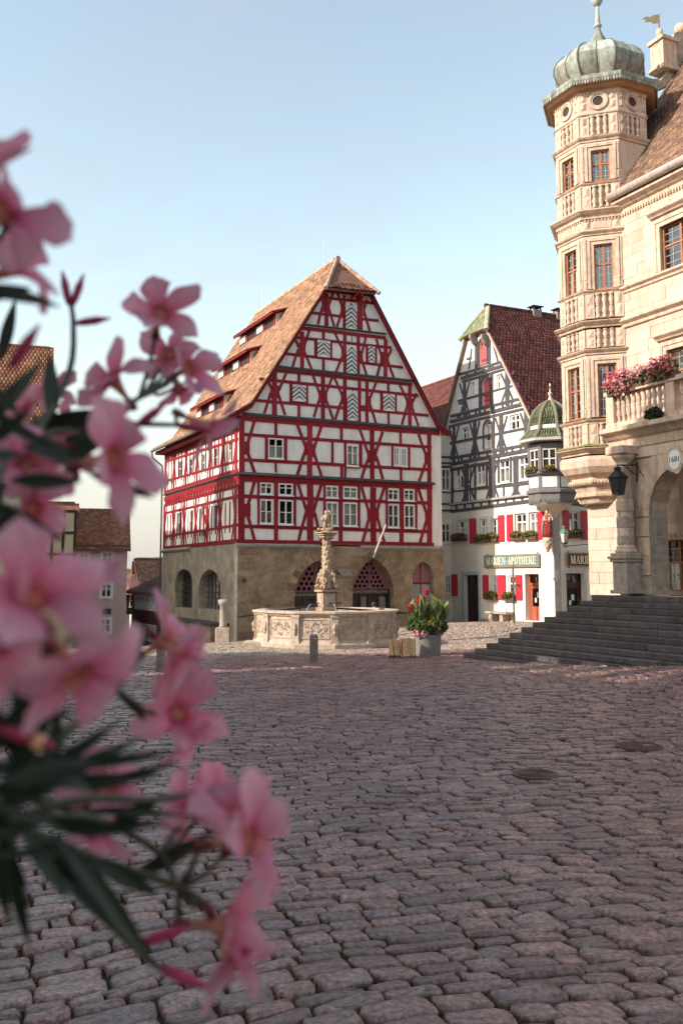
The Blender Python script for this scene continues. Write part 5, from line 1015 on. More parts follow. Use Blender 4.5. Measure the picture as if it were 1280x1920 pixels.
for k in (0, 1, 2):      # round windows
    f = FAC[k]; z = (zt_(174) + zt_(216)) / 2; mb = MB(); n = 20
    for (ra_, rb_, d0, d1_) in ((.3, .22, -.02, .055), (.22, .16, -.02, .035)):
        for i in range(n):
            p, q = 2 * math.pi * i / n, 2 * math.pi * (i + 1) / n; f.poly(mb, [(rb_ * math.cos(p), z + rb_ * math.sin(p)), (ra_ * math.cos(p), z + ra_ * math.sin(p)), (ra_ * math.cos(q), z + ra_ * math.sin(q)), (rb_ * math.cos(q), z + rb_ * math.sin(q))], d0, d1_)
    o = mb.build('round_window', SANDT, H3); mb = MB(); f.poly(mb, [(.165 * math.cos(2 * math.pi * i / n), z + .165 * math.sin(2 * math.pi * i / n)) for i in range(n)], .002, .01); mb.build('pane', M('oculus_dark', (.05, .025, .02), .35), o)
    for sg in (-1, 1):
        for q in (-.14, .14): mb = MB(); x = sg * .45; C4 = [f.pt(x - .09, z + q - .12, 0.004), f.pt(x + .09, z + q - .12, 0.004), f.pt(x + .09, z + q + .12, 0.004), f.pt(x - .09, z + q + .12, 0.004)]; mb.add(C4 + [f.pt(x, z + q - .05, .05), f.pt(x, z + q + .05, .05)], [(0, 1, 4), (1, 2, 5, 4), (2, 3, 5), (3, 0, 4, 5)]); mb.build('diamond_boss', SANDT, H3)
cornice(219, .06, .06); balusters(222, 258); cornice(263, .12, .12); twin(270, 344, (0, 1)); band(270, 352, -.02, (2, -1)); cornice(348, .07, .08, (-1, 0, 1)); balusters(352, 393, (0, 1)); band(352, 410, -.03, (2,)); cornice(402, .2, .24, (-1, 0, 1), dent=True)
band(412, 434, 0.0, (-1, 0, 1))
for k in (0, 1):
    f = FAC[k]; mb = MB(); f.box(mb, -.27, zt_(431), .27, zt_(417), 0, .02); mb.build('frieze_panel', SANDT, H3)
    for x in (-.44, .44): mb = MB(); C4 = [f.pt(x + a, z, .003) for a, z in ((-.1, zt_(432)), (.1, zt_(432)), (.1, zt_(416)), (-.1, zt_(416)))]; mb.add(C4 + [f.pt(x, (zt_(432) + zt_(416)) / 2, .06)], [(0, 1, 4), (1, 2, 4), (2, 3, 4), (3, 0, 4)]); mb.build('diamond_boss', SANDT, H3)
cornice(438, .1, .12, (-1, 0, 1)); twin(445, 545, (0, 1)); band(440, 850, -.03, (-1,)); cornice(548, .08, .1, (0, 1)); balusters(553, 598, (0, 1)); cornice(607, .14, .2, (-1, 0, 1)); balusters(619, 653, (0, 1)); cornice(659, .12, .14, (-1, 0, 1)); twin(667, 784, (0, 1)); cornice(789, .1, .12, (-1, 0, 1)); balusters(795, 835, (0, 1))
cornice(843, .14, .26, (-1, 0, 1), mat=SANDT); 
for k in (0, 1): f = FAC[k]; mb = MB(); f.mould(mb, -HS - .1, HS + .1, [(.0, 0), (.2, .0), (.16, .05), (.05, .08), (0, .09)], zt_(838)); mb.build('moss_growth', MOSS, H3)
# corbel: tapering octagonal mouldings under the tower
R8 = lambda r: r / math.cos(A8)
def taper(v, r): return zt_(v), r
cp = [(855, 1.5), (862, 1.56), (875, 1.54), (886, 1.42), (894, 1.22), (897, 1.22), (899, 1.3), (906, 1.28), (908, 1.16), (921, 1.06), (923, 1.12), (928, 1.1), (930, .98), (940, .9), (941, .6)]
for (v0, a0), (v1, a1) in zip(cp[:-1], cp[1:]):
    sc = AP / 1.424; MB().lathe(TC, [(R8(a1 * sc), zt_(v1)), (R8(a0 * sc), zt_(v0))], 8, A8).build('corbel_moulding', SANDT, H3)
for k in (0, 1):
    f = FAC[k]
    for i in range(12): x = -.55 + i * .1; mb = MB(); mb.blob(f.pt(x, zt_(903), -.13), .035, 6, 4, .05); mb.build('egg_moulding', SANDT, H3, True)
cz_ = TC + Vector((-.62, -.72, zt_(928))); mb = MB(); mb.blob(cz_ + Vector((-.1, -.06, .1)), .085, 12, 9, .06, .1); mb.tube([cz_ + Vector((-.14, -.1, .06)), cz_ + Vector((-.2, -.12, .0))], [.05, .03], 8); mb.tube([cz_ + Vector((-.08, -.02, .04)), cz_ + Vector((0, -.0, -.08)), cz_ + Vector((.12, .06, -.16)), cz_ + Vector((.28, .14, -.16))], [.07, .1, .11, .08], 10); mb.tube([cz_ + Vector((-.04, -.1, -.02)), cz_ + Vector((.06, -.12, -.14)), cz_ + Vector((.16, -.04, -.22))], [.045, .04, .03], 8); mb.tube([cz_ + Vector((-.06, -.02, .16)), cz_ + Vector((.02, .02, .26))], [.04, .015], 6)
mb.build('carved_head', SANDT, H3, True)
# eave, fringe and copper dome
zD = lambda v: z_at(TW.x, TW.y, v)
zev = z_at(TW.x - .6, TW.y - 1.5, 152)
eave = MB().lathe(TC, [(R8(AP + .05), zt_(176)), (R8(AP + .2), zt_(174)), (R8(AP + .33), zt_(166)), (R8(AP + .36), zt_(165)), (R8(AP + .36), zt_(160)), (R8(AP - .1), zt_(155))], 8, A8).build('tower_eave', M('eave_oak', (.38, .2, .11), .7, .2), H3)
for k in range(8):
    a = -math.pi / 2 + (k - 2) * math.pi / 4; N = Vector((math.cos(a), math.sin(a), 0)); f = Face(H3, TC + N * (AP + .36), (-N.y, N.x, 0), N); hw = (AP + .36) * math.tan(A8); n = 17; z1 = zt_(158.5)
    mb = MB(); f.box(mb, -hw, z1 - .06, hw, z1 + .07, -.02, .02); mb.build('fringe_band', COPPER, eave)
    if k in (0, 1, 2, 3, 4, 5):
        for i in range(n): x = -hw + 2 * hw * (i + .5) / n; mb = MB(); f.poly(mb, [(x - .032, z1 - .05), (x + .032, z1 - .05), (x + .03, z1 - .16), (x, z1 - .21), (x - .03, z1 - .16)], -.015, .012); mb.build('fringe_tooth', COPPER, eave)
DM = [(1.16, 172), (1.2, 168), (1.33, 158), (1.41, 145), (1.4, 133), (1.3, 121.5), (1.12, 111), (.86, 102.5), (.58, 97), (.44, 93)]
dome = MB().lathe(TC, [(R8(r * .97) , zD(v + 2)) for r, v in DM], 8, A8).build('dome_core', COPRIB, H3)
for k in range(8):
    for h in (0, 1):
        a0 = A8 + k * math.pi / 4; c0 = Vector((math.cos(a0), math.sin(a0), 0)); c1 = Vector((math.cos(a0 + math.pi / 4), math.sin(a0 + math.pi / 4), 0)); e0, e1 = c0.lerp(c1, h * .5), c0.lerp(c1, h * .5 + .5)
        for (i0, i1) in ((0, 4), (4, 9)):
            mb = MB(); V = []
            for r, v in DM[i0:i1 + 1]: V += [TC + e0 * R8(r) + Vector((0, 0, zD(v))), TC + (e0 + e1) * .5 * R8(r) * 1.012 + Vector((0, 0, zD(v))), TC + e1 * R8(r) + Vector((0, 0, zD(v)))]
            m_ = i1 - i0 + 1; mb.add(V, [(3 * i + j, 3 * i + j + 1, 3 * i + j + 4, 3 * i + j + 3) for i in range(m_ - 1) for j in (0, 1)]); mb.build('copper_sheet', COPPER, dome, True)
        mb = MB(); mb.tube([TC + e0 * R8(r + .012) + Vector((0, 0, zD(v))) for r, v in DM], .024 if h == 0 else .014, 6); mb.build('dome_seam', COPRIB, dome)
MB().lathe(TC, [(R8(.46), zD(95)), (R8(.3), zD(83)), (R8(.18), zD(70)), (R8(.1), zD(60)), (R8(.07), zD(52))], 8, A8).build('dome_neck', COPPER, dome)
mb = MB(); mb.lathe(TC, [(.08, zD(53)), (.13, zD(50)), (.13, zD(47)), (.08, zD(45)), (.09, zD(44)), (.05, zD(13)), (.04, zD(12.5))], 12); mb.build('spire', M('copper_light', (.4, .44, .42), .45, .15, 5, .05), dome, True)
zb_ = zD(12.5); mb = MB(); mb.lathe(TC + Vector((0, 0, zb_)), [(.05, 0), (.12, .06), (.19, .17), (.2, .25), (.16, .33), (.06, .4), (.03, .42), (.02, .9)], 14); mb.build('spire_ball', M('copper_light'), dome, True)
# --- arcade portico with terrace
PY = -1.6; FA = Face(H3, (0, PY, 0), (1, 0, 0), (0, -1, 0))
xa = FA.px(1150, 900)[0]; zbal0 = FA.px(1150, 801)[1]; zent = FA.px(1165, 850)[1]
xo = FA.px(1221, 1060)[0]; zap = FA.px(1262, 876)[1]; zsp = FA.px(1221, 968)[1]; xo2 = xo + 2 * (FA.px(1268, 900)[0] - xo); ow_ = xo2 - xo
ARC = arch(xo, xo2, zplat, zsp, zap, 10, False)
wall(FA, [(xa + .1, zplat - .3), (XE, zplat - .3), (XE, zent + .35), (xa + .1, zent + .35)], [ARC[0:1] + [ARC[1]] + ARC[2:]], .62, SAND, 'arcade_wall')
ch = [p for p in ARC[2:]]
# arch stones round the opening and block courses on the pier
for a, c in zip(ch[:-1], ch[1:]):
    m_ = Vector((xo + ow_ / 2, zsp)); A_, C_ = Vector(a), Vector(c); o1, o2 = A_ + (A_ - m_).normalized() * .62, C_ + (C_ - m_).normalized() * .62; t_ = (C_ - A_) * .012
    mb = MB(); FA.poly(mb, [tuple(A_ + t_), tuple(C_ - t_), tuple(o2 - t_), tuple(o1 + t_)], -.05, .035 + random.uniform(0, .015)); mb.build('arch_stone', SANDT, H3)
z = zplat + .02; i = 0
while z < zsp - .1:
    h = .52; h = min(h, zsp - z); mb = MB(); FA.box(mb, xa + .12, z + .012, xo - .012 + .0, z + h - .012, -.3, .05 if i % 2 else .03); mb.build('pier_course', SANDT if i % 2 else SANDG if z < zplat + .7 else SANDT, H3)
    mb = MB(); FA.box(mb, xo - .012, z + .012, xo + .001, z + h - .012, -.62, .04); mb.build('reveal_course', SANDG, H3); z += h; i += 1
mb = MB(); FA.mould(mb, xa - .05, XE, [(0, -.4), (.1, -.38), (.12, -.15), (.2, -.1), (.3, 0), (.42, .06), (.44, .08), (.44, .2), (0, .26)], zbal0 - .3); mb.build('terrace_cornice', SANDT, H3)
mb = MB(); FA.box(mb, xa, zent - .2, XE, zbal0 - .62, -.3, .06); mb.build('architrave', SAND, H3)
MB().box(xa, PY - .1, zbal0 - .2, XE, 0, zbal0 - .08).build('terrace_slab', SANDG, H3)
MB().quad((xa + .1, PY, zplat), (xa + .1, PY + .62, zplat), (xa + .1, PY + .62, zent + .3), (xa + .1, PY, zent + .3)).build('pier_side', SAND, H3)
# column with pedestal
cxp = FA.px(1163, 960, .38)[0]; CZ = Vector((cxp + .08, PY - .3, 0)); zv = lambda v: z_at(*H3.w(CZ).to_2d(), v)
mb = MB(); hw = .36
for (v0, v1, w_) in ((1113, 1106, .33), (1106, 1054, .27), (1054, 1048, .32), (1048, 1043, .36), (1043, 1037, .3)): mb.cbox(CZ.x - w_, CZ.y - w_, zv(v0), CZ.x + w_, CZ.y + w_, zv(v1), .012)
mb.build('column_pedestal', SANDG, H3)
mb = MB(); mb.lathe(CZ, [(.29, zv(1037)), (.3, zv(1034)), (.29, zv(1031)), (.25, zv(1030)), (.27, zv(1027)), (.24, zv(1024)), (.22, zv(1022)), (.2, zv(880)), (.24, zv(876)), (.2, zv(873)), (.2, zv(866)), (.29, zv(861)), (.31, zv(858)), (.31, zv(853))], 20); mb.build('column_shaft', SANDT, H3, True)
for v0, v1 in ((1022, 1004), (990, 968), (960, 938)): mb = MB(); mb.lathe(CZ, [(.21, zv(v0)), (.24, zv(v0 - 2)), (.24, zv(v1 + 2)), (.21, zv(v1))], 20); mb.build('column_ring', SANDG if v0 > 980 else SANDT, H3)
mb = MB(); mb.cbox(CZ.x - .34, CZ.y - .34, zv(853), CZ.x + .34, PY + .1, zv(838), .02); mb.build('column_abacus', SANDT, H3)
# balustrade
zr0, zr1 = zbal0 + .0, FA.px(1165, 737, .2)[1]; FB = Face(H3, (0, PY - .12, 0), (1, 0, 0), (0, -1, 0))
mb = MB(); FB.box(mb, xa - .02, zr0 - .1, XE, zr0 + .06, -.22, .1); mb.build('balustrade_base', SANDT, H3); mb = MB(); FB.box(mb, xa - .04, zr1, XE, zr1 + .12, -.24, .12); mb.build('handrail', SANDT, H3)
pp = [xa, FB.px(1252, 760)[0], XE - .4]
for q in pp: mb = MB(); FB.box(mb, q, zr0 + .06, q + .3, zr1, -.2, .09); mb.build('balustrade_pier', SANDT, H3)
q = xa + .38
while q < XE - .1:
    if not any(p - .08 < q < p + .38 for p in pp):
        H = zr1 - zr0 - .06; mb = MB(); mb.lathe(FB.pt(q, zr0 + .06, -.05), [(r * .95, z * H) for r, z in [(.075, 0), (.075, .06), (.045, .09), (.055, .2), (.085, .32), (.05, .48), (.045, .5), (.065, .51), (.045, .53), (.06, .62), (.08, .74), (.045, .92), (.07, .95), (.07, 1)]], 10); mb.build('baluster', SANDT, H3, True)
    q += .195
# date cartouche over the arch
s, z = FA.px(1269, 862); WH = M('enamel_white', (.8, .8, .78), .4, .04)
mb = MB(); n = 22; FA.poly(mb, [(s + .29 * math.cos(2 * math.pi * i / n) * (1 + .09 * math.cos(5 * 2 * math.pi * i / n)), z + .36 * math.sin(2 * math.pi * i / n) * (1 + .09 * math.cos(5 * 2 * math.pi * i / n))) for i in range(n)], .03, .1); o = mb.build('cartouche', SANDT, H3)
mb = MB(); FA.poly(mb, [(s + .21 * math.cos(2 * math.pi * i / n), z + .26 * math.sin(2 * math.pi * i / n)) for i in range(n)], .09, .115); o2 = mb.build('date_plate', WH, o); text_obj('1681', FA, s, z, .15, .117, M('ink_black', (.03, .03, .03), .5), o, w=.33)
# portico interior floor and back
S1 = H3.l((6.92, 26.57, 0)); MB().box(S1.x + .05, S1.y + .5, -.6, XE, .02, zplat - .004).build('platform', M('stair_stone', (.12, .097, .09), .85, .3, 4, .4, 30, island=.25, dirt=(.06, .052, .05), dirt_amt=.6, dirt_scale=3), H3)
# ---------------------------------------------------------------- stairs
STM = M('stair_stone')
S0 = H3.l((3.44, 27.27, 0)); S1 = H3.l((6.92, 26.57, 0)); NST = 12
ST_ = Root('stone_stairs', 'wide dark stone stairs leading up to the town hall arcade', 'stairs', (3.44, 27.27, 0), ANG_L); ofs = ST_.l((7.81, 30, 0))
rise = zplat / NST
for i in range(NST):
    t = i / (NST - 1); x0 = S0.x + (S1.x - S0.x) * t; y0 = S0.y + (S1.y - S0.y) * t; x = x0; z0, z1 = i * rise, (i + 1) * rise
    while x < XE:
        L = random.uniform(1.0, 2.1) * (.6 if x == x0 else 1); mb = MB(); yb_ = y0 + .62 if i < NST - 1 else y0 + .8
        mb.cbox(x + .003 + ofs.x, y0 + ofs.y + random.uniform(-.006, .006), (z0 if i else -.4) + .004, x + L - .003 + ofs.x, yb_ + ofs.y, z1 + random.uniform(-.003, .003), .014, .003); mb.build('step_block', STM, ST_); x += L
MB().box(S0.x + .35 + ofs.x, S0.y + .3 + ofs.y, -.5, XE + ofs.x, S1.y + .6 + ofs.y, rise * .9).build('stair_core', STM, ST_)
pts = [(S1.x, zplat - .16)]
for i in range(1, NST): t = i / (NST - 1)
for i in range(1, NST):
    t = i / (NST - 1); x0 = S0.x + (S1.x - S0.x) * t; y0 = S0.y + (S1.y - S0.y) * t
    MB().box(x0 + .02 + ofs.x, y0 + .3 + ofs.y, -.3, x0 + .6 + ofs.x, 1.2 + ofs.y, i * rise + rise * .96).build('stair_end', STM, ST_)
# ================================================================ fountain
FST = M('fountain_stone', (.5, .4, .32), .9, .25, 7, .5, 30, dirt=(.24, .2, .16), dirt_amt=.65, dirt_scale=2.2, streak=1.6)
FSTC = M('fountain_column_stone', (.43, .32, .225), .9, .25, 9, .5, 40, dirt=(.28, .17, .09), dirt_amt=.55, dirt_scale=5)
IRON = M('black_iron', (.02, .02, .022), .5, .2, 10, .1)
fy = 33.7; fxx = (612 - 640) / 1778 * fy * .9935
FO = Root('fountain', 'carved stone market fountain with tall figure column and polygonal basin', 'fountain', (fxx, fy, 0), 0)
NB = 12; RB = 2.5; a_off = R(-90 - 8); half = math.pi / NB; zrim = 1.12
pt = lambda r, a, z: Vector((r * math.cos(a), r * math.sin(a), z))
for k in range(NB):
    a = a_off + k * 2 * half; N = Vector((math.cos(a), math.sin(a), 0)); S = Vector((-N.y, N.x, 0)); f = Face(FO, N * (RB - .12), S, N); hw = (RB - .12) * math.tan(half)
    mb = MB(); f.box(mb, -hw, -.3, hw, zrim - .1, -.2, 0); pnl = mb.build('basin_panel', FST, FO)
    mb = MB(); f.mould(mb, -hw, hw, [(-.02, 0), (.13, 0), (.13, .13), (.06, .2), (.0, .24)], -.02, math.tan(half), math.tan(half)); mb.build('basin_plinth', FST, FO)
    mb = MB(); f.mould(mb, -hw, hw, [(-.24, -.1), (.04, -.1), (.07, -.05), (.12, -.02), (.13, .0), (.12, .05), (-.24, .07)], zrim, math.tan(half), math.tan(half)); mb.build('basin_rim', FST, FO)
    if math.sin(a) < .35:
        for z0, z1, s0, s1 in ((.3, .34, -hw + .16, hw - .16), (.9, .94, -hw + .16, hw - .16), (.34, .9, -hw + .16, -hw + .2), (.34, .9, hw - .2, hw - .16)): mb = MB(); f.box(mb, s0, z0, s1, z1, 0, .025); mb.build('panel_moulding', FST, pnl)
        for i in range(34):     # carved scrollwork
            cx_, cz_ = random.uniform(-hw + .27, hw - .27), random.uniform(.42, .82); r = random.uniform(.03, .065); a0 = random.uniform(0, 6.28); sg = random.choice((-1, 1)); mb = MB()
            mb.tube([f.pt(cx_ + r * (1 - j / 11) * math.cos(a0 + sg * j * .62), cz_ + r * (1 - j / 11) * math.sin(a0 + sg * j * .62), .012) for j in range(10)], [.012] * 10, 5); mb.build('carved_scroll', FST, pnl, True)
    p = pt((RB - .1) / math.cos(half), a + half, 0); e = Vector((math.cos(a + half), math.sin(a + half), 0)); sd = Vector((-e.y, e.x, 0))
    if e.y < .6:
        mb = MB(); mb.prism([p + sd * q + e * w_ for q, w_ in ((-.15, -.15), (.15, -.15), (.15, .06), (-.15, .06))], (0, 0, .22)); mb.prism([p + sd * q + e * w_ + Vector((0, 0, .22)) for q, w_ in ((-.12, -.15), (.12, -.15), (.12, .03), (-.12, .03))], (0, 0, zrim - .34)); mb.prism([p + sd * q + e * w_ + Vector((0, 0, zrim - .14)) for q, w_ in ((-.14, -.2), (.14, -.2), (.14, .055), (-.14, .055))], (0, 0, .1)); pl = mb.build('basin_pilaster', FST, FO)
        mb = MB(); mb.blob(p + e * .05 + Vector((0, 0, .66)), .07, 8, 6, .2, .13); mb.blob(p + e * .05 + Vector((0, 0, .5)), .05, 7, 5, .2, .09); mb.build('carved_mask', FST, pl, True)
mb = MB(); mb.lathe((0, 0, 0), [(RB - .3, zrim - .25), (.02, zrim - .248)], 24, cap=False); mb.build('water', M('fountain_water', (.05, .07, .07), .06, .1, 3, .06, 6, spec=.6), FO, True)
# plinth slab left of the basin
mb = MB(); q0, q1 = on_ground(455, 1214), on_ground(520, 1215); mb.cbox(q0.x - FO.loc.x, q0.y - fy, -.05, q1.x - FO.loc.x, q0.y - fy + 1.2, .12, .02, .01); mb.build('foot_slab', FST, FO)
# column
cr = Matrix.Rotation(ANG_F, 3, 'Z'); zf = lambda v: z_at(FO.loc.x, fy, v)
def rbox(mb, hw, z0, z1, c=.015):
    n0 = len(mb.v); mb.cbox(-hw, -hw, z0, hw, hw, z1, c); mb.v[n0:] = [tuple(cr @ Vector(p)) for p in mb.v[n0:]]
for hw, v0, v1, nm in ((.36, 1160, 1146, 'pedestal_foot'), (.3, 1146, 1139, 'pedestal_step'), (.255, 1139, 1110, 'pedestal_die'), (.33, 1110, 1105.5, 'pedestal_cap')): mb = MB(); rbox(mb, hw, zf(v0), zf(v1)); mb.build(nm, FSTC if v0 < 1150 else FST, FO)
for q in range(4):
    a = ANG_F + q * math.pi / 2 - math.pi / 2; N = Vector((math.cos(a), math.sin(a), 0)); f = Face(FO, N * .255, (-N.y, N.x, 0), N); mb = MB(); f.box(mb, -.16, zf(1135), .16, zf(1114), 0, .015); mb.build('pedestal_panel', FST, FO)
    mb = MB(); mb.tube([f.pt(0, zf(1131), 0), f.pt(0, zf(1130.5), .22), f.pt(0, zf(1132.5), .34)], [.025, .02, .016], 7); mb.build('water_spout', IRON, FO)
    mb = MB(); mb.tube([f.pt(0, zf(1132.5) - (.0 + .9 * t * t), .34 + .35 * t) for t in (0, .2, .4, .6, .8, 1)], .007, 5); mb.build('water_jet', M('water_jet', (.8, .85, .9), .1, .05, bump=0), FO)
    c = N.cross(Vector((0, 0, 1))); e = (N + c).normalized() * .34      # seated corner figures
    z0 = zf(1105); mb = MB(); mb.blob(e * .92 + Vector((0, 0, z0 + .12)), .09, 9, 7, .15, .14); mb.blob(e * .85 + Vector((0, 0, z0 + .33)), .075, 9, 7, .12, .13); mb.blob(e * .85 + Vector((0, 0, z0 + .5)), .06, 9, 7, .08, .07)
    for sg in (-1, 1): sd = Vector((-e.y, e.x, 0)).normalized() * sg; mb.tube([e * .85 + sd * .06 + Vector((0, 0, z0 + .4)), e * .98 + sd * .11 + Vector((0, 0, z0 + .28)), e * 1.08 + sd * .05 + Vector((0, 0, z0 + .18))], [.03, .027, .022], 6); mb.tube([e * .9 + sd * .05 + Vector((0, 0, z0 + .1)), e * 1.15 + sd * .06 + Vector((0, 0, z0 + .12)), e * 1.15 + sd * .06 + Vector((0, 0, z0))], [.045, .04, .03], 6)
    mb.build('corner_figure', FSTC, FO, True)
    mb = MB(); mb.blob(e * .62 + Vector((0, 0, zf(1078))), .075, 8, 6, .25, .16); mb.blob(e * .6 + Vector((0, 0, zf(1071))), .055, 8, 6, .15, .08); mb.build('acanthus_cluster', FSTC, FO, True)
prof = [(.24, 1105), (.27, 1101), (.24, 1098), (.25, 1090), (.27, 1084), (.22, 1079), (.2, 1076), (.21, 1073), (.18, 1070), (.185, 1050), (.17, 1030), (.155, 1018), (.15, 1014), (.19, 1012), (.16, 1009), (.17, 1007), (.2, 1004)]
mb = MB(); mb.lathe((0, 0, 0), [(r * .86, zf(v)) for r, v in prof], 16); mb.build('column_shaft', FSTC, FO, True)
for i in range(60):        # carved foliage winding up the shaft
    t = i / 60; v = 1094 - t * 80; r = .165 - .035 * t if v < 1075 else .21; a = i * 2.4; mb = MB(); mb.blob((r * math.cos(a), r * math.sin(a), zf(v)), .042, 6, 4, .25, .06); mb.build('carved_leaf', FSTC, FO, True)
mb = MB(); n0 = 0
for hw, v0, v1 in ((.2, 1008, 1004), (.26, 1004, 1000.5), (.32, 1000.5, 998)): rbox(mb, hw, zf(v0), zf(v1))
mb.build('capital', FSTC, FO)
for q in range(8): a = q * math.pi / 4 + .2; mb = MB(); mb.blob((.2 * math.cos(a), .2 * math.sin(a), zf(1007)), .06, 7, 5, .2, .08); mb.build('capital_leaf', FSTC, FO, True)
# figure group on top: an armoured man standing over a dragon
b0 = zf(998); mb = MB(); P = lambda x, y, z: Vector((x, y, b0 + z))
mb.tube([P(-.06, 0, .05), P(-.07, -.02, .2), P(-.04, 0, .36)], [.05, .055, .07], 8); mb.tube([P(.09, .02, .1), P(.1, -.04, .24), P(.03, 0, .37)], [.05, .06, .07], 8); mb.tube([P(0, 0, .33), P(.0, 0, .45), P(-.01, 0, .58), P(-.01, 0, .63)], [.1, .1, .12, .07], 10); mb.blob(P(-.02, -.02, .7), .065, 10, 8, .04, .08)
mb.tube([P(-.1, 0, .58), P(-.17, -.06, .48), P(-.08, -.12, .42)], [.045, .04, .03], 7); mb.tube([P(.09, 0, .58), P(.16, -.04, .68), P(.06, -.06, .77)], [.045, .04, .03], 7); mb.tube([P(.05, -.07, .78), P(-.04, -.12, .4), P(-.1, -.16, .08)], .014, 6)
mb.tube([P(-.25, -.08, .06), P(-.1, -.1, .1), P(.08, -.08, .08), P(.2, -.04, .14), P(.22, .0, .3)], [.04, .07, .07, .05, .02], 8); mb.blob(P(-.27, -.1, .1), .06, 8, 6, .15); mb.tube([P(.0, .04, .6), P(.02, .1, .35), P(.06, .1, .08)], [.06, .1, .07], 8); mb.blob(P(0, 0, .02), .2, 10, 5, .1, .06)
mb.build('saint_figure', FSTC, FO, True)
# iron bars lying over the basin
for (A, B) in (((446, 1157), (600, 1134)), ((624, 1140), (765, 1150))):
    p = at_dist(*A, 33.0 if A[0] < 500 else 33.2) ; q = at_dist(*B, 33.4); mb = MB(); mb.tube([p - FO.loc, (p + q) / 2 - FO.loc + Vector((0, 0, .01)), q - FO.loc], .035, 6)
    for t in (.35, .75): c = p.lerp(q, t) - FO.loc; mb.tube([c, (c.x, c.y, zrim - .05)], .025, 6)
    mb.build('iron_trough_bar', IRON, FO)
# ================================================================ things standing on the square
WOODG = M('weathered_wood', (.25, .195, .165), .85, .25, 12, .35, 60, dirt=(.1, .08, .07), dirt_amt=.5, dirt_scale=4)
def bollard(u, v, hgt, label):
    p = on_ground(u, v); Rt = Root('bollard', label, 'bollard', p, R(12), 'square posts on the market place'); mb = MB(); mb.cbox(-.105, -.09, -.1, .105, .09, hgt - .03, .012, .003); mb.prism([(-.1, -.085, hgt - .03), (.1, -.085, hgt - .03), (.1, .085, hgt), (-.1, .085, hgt)], (0, 0, .012)); mb.build('post', WOODG, Rt)
    mb = MB(); mb.tube([(0.02, -.09, hgt - .1), (0.02, -.1, hgt - .1)], .022, 12); mb.build('reflector', M('reflector', (.6, .58, .55), .3, .03), Rt)
bollard(588, 1242, .74, 'square weathered post with a round reflector in front of the fountain')
bollard(301, 1258, .7, 'square weathered post behind the pink flowers, left of the fountain')
# old stone post by the red house
p = on_ground(418, 1205); Rt = Root('stone_post', 'slim round stone post with capital at the corner of the red house', 'post', p, 0); hh = z_at(p.x, p.y, 1124) - p.z
mb = MB(); mb.cbox(-.28, -.28, -.1, .28, .28, hh * .35, .03, .01); mb.build('pedestal', SANDG, Rt); mb = MB(); mb.lathe((0, 0, 0), [(.18, hh * .35), (.15, hh * .4), (.14, hh * .85), (.16, hh * .86), (.2, hh * .9), (.22, hh * .96), (.18, hh)], 14); mb.build('shaft', M('white_stone', (.38, .34, .3), .9, .2, 6, .4), Rt, True)
# cellar hatch along the left wall
a = FL.px(336, 1190, .0)[0]; c = FL.px(405, 1190, .6)[0]; Rt = Root('cellar_hatch', 'low dark stone cellar hatch along the side wall of the red house', 'hatch', H1.w(FL.pt((a + c) / 2, -.6, .4)), ANG_F)
o = Rt.l(H1.w((0, 0, 0))); mb = MB(); z0, z1 = -1.2, FL.px(380, 1169, .5)[1]; mb.prism([o + FL.pt(s, z0, d) for s, d in ((a, .04), (c, .04), (c, .85), (a, .85))], (0, 0, z1 - z0)); mb.build('hatch_wall', RUB, Rt); mb = MB(); mb.prism([o + FL.pt(s, z1, d) for s, d in ((a - .05, .03), (c + .05, .03), (c + .05, .92), (a - .05, .92))], (0, 0, .09)); mb.build('hatch_cover', M('dark_slab', (.07, .06, .055), .8, .3), Rt)
# street sign on a pole
px_, py_ = 8.05, 41.7; pz = gz1(px_, py_); p = Vector(((961.5 - 640) / 1778 * 41.7 * .9935, 41.7, pz)); Rt = Root('street_sign', 'slim pole with an edge-on sign in front of the pharmacy window', 'street sign', p, R(-14)); zt2 = z_at(p.x, p.y, 1060) - p.z
mb = MB(); mb.tube([(0, 0, -.1), (0, 0, zt2)], .035, 8); mb.build('pole', DARKF, Rt); mb = MB(); mb.cbox(-.03, -.28, zt2 - .75, .03, .28, zt2 + .0, .008); mb.build('sign_plate', M('sign_back', (.2, .15, .12), .5), Rt); zz = z_at(p.x, p.y, 1099) - p.z; mb = MB(); mb.cbox(-.05, -.06, zz - .08, .3, -.04, zz + .08, .006); mb.build('supplementary_plate', M('sign_back'), Rt)
# stone bench
s0, z0 = FP.px(914, 1160, .3); s1 = FP.px(955, 1160, .3)[0]; wp = H2.w(FP.pt((s0 + s1) / 2, 0, .3)); Rt = Root('stone_bench', 'small stone bench against the pharmacy wall under the flower windows', 'bench', (wp.x, wp.y, gz1(wp.x, wp.y)), ANG_L); hw = (s1 - s0) / 2; mb = MB(); mb.cbox(-hw, -.22, .36, hw, .25, .46, .015, .006); mb.build('seat', SANDG, Rt)
for q in (-.55, .45): mb = MB(); mb.cbox(q * hw - .12, -.15, -.1, q * hw + .14, .2, .36, .01, .006); mb.build('leg', SANDG, Rt)
# flagpole
pa, pb = H1.w(FF.pt(*FF.px(694, 1060), 0)), None; s_, z_ = FF.px(723, 984, 1.5); pb = H1.w(FF.pt(s_, z_, 1.5)); Rt = Root('flagpole', 'slanting white flagpole fixed above the right arched door of the red house', 'flagpole', pa, 0)
mb = MB(); mb.tube([(pb - pa) * .2, pb - pa], [.045, .032], 8); mb.build('pole', M('flag_white', (.75, .72, .68), .5, .05), Rt); mb = MB(); mb.tube([(0, 0, 0), (pb - pa) * .22], .03, 8); mb.tube([Vector((0, 0, -.4)), (pb - pa) * .18], .014, 6); mb.build('pole_holder', IRON, Rt)
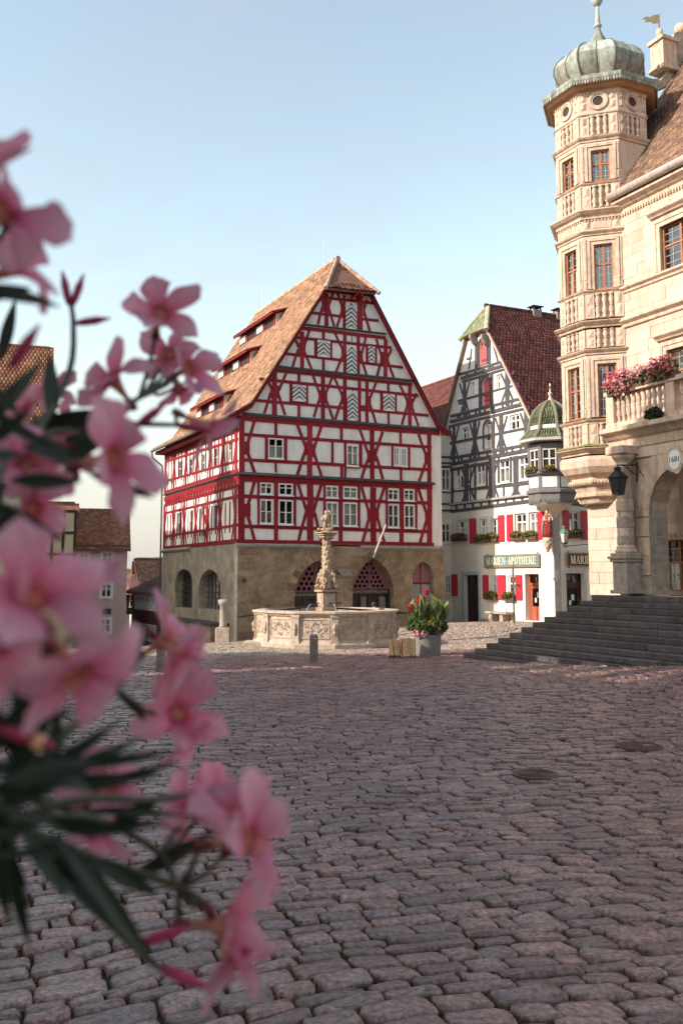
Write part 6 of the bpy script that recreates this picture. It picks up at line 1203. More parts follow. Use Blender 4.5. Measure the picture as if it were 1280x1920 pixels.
# concrete tub with canna plants
p = on_ground(800, 1229); Rt = Root('flower_tub', 'round concrete tub planted with tall red canna and marigolds', 'planter', p, R(8)); mb = MB(); mb.lathe((0, 0, 0), [(.36, -.05), (.4, .02), (.43, .58), (.45, .62), (.4, .62), (.38, .52)], 28, cap=False); mb.build('tub', M('concrete', (.27, .255, .24), .9, .2, 8, .3, 50, dirt=(.15, .14, .13), dirt_amt=.4), Rt, True); mb = MB(); mb.lathe((0, 0, 0), [(.39, .56), (.01, .58)], 20, cap=False); mb.build('soil', M('joint_earth'), Rt)
def blade(L, W_, bend, n=7):
    V = []; F = []
    for i in range(n + 1):
        t = i / n; w_ = W_ * math.sin(math.pi * min(1, t * .93 + .07)) ** .8 * (1 - t * .15); z = L * t * (1 - .25 * bend * t); y = L * bend * t * t * .55
        V += [(-w_, y + w_ * .25, z), (0, y, z), (w_, y + w_ * .25, z)]
    for i in range(n): F += [(3 * i, 3 * i + 1, 3 * i + 4, 3 * i + 3), (3 * i + 1, 3 * i + 2, 3 * i + 5, 3 * i + 4)]
    return V, F
CANL = M('canna_leaf', (.16, .21, .07), .45, .25, 8, .1, island=.25, col2=(.24, .28, .1), trans=.3)
bl = []
for i in range(4): me = bpy.data.meshes.new('canna_leaf'); V, F = blade(.5, .085, .25 + .3 * i); me.from_pydata(V, [], F); me.update(); me.materials.append(CANL); bl.append(me)
def inst(me, name, parent, loc, rot, sc=1.0):
    o = bpy.data.objects.new(name, me); COL.objects.link(o); o.parent = parent.o if isinstance(parent, Root) else parent; o.location = loc; o.rotation_euler = rot; o.scale = (sc, sc, sc); return o
for st in range(17):
    a = random.uniform(0, 6.28); r = random.uniform(.08, .4); H = random.uniform(.6, 1.1); x, y = r * math.cos(a), r * math.sin(a); mb = MB(); mb.tube([(x, y, .55), (x * 1.2, y * 1.2, .6 + H * .8)], [.016, .01], 6); mb.build('canna_stem', CANL, Rt)
    for k in range(7): inst(random.choice(bl), 'canna_leaf', Rt, (x * (1 + .09 * k), y * (1 + .09 * k), .58 + H * (.08 + .1 * k)), (random.uniform(-.1, .25), random.uniform(-.2, .2), k * 2.4 + random.uniform(-.5, .5)), random.uniform(.9, 1.4))
RCAN = M('canna_red', (.6, .03, .06), .5, .15, 20, 0, island=.3, trans=.3)
for x, y, z in ((-.02, -.1, 1.85), (-.28, -.12, 1.6), (-.5, -.1, 1.38), (.42, 0, 1.4), (-.14, -.2, 1.62)):
    p0 = (x * .6, y, .7); mb = MB(); mb.tube([p0, (x, y, z)], .011, 5); mb.build('canna_stem', CANL, Rt); leaves((x, y, z + .04), (.055, .055, .1), 34, .08, RCAN, Rt, 'canna_bloom', aspect=1.5)
leaves((0, -.1, .86), (.6, .45, .26), 1300, .1, LEAFG, Rt, 'foliage'); leaves((.1, -.24, .98), (.34, .25, .14), 330, .06, M('marigold', (.7, .4, .05), .6, .2, 20, 0, island=.3, trans=.2), Rt, 'marigolds', aspect=1.0); leaves((-.22, -.28, .68), (.32, .24, .13), 420, .055, BLOSPINK, Rt, 'pink_blossoms', aspect=1.1); leaves((.25, -.24, .68), (.24, .22, .1), 200, .05, M('lilac_bloom', (.45, .22, .4), .6, .2, 20, 0, island=.3), Rt, 'lilac_blossoms', aspect=1.1)
# slatted wooden litter bins
PINE = M('pine_slat', (.72, .46, .25), .55, .2, 14, .2, 60, island=.15); 
def slat_bin(u, v, w_, h, label, lean=0, ang=0):
    p = on_ground(u, v); Rt = Root('litter_bin', label, 'litter bin', p, R(ang), 'slatted wooden litter bins'); n = 5
    for fc in range(4):
        rz = Matrix.Rotation(fc * math.pi / 2, 3, 'Z')
        for i in range(n):
            x = -w_ / 2 + w_ * (i + .5) / n; mb = MB(); mb.cbox(x - w_ / n * .488, -w_ / 2 - .02, .1, x + w_ / n * .488, -w_ / 2, h, .004); mb.v = [tuple((rz @ Vector(q)) + Vector((lean * q[2], 0, 0))) for q in mb.v]; mb.build('slat', PINE, Rt)
    mb = MB(); mb.box(-w_ / 2 + .01, -w_ / 2 + .01, .1, w_ / 2 - .01, w_ / 2 - .01, h - .03); mb.v = [(a + lean * c, b_, c) for a, b_, c in mb.v]; mb.build('liner', IRON, Rt)
    for sx in (-1, 1):
        for sy in (-1, 1): mb = MB(); mb.box(sx * w_ / 2 - .012, sy * w_ / 2 - .012, 0, sx * w_ / 2 + .012, sy * w_ / 2 + .012, h - .02); mb.v = [(a + lean * c, b_, c) for a, b_, c in mb.v]; mb.build('leg', IRON, Rt)
slat_bin(762, 1233, .38, .56, 'upright slatted wooden litter bin beside the flower tub', 0, 14); slat_bin(741, 1234, .2, .52, 'narrow slatted wooden bin leaning left beside the flower tub', -.14, 30)
# manhole covers
RUST = M('rusty_iron', (.13, .06, .045), .6, .3, 12, .3, 60)
for u, v, lab in ((1004, 1455, 'round rusty manhole cover with rings among the cobbles'), (1198, 1402, 'round rusty slotted manhole cover nearer the right edge of the square')):
    p = on_ground(u, v); Rt = Root('manhole_cover', lab, 'manhole cover', p + Vector((0, 0, .012)), 0, 'manhole covers in the square'); rr = 42 / 1778 * p.y; MB().lathe((0, 0, 0), [(rr, -.08), (rr, .012), (rr - .02, .022), (rr - .04, .012), (.01, .014)], 30).build('frame', RUST, Rt)
    if u < 1100:
        for q in (.25, .5, .75): mb = MB(); n = 24; mb.tube([(rr * q * math.cos(2 * math.pi * i / n), rr * q * math.sin(2 * math.pi * i / n), .016) for i in range(n + 1)], .011, 5); mb.build('ring_rib', RUST, Rt)
    else:
        for i in range(-4, 5): L = math.sqrt(max(0, (rr * .9) ** 2 - (i * rr * .2) ** 2)); mb = MB(); mb.box(-L, i * rr * .2 - .014, .01, L, i * rr * .2 + .014, .024); mb.build('slot_rib', RUST, Rt)
# lantern on the arcade
def lantern(name, label, p, h, w_, top, glassm, bracket, metal):
    Rt = Root(name, label, 'lantern', p, R(20)); mb = MB(); q = [(w_ * .3, 0), (w_ * .5, h * .55)]; n = 6
    for i in range(n):
        a0, a1 = 2 * math.pi * i / n, 2 * math.pi * (i + 1) / n; A, B = [Vector((math.cos(a), math.sin(a), 0)) for a in (a0, a1)]; MB().quad(A * q[0][0], B * q[0][0], B * q[1][0] + Vector((0, 0, q[1][1])), A * q[1][0] + Vector((0, 0, q[1][1]))).build('lantern_pane', glassm, Rt); mb = MB(); mb.tube([A * q[0][0], A * q[1][0] + Vector((0, 0, q[1][1]))], .012, 5); mb.build('lantern_bar', metal, Rt)
    MB().lathe((0, 0, 0), [(w_ * .54, h * .54), (w_ * .58, h * .56), (w_ * .3, h * .74), (w_ * .16, h * .8), (w_ * .2, h * .86), (w_ * .2, h * .92), (w_ * .06, h * .95), (w_ * .03, h)], n).build('lantern_cap', top, Rt); MB().lathe((0, 0, 0), [(w_ * .05, -.05), (w_ * .34, -.02), (w_ * .32, .02)], n).build('lantern_base', metal, Rt)
    mb = MB()
    for path, r in bracket: mb.tube([Vector(s) - Vector(p) if len(s) == 3 else s for s in path], r, 6)
    mb.v = [tuple(Rt.inv @ Vector(s)) for s in mb.v]; mb.build('wall_bracket', metal, Rt); return Rt
wl_ = lambda s, v, d: H3.w(FA.pt(s, 0, 0))
def onA(u, v, d): s, z = FA.px(u, v, d); return H3.w(FA.pt(s, z, d))
lp = onA(1158, 926, .95); b1 = onA(1193, 892, .08); b2 = onA(1158, 872, .95); b3 = onA(1193, 872, .08); mid = (b1 + b2) / 2
scr = [mid + (b3 - b2).normalized() * (.1 + .13 * math.cos(t * .55)) * (1 - t / 16) + Vector((0, 0, .1 + .13 * math.sin(t * .55) * (1 - t / 16))) for t in range(14)]
lantern('wall_lantern', 'large black wrought iron lantern on a scrolled bracket at the arcade', lp, (onA(1158, 872, .95) - lp).z, .52, IRON, M('smoked_glass', (.06, .05, .045), .15, .1, bump=0, spec=.6), [([b2, b3], .018), ([b2 + (b3 - b2) * .25, b1], .015), (scr, .01), ([onA(1193, 866, .06), onA(1193, 903, .06)], .02), ([b3, onA(1200, 886, .06), onA(1206, 893, .06)], .01)], IRON)
corner = H3.w((0.02, .05, 0)); lp2 = Vector(((1059 - 640) / 1778 * 31.2 * .9935, 31.2, 0)); lp2.z = z_at(lp2.x, lp2.y, 1018); e1 = Vector((corner.x, corner.y, z_at(corner.x, corner.y, 1020)))
lantern('wall_lantern', 'lantern with green cap and white glass on a rod in the lane', lp2, z_at(lp2.x, lp2.y, 985) - lp2.z, .34, M('green_copper', (.1, .22, .17), .5, .2), M('opal_glass', (.75, .68, .58), .3, .04, bump=0), [([lp2 + Vector((0, 0, -.03)), lp2 + Vector((0, 0, -.12)), lp2 + Vector((.12, 0, -.1)), e1], .014), ([lp2 + Vector((.02, 0, -.02)), lp2 + Vector((.1, 0, -.12)), lp2 + Vector((.0, 0, -.16)), lp2 + Vector((-.05, 0, -.08))], .012)], IRON)
# geraniums on the terrace and trailing plant
GER = M('geranium_red', (.75, .1, .16), .6, .2, 20, 0, island=.35, col2=(.78, .2, .3), trans=.3)
def geranium(u, v, w_, h, label, n, mix):
    s, z = FB.px(u, v, -.05); c = H3.w(FB.pt(s, z, .02)); Rt = Root('geranium_box', label, 'flower box', c, ANG_L, 'geraniums on the terrace'); MB().cbox(-w_ * .9, -.12, -.02, w_ * .9, .12, .14, .01).build('planter_box', M('box_brown'), Rt)
    leaves((0, -.05, .24), (w_, .26, h), n, .085, LEAFG, Rt); leaves((0, -.08, .3), (w_ * 1.08, .3, h * 1.12), n, .07, mix[0], Rt, 'blossoms', aspect=1.0); leaves((-w_ * .1, -.12, .34), (w_ * .95, .3, h * 1.1), int(n * .7), .065, mix[1], Rt, 'blossoms', aspect=1.0)
geranium(1172, 738, .62, .36, 'big pink and red geranium cluster at the left end of the terrace', 420, (BLOSPINK, GER)); geranium(1212, 722, .35, .2, 'small pale trailing geranium between the two big clusters', 160, (BLOSPINK, BLOSPINK)); geranium(1250, 712, .5, .3, 'salmon pink geranium cluster at the right edge of the terrace', 360, (M('blossom_salmon', (.72, .28, .26), .6, .2, 20, 0, island=.3, trans=.3), GER))
s, z = FB.px(1228, 776, .12); Rt = Root('trailing_plant', 'dark trailing plant hanging over the terrace cornice', 'plant', H3.w(FB.pt(s, z, .2)), ANG_L); leaves((0, 0, 0), (.34, .14, .16), 260, .07, M('dark_leaf', (.025, .035, .02), .6, .3, 20, 0, island=.3), Rt)
# madonna at the corner of the pharmacy
c = H2.w(Vector((.02, -.32, 0))); Rt = Root('corner_statue', 'painted madonna statue in a red robe on the corner of the pharmacy', 'statue', (c.x, c.y, z_at(c.x, c.y, 1036)), 0); zz = lambda v: z_at(c.x, c.y, v) - Rt.loc.z
STN = M('statue_stone', (.6, .47, .36), .85, .2, 10, .3, dirt=(.4, .2, .15), dirt_amt=.5, dirt_scale=8); SR = M('statue_red', (.45, .07, .06), .7, .2, 10, .2); SG = M('statue_green', (.16, .22, .2), .7, .2)
mb = MB(); mb.lathe((0, 0, 0), [(.04, zz(1036)), (.1, zz(1030)), (.16, zz(1022)), (.2, zz(1014)), (.2, zz(1009)), (.14, zz(1007))], 12); o = mb.build('console', STN, Rt, True)
for i in range(22): a = i * 2.4; v = 1010 + (i / 22) * 18; r = .2 - (i / 22) * .1; mb = MB(); mb.blob((r * math.cos(a), r * math.sin(a), zz(v)), .05, 6, 5, .25, .06); mb.build('console_leaf', STN, o, True)
mb = MB(); mb.lathe((0, 0, 0), [(.16, zz(1008)), (.15, zz(1000)), (.13, zz(988)), (.12, zz(980)), (.13, zz(974)), (.12, zz(968)), (.05, zz(965))], 14, sy=.8); mb.build('robe', SR, Rt, True)
for k in range(7): a = -2.6 + k * .36; mb = MB(); mb.tube([(.14 * math.cos(a), .12 * math.sin(a), zz(982)), (.16 * math.cos(a), .135 * math.sin(a), zz(996)), (.18 * math.cos(a), .15 * math.sin(a), zz(1008))], [.012, .02, .026], 6); mb.build('robe_fold', SR, Rt, True)
mb = MB(); mb.tube([(-.15, .02, zz(970)), (-.19, .02, zz(988)), (-.18, .03, zz(1007))], [.05, .06, .05], 8); mb.tube([(.15, .02, zz(970)), (.19, .02, zz(988)), (.18, .03, zz(1007))], [.05, .06, .05], 8); mb.build('mantle', SG, Rt, True)
mb = MB(); mb.blob((0, -.02, zz(960)), .075, 10, 8, .03, .095); mb.tube([(-.12, 0, zz(969)), (-.14, -.1, zz(975)), (.02, -.14, zz(977))], [.05, .045, .035], 8); mb.tube([(.12, 0, zz(969)), (.15, -.08, zz(974)), (.05, -.13, zz(972))], [.05, .045, .035], 8); mb.tube([(.06, -.12, zz(979)), (.08, -.12, zz(970))], [.06, .05], 8); mb.blob((.09, -.13, zz(966)), .05, 8, 6, .03); mb.build('figure', STN, Rt, True)
mb = MB(); mb.lathe((0, -.02, 0), [(.06, zz(957)), (.08, zz(953)), (.07, zz(953))], 8); mb.build('crown', M('gilt'), Rt)
# small floor light box on the stairs
q = H3.l(at_dist(1175, 1233, 22.3)); t = 1 / (NST - 1); wq_ = H3.w((q.x, S0.y + (S1.y - S0.y) * t - .012, rise * 1.5)); Rt = Root('stair_light', 'small white light box on the second lowest step', 'light', wq_, ANG_L); MB().cbox(-.07, -.02, -.045, .07, .012, .045, .006).build('housing', M('white_plastic', (.75, .75, .73), .4, .03), Rt); MB().cbox(-.035, -.026, -.03, .035, -.018, .03, .003).build('lens', M('grey_lens', (.35, .36, .36), .3), Rt)
# person behind the fountain
p = at_dist(700, 1140, 37.6); gzp = gz1(p.x, p.y)
Rt = Root('person', 'person in a green top sitting by the doorway behind the fountain', 'person', (p.x, p.y, gzp), R(150))
def skin_mesh(name, joints, edges, mat, parent, sub=2, root=0):
    me = bpy.data.meshes.new(name); me.from_pydata([j[:3] for j in joints], edges, []); o = bpy.data.objects.new(name, me); COL.objects.link(o); o.parent = parent.o; me.materials.append(mat)
    sk = o.modifiers.new('s', 'SKIN'); sk.use_smooth_shade = True; ss = o.modifiers.new('d', 'SUBSURF'); ss.levels = sub; ss.render_levels = sub
    for i, j in enumerate(joints): me.skin_vertices[0].data[i].radius = (j[3], j[3] * (j[4] if len(j) > 4 else 1)); me.skin_vertices[0].data[i].use_root = i == root
    return o
hz = (z_at(p.x, p.y, 1129) - gzp) - 1.36
J = [(0, 0, .52, .13), (0, -.03, .72, .13), (0, -.04, .92, .15, .7), (0, -.03, 1.06, .055), (0, -.04, 1.13, .06), (0, -.05, 1.22, .085), (0, -.05, 1.32, .06), (.17, -.03, .98, .055), (.23, -.12, .74, .042), (.12, -.3, .62, .035), (.08, -.36, .62, .035), (-.17, -.03, .98, .055), (-.23, -.12, .74, .042), (-.12, -.3, .62, .035), (-.08, -.36, .62, .035), (.1, 0, .5, .09), (.12, -.42, .52, .07), (.12, -.44, .1, .045), (.12, -.58, .05, .04), (-.1, 0, .5, .09), (-.12, -.42, .52, .07), (-.12, -.44, .1, .045), (-.12, -.58, .05, .04)]
E = [(0, 1), (1, 2), (2, 3), (3, 4), (4, 5), (5, 6), (2, 7), (7, 8), (8, 9), (9, 10), (2, 11), (11, 12), (12, 13), (13, 14), (0, 15), (15, 16), (16, 17), (17, 18), (0, 19), (19, 20), (20, 21), (21, 22)]
skin_mesh('body', J, E, M('skin_tone', (.5, .3, .22), .6, .05, bump=0), Rt)
J2 = [(0, 0, .56, .155), (0, -.03, .74, .15), (0, -.04, .93, .17, .72), (0, -.035, 1.02, .08), (.18, -.03, .98, .072), (.22, -.1, .8, .06), (-.18, -.03, .98, .072), (-.22, -.1, .8, .06)]
skin_mesh('shirt', J2, [(0, 1), (1, 2), (2, 3), (2, 4), (4, 5), (2, 6), (6, 7)], M('shirt_green', (.04, .3, .1), .8, .1), Rt)
mb = MB(); mb.blob((0, -.03, 1.27), .1, 12, 8, .04, .1); mb.build('hair', M('hair_dark', (.05, .03, .02), .7), Rt, True); mb = MB(); mb.tube([(0, -.125, 1.23), (0, -.15, 1.2)], [.012, .016], 6); mb.build('nose', M('skin_tone'), Rt, True)
mb = MB(); mb.cbox(-.3, -.25, -.1, .3, .3, .42, .02, .01); sb = tag(mb.build('stone_block', SANDG), 'low stone block used as a seat behind the fountain', 'stone block'); sb.location = Rt.loc; sb.rotation_euler = (0, 0, R(150))
# ================================================================ houses on the left and the ones whose shadows fall on the square
def simple_house(name, label, loc, ang, W_, D_, he, hr, wallm, roofm, ridge='x', wins=(), group=None, frame=None, tl=True, base=-4, over=.35, mats=None, tfs=None):
    Rt = Root(name, label, 'house', loc, ang, group); f = Face(Rt, (0, 0, 0), (1, 0, 0), (0, -1, 0)); g_ = W_ / 2
    holes = [rect(q) for q in wins]
    outer = [(0, base), (W_, base), (W_, he), (0, he)] if ridge == 'x' else [(0, base), (W_, base), (W_, he), (g_, hr), (0, he)]
    wall(f, outer, holes, .2, wallm)
    for q in wins: window(f, q, (WHITE, GLASS), 2, 2, [.6], d=-.06, fw=.07, mw=.06, mull=.08); surround(f, q, .09, mats or WHITE, .025, True, 'window_surround')
    for x in (0, W_):
        if ridge == 'x': MB().add([(x, 0, base), (x, D_, base), (x, D_, he), (x, D_ / 2, hr), (x, 0, he)], [(0, 1, 2, 3, 4)]).build('side_wall', wallm, Rt)
        else: MB().quad((x, 0, base), (x, D_, base), (x, D_, he), (x, 0, he)).build('side_wall', wallm, Rt)
    MB().quad((0, D_, base), (W_, D_, base), (W_, D_, he), (0, D_, he)).build('back_wall', wallm, Rt)
    MB().quad((0, 0.1, he - .05), (W_, .1, he - .05), (W_, D_, he - .05), (0, D_, he - .05)).build('ceiling', M('dark_interior'), Rt)
    if ridge == 'x':
        sl = (hr - he) / (D_ / 2); q = [Vector((-over, -over, he - over * sl)), Vector((W_ + over * .5, -over, he - over * sl)), Vector((W_ + over * .5, D_ / 2, hr)), Vector((-over, D_ / 2, hr))]; q2 = [Vector((p.x, D_ - p.y, p.z)) for p in q]
    else:
        sl = (hr - he) / g_; q = [Vector((-over, D_, he - over * sl)), Vector((-over, -over, he - over * sl)), Vector((g_, -over, hr)), Vector((g_, D_, hr))]; q2 = [Vector((W_ - p.x, p.y, p.z)) for p in q]
    for i, qq in enumerate((q, q2)):
        o = MB().prism(qq, (0, 0, -.12)).build('roof', M('roof_deck'), Rt)
        if tl and (i == 0 or ridge != 'x'): tiles(*(qq if i == 0 else (qq[1], qq[0], qq[3], qq[2])), roofm, o, name='roof_tiles', **(tfs or {}))
        if i == 0 and tl: ridge_run(qq[3], qq[2], o, roofm, .1, .4)
    return Rt, f
PINKW = M('pink_render', (.62, .43, .38), .9, .06, 2, .15, 40, dirt=(.48, .34, .3), dirt_amt=.3); MINTW = M('pale_green_render', (.42, .46, .38), .9, .06, 2, .15, 40); OCHRE = M('ochre_panel', (.6, .5, .3), .9, .06, 3, .1); DBEAM = M('dark_oak_beam', (.045, .03, .025), .7, .2, 8, .2)
TILER = M('red_pan_tile', (.27, .105, .062), .85, .3, 14, .3, 60, island=.35, col2=(.34, .165, .1), dirt=(.12, .075, .05), dirt_amt=.5, dirt_scale=2); TILED = M('dark_pan_tile', (.2, .1, .07), .85, .3, 14, .3, 60, island=.35, col2=(.14, .09, .07))
fX = lambda u, Y: (u - 640) / 1778 * Y * .9935
# pink house
Yp = 52; xl, xr_ = fX(138, Yp), fX(238, Yp)
def turned(xr_, W_, Y, a): return (xr_ - W_ * math.cos(R(a)), Y - W_ * math.sin(R(a)), 0)
zz = lambda v, Y=Yp: z_at(-12, Y, v)
wn = [(fX(a, Yp) - xl, zz(d), fX(c, Yp) - xl, zz(b_)) for a, b_, c, d in ((192, 1035, 211, 1062), (152, 1036, 168, 1062), (192, 1094, 211, 1120), (152, 1094, 168, 1120), (192, 1160, 211, 1186))]
Rt, f = simple_house('house', 'plain pink rendered house with red pan tile roof left of the street', turned(xr_, xr_ - xl, Yp, 14), R(14), xr_ - xl, 9, zz(1024), zz(958, Yp + 4.5), PINKW, TILER, 'x', wn, tfs=dict(tw=.22, ch=.28, th=.03))
mb = MB(); f.box(mb, wn[2][0] + .1, zz(1151), wn[2][2], zz(1141), .02, .06); mb.build('name_board', DARKF, Rt); mb = MB(); f.box(mb, -.1, zz(1030), xr_ - xl + .1, zz(1022), 0, .2); mb.build('eave_board', M('dark_eave', (.14, .07, .05), .7), Rt)
# ochre timbered house with bay
Yo = 49; xl, xr_ = fX(74, Yo), fX(140, Yo)
Rt, f = simple_house('house', 'narrow house with ochre panels and dark timbered bay beside the pink house', turned(xr_, xr_ - xl, Yo, 16.5), R(16.5), xr_ - xl, 7, zz(960, Yo), zz(935, Yo), OCHRE, TILER, 'x', [(.5, zz(1130, Yo), 1.1, zz(1100, Yo))], mats=DBEAM)
fb = Face(Rt, (0, -.5, 0), (1, 0, 0), (0, -1, 0)); W_ = xr_ - xl; mb = MB(); mb.box(.1, -.5, zz(1075, Yo), W_, 0, zz(957, Yo)); mb.build('bay', OCHRE, Rt)
for z in (zz(1073, Yo), zz(1040, Yo), zz(1000, Yo), zz(960, Yo)): beam(fb, (.05, z), (W_ + .03, z), .14, DBEAM, .03, name='rail')
for x in (.12, W_ * .35, W_ * .66, W_ - .05): beam(fb, (x, zz(1073, Yo)), (x, zz(958, Yo)), .14, DBEAM, .035, name='post')
fs = Face(Rt, (W_, 0, 0), (0, 1, 0), (1, 0, 0))
for z in (zz(1073, Yo), zz(1040, Yo), zz(1000, Yo)): beam(fs, (-.5, z), (0, z), .14, DBEAM, .03, name='rail')
mb = MB(); mb.box(.0, -.65, zz(1082, Yo), W_ + .1, 0.02, zz(1075, Yo)); mb.build('bay_base', DBEAM, Rt)
# tall green house at the left edge
Yg = 51; xl, xr_ = fX(-190, Yg), fX(84, Yg); wn = [(fX(a, Yg) - xl, zz(d, Yg), fX(c, Yg) - xl, zz(b_, Yg)) for a, b_, c, d in ((-8, 858, 12, 905), (0, 1120, 20, 1165), (-60, 858, -40, 905))]
Rt, f = simple_house('house', 'tall pale green house with big red roof at the left edge', turned(xr_, xr_ - xl, Yg, 18.5), R(18.5), xr_ - xl, 10, zz(838, Yg), zz(655, Yg + 5), MINTW, TILER, 'x', wn, tfs=dict(tw=.22, ch=.28, th=.03)); mb = MB(); mb.tube([(-.3, -.45, zz(838, Yg) - .3), (xr_ - xl + .4, -.45, zz(838, Yg) - .3), (xr_ - xl + .35, -.4, zz(838, Yg) - .6), (xr_ - xl - .1, -.05, zz(838, Yg) - 1.0), (xr_ - xl - .1, -.05, -3)], .07, 8); mb.build('gutter', PIPE, Rt, True)
# houses down the street
Ys = 56; MRW = M('maroon_boards', (.14, .05, .05), .7, .2, 5, .1)
p0 = Vector((fX(307, 52), 51.6, 0)); Rt, f = simple_house('house', 'dark maroon house with slatted windows next to the red house', (p0.x - 2.9, p0.y + 5.9, 0), ANG_L, 6.5, 5, z_at(-10.5, 55, 1105), z_at(-10.5, 56, 1068), MRW, TILED, 'x', [(.8 + 1.25 * i, z_at(-10.5, 56, 1140), 1.8 + 1.25 * i, z_at(-10.5, 56, 1118)) for i in range(4)] + [(.8 + 1.25 * i, z_at(-10.5, 56, 1195), 1.8 + 1.25 * i, z_at(-10.5, 56, 1170)) for i in range(4)])
p1 = Vector((fX(262, 66), 66, 0)); Rt, f = simple_house('house', 'narrow cream house with dark bay and curved red roof down the street', (p1.x - 1.2, p1.y + 2.6, 0), ANG_L, 4.4, 5, z_at(p1.x, 66, 1122), z_at(p1.x, 67, 1048), M('cream_old', (.5, .46, .36), .9, .1), TILED, 'y', [(1.2, z_at(p1.x, 66, 1190), 2.2, z_at(p1.x, 66, 1160))])
zb0, zb1 = z_at(p1.x, 65, 1152), z_at(p1.x, 65, 1112); mb = MB(); mb.box(1.4, -1.1, zb0, 3.6, .02, zb1); by = mb.build('bay', DBEAM, Rt); fb = Face(Rt, (0, -1.1, 0), (1, 0, 0), (0, -1, 0)); window(fb, (1.7, zb0 + .5, 3.3, zb1 - .15), (WHITE, GLASS), 3, 2, [.55], d=.01, parent=by); fbs = Face(Rt, (3.6, 0, 0), (0, 1, 0), (1, 0, 0)); window(fbs, (-.9, zb0 + .5, -.2, zb1 - .15), (WHITE, GLASS), 2, 2, [.55], d=.01, parent=by)
zt3 = z_at(p1.x, 65, 1082); mb = MB(); mb.lathe((2.5, -.5, 0), [(1.75, zb1 - .1), (1.3, zb1 + .25), (.8, zb1 + .7), (.35, zb1 + 1.2), (.1, zt3 + .2), (.04, zt3 + 1.1)], 8, A8); mb.build('bay_roof', TILER, by)
Rt, f = simple_house('house', 'far brown roofed house closing the view down the street', (fX(255, 84), 84, -3), R(-20), 7, 8, z_at(-17, 84, 1085) + 3, z_at(-17, 86, 1046) + 3, M('cream_old'), TILED, 'x', [])
hm_ = MB(); n = 60
V = []
for i in range(n + 1): x = -700 + 1400 * i / n; h = 5 + 3 * math.sin(i * .37) + 1.5 * math.sin(i * 1.1 + 1); V += [(x, 620, -30), (x, 640 + 60, h), (x, 820, h * .8)]
hm_.add(V, [(3 * i + a, 3 * i + 3 + a, 3 * i + 4 + a, 3 * i + 1 + a) for i in range(n) for a in (0, 1)]); hl_ = hm_.build('hills', M('wooded_hill', (.07, .1, .05), .95, .4, .05, 0), None, True); tag(hl_, 'low wooded hills on the horizon', kind='structure')
# ---- houses standing outside the picture on the left; their gables shade the square
QD = Vector((-math.sin(SUN_AZ), math.cos(SUN_AZ), 0)); PD = Vector((math.cos(SUN_AZ), math.sin(SUN_AZ), 0)); TE = math.tan(SUN_EL); ANG_Q = math.atan2(QD.y, QD.x)
def caster(name, label, q0, p0, prof, depth, wallm, roofm):      # prof: list of (q - q0, e): gable outline facing the square
    loc = QD * q0 + PD * p0; Rt = Root(name, label, 'house', loc, ANG_Q, 'houses on the sunny side outside the picture'); zq = [(q, e - TE * p0) for q, e in prof]
    W_ = zq[-1][0]; f = Face(Rt, (0, 0, 0), (1, 0, 0), (0, -1, 0)); wn = []
    for k in range(4):
        for j in range(int(W_ // 1.7)):
            s = .5 + j * 1.7; z = 1.2 + k * 2.9
            if z + 1.4 < min(zq[0][1], zq[-1][1]) - .2 and s + .9 < W_ - .2: wn.append((s, z, s + .9, z + 1.4))
    wall(f, [(0, -1), (W_, -1)] + [(q, z) for q, z in zq[::-1]], [rect(q) for q in wn], .2, wallm)
    for q in wn: window(f, q, (WHITE, GLASS), 2, 2, [.6], d=-.06)
    for x, z in (zq[0], zq[-1]): MB().quad((x, 0, -1), (x, depth, -1), (x, depth, z), (x, 0, z)).build('side_wall', wallm, Rt)
    MB().quad((0, depth, -1), (W_, depth, -1), (W_, depth, zq[-1][1]), (0, depth, zq[0][1])).build('back_wall', wallm, Rt)
    for a, c in zip(zq[:-1], zq[1:]): MB().prism([(a[0], -.0, a[1]), (c[0], -.0, c[1]), (c[0], depth, c[1]), (a[0], depth, a[1])], (0, 0, -.1)).build('roof', roofm, Rt)
    return Rt
KW = M('warm_render', (.62, .54, .42), .9, .06, 2, .15)
caster('house', 'tall cream house with steep gable outside the left edge, nearest the arcade line', 14.4, -4, [(0, 12.5), (4.1, 20.4), (8.4, 12.6)], 9, KW, TILED)
k2 = caster('house', 'narrow stair tower with lean-to roof beside the steep gable, outside the left edge', 23.35, -4, [(0, 12.4), (1.0, 12.0), (1.25, 8.5), (3.2, 6.6), (4.9, 5.4)], 9, M('cream_old'), TILED)
MB().box(-.6, 0, 6.15 + TE * 4, .02, 1.2, 12.5 + TE * 4).build('sun_blocker', KW, k2)  # unseen block added to stop the sun above the lane gap
caster('house', 'long white house beside the camera, outside the left edge', -14, -5, [(0, 12.5), (14, 13.5), (28.41, 12.5)], 9, PLASTER, TILED)
caster('house', 'stepped roof house with spire gable outside the left edge, facing the red house', 37.9, -9, [(0, 11.5), (.5, 12.9), (1.7, 13.5), (2.55, 15.3), (3.1, 13.8), (5.0, 11.2), (8.8, 11.1), (9.25, 12.9), (9.7, 11.3), (10.6, 11.1), (13, 11.1)], 8, KW, TILED)
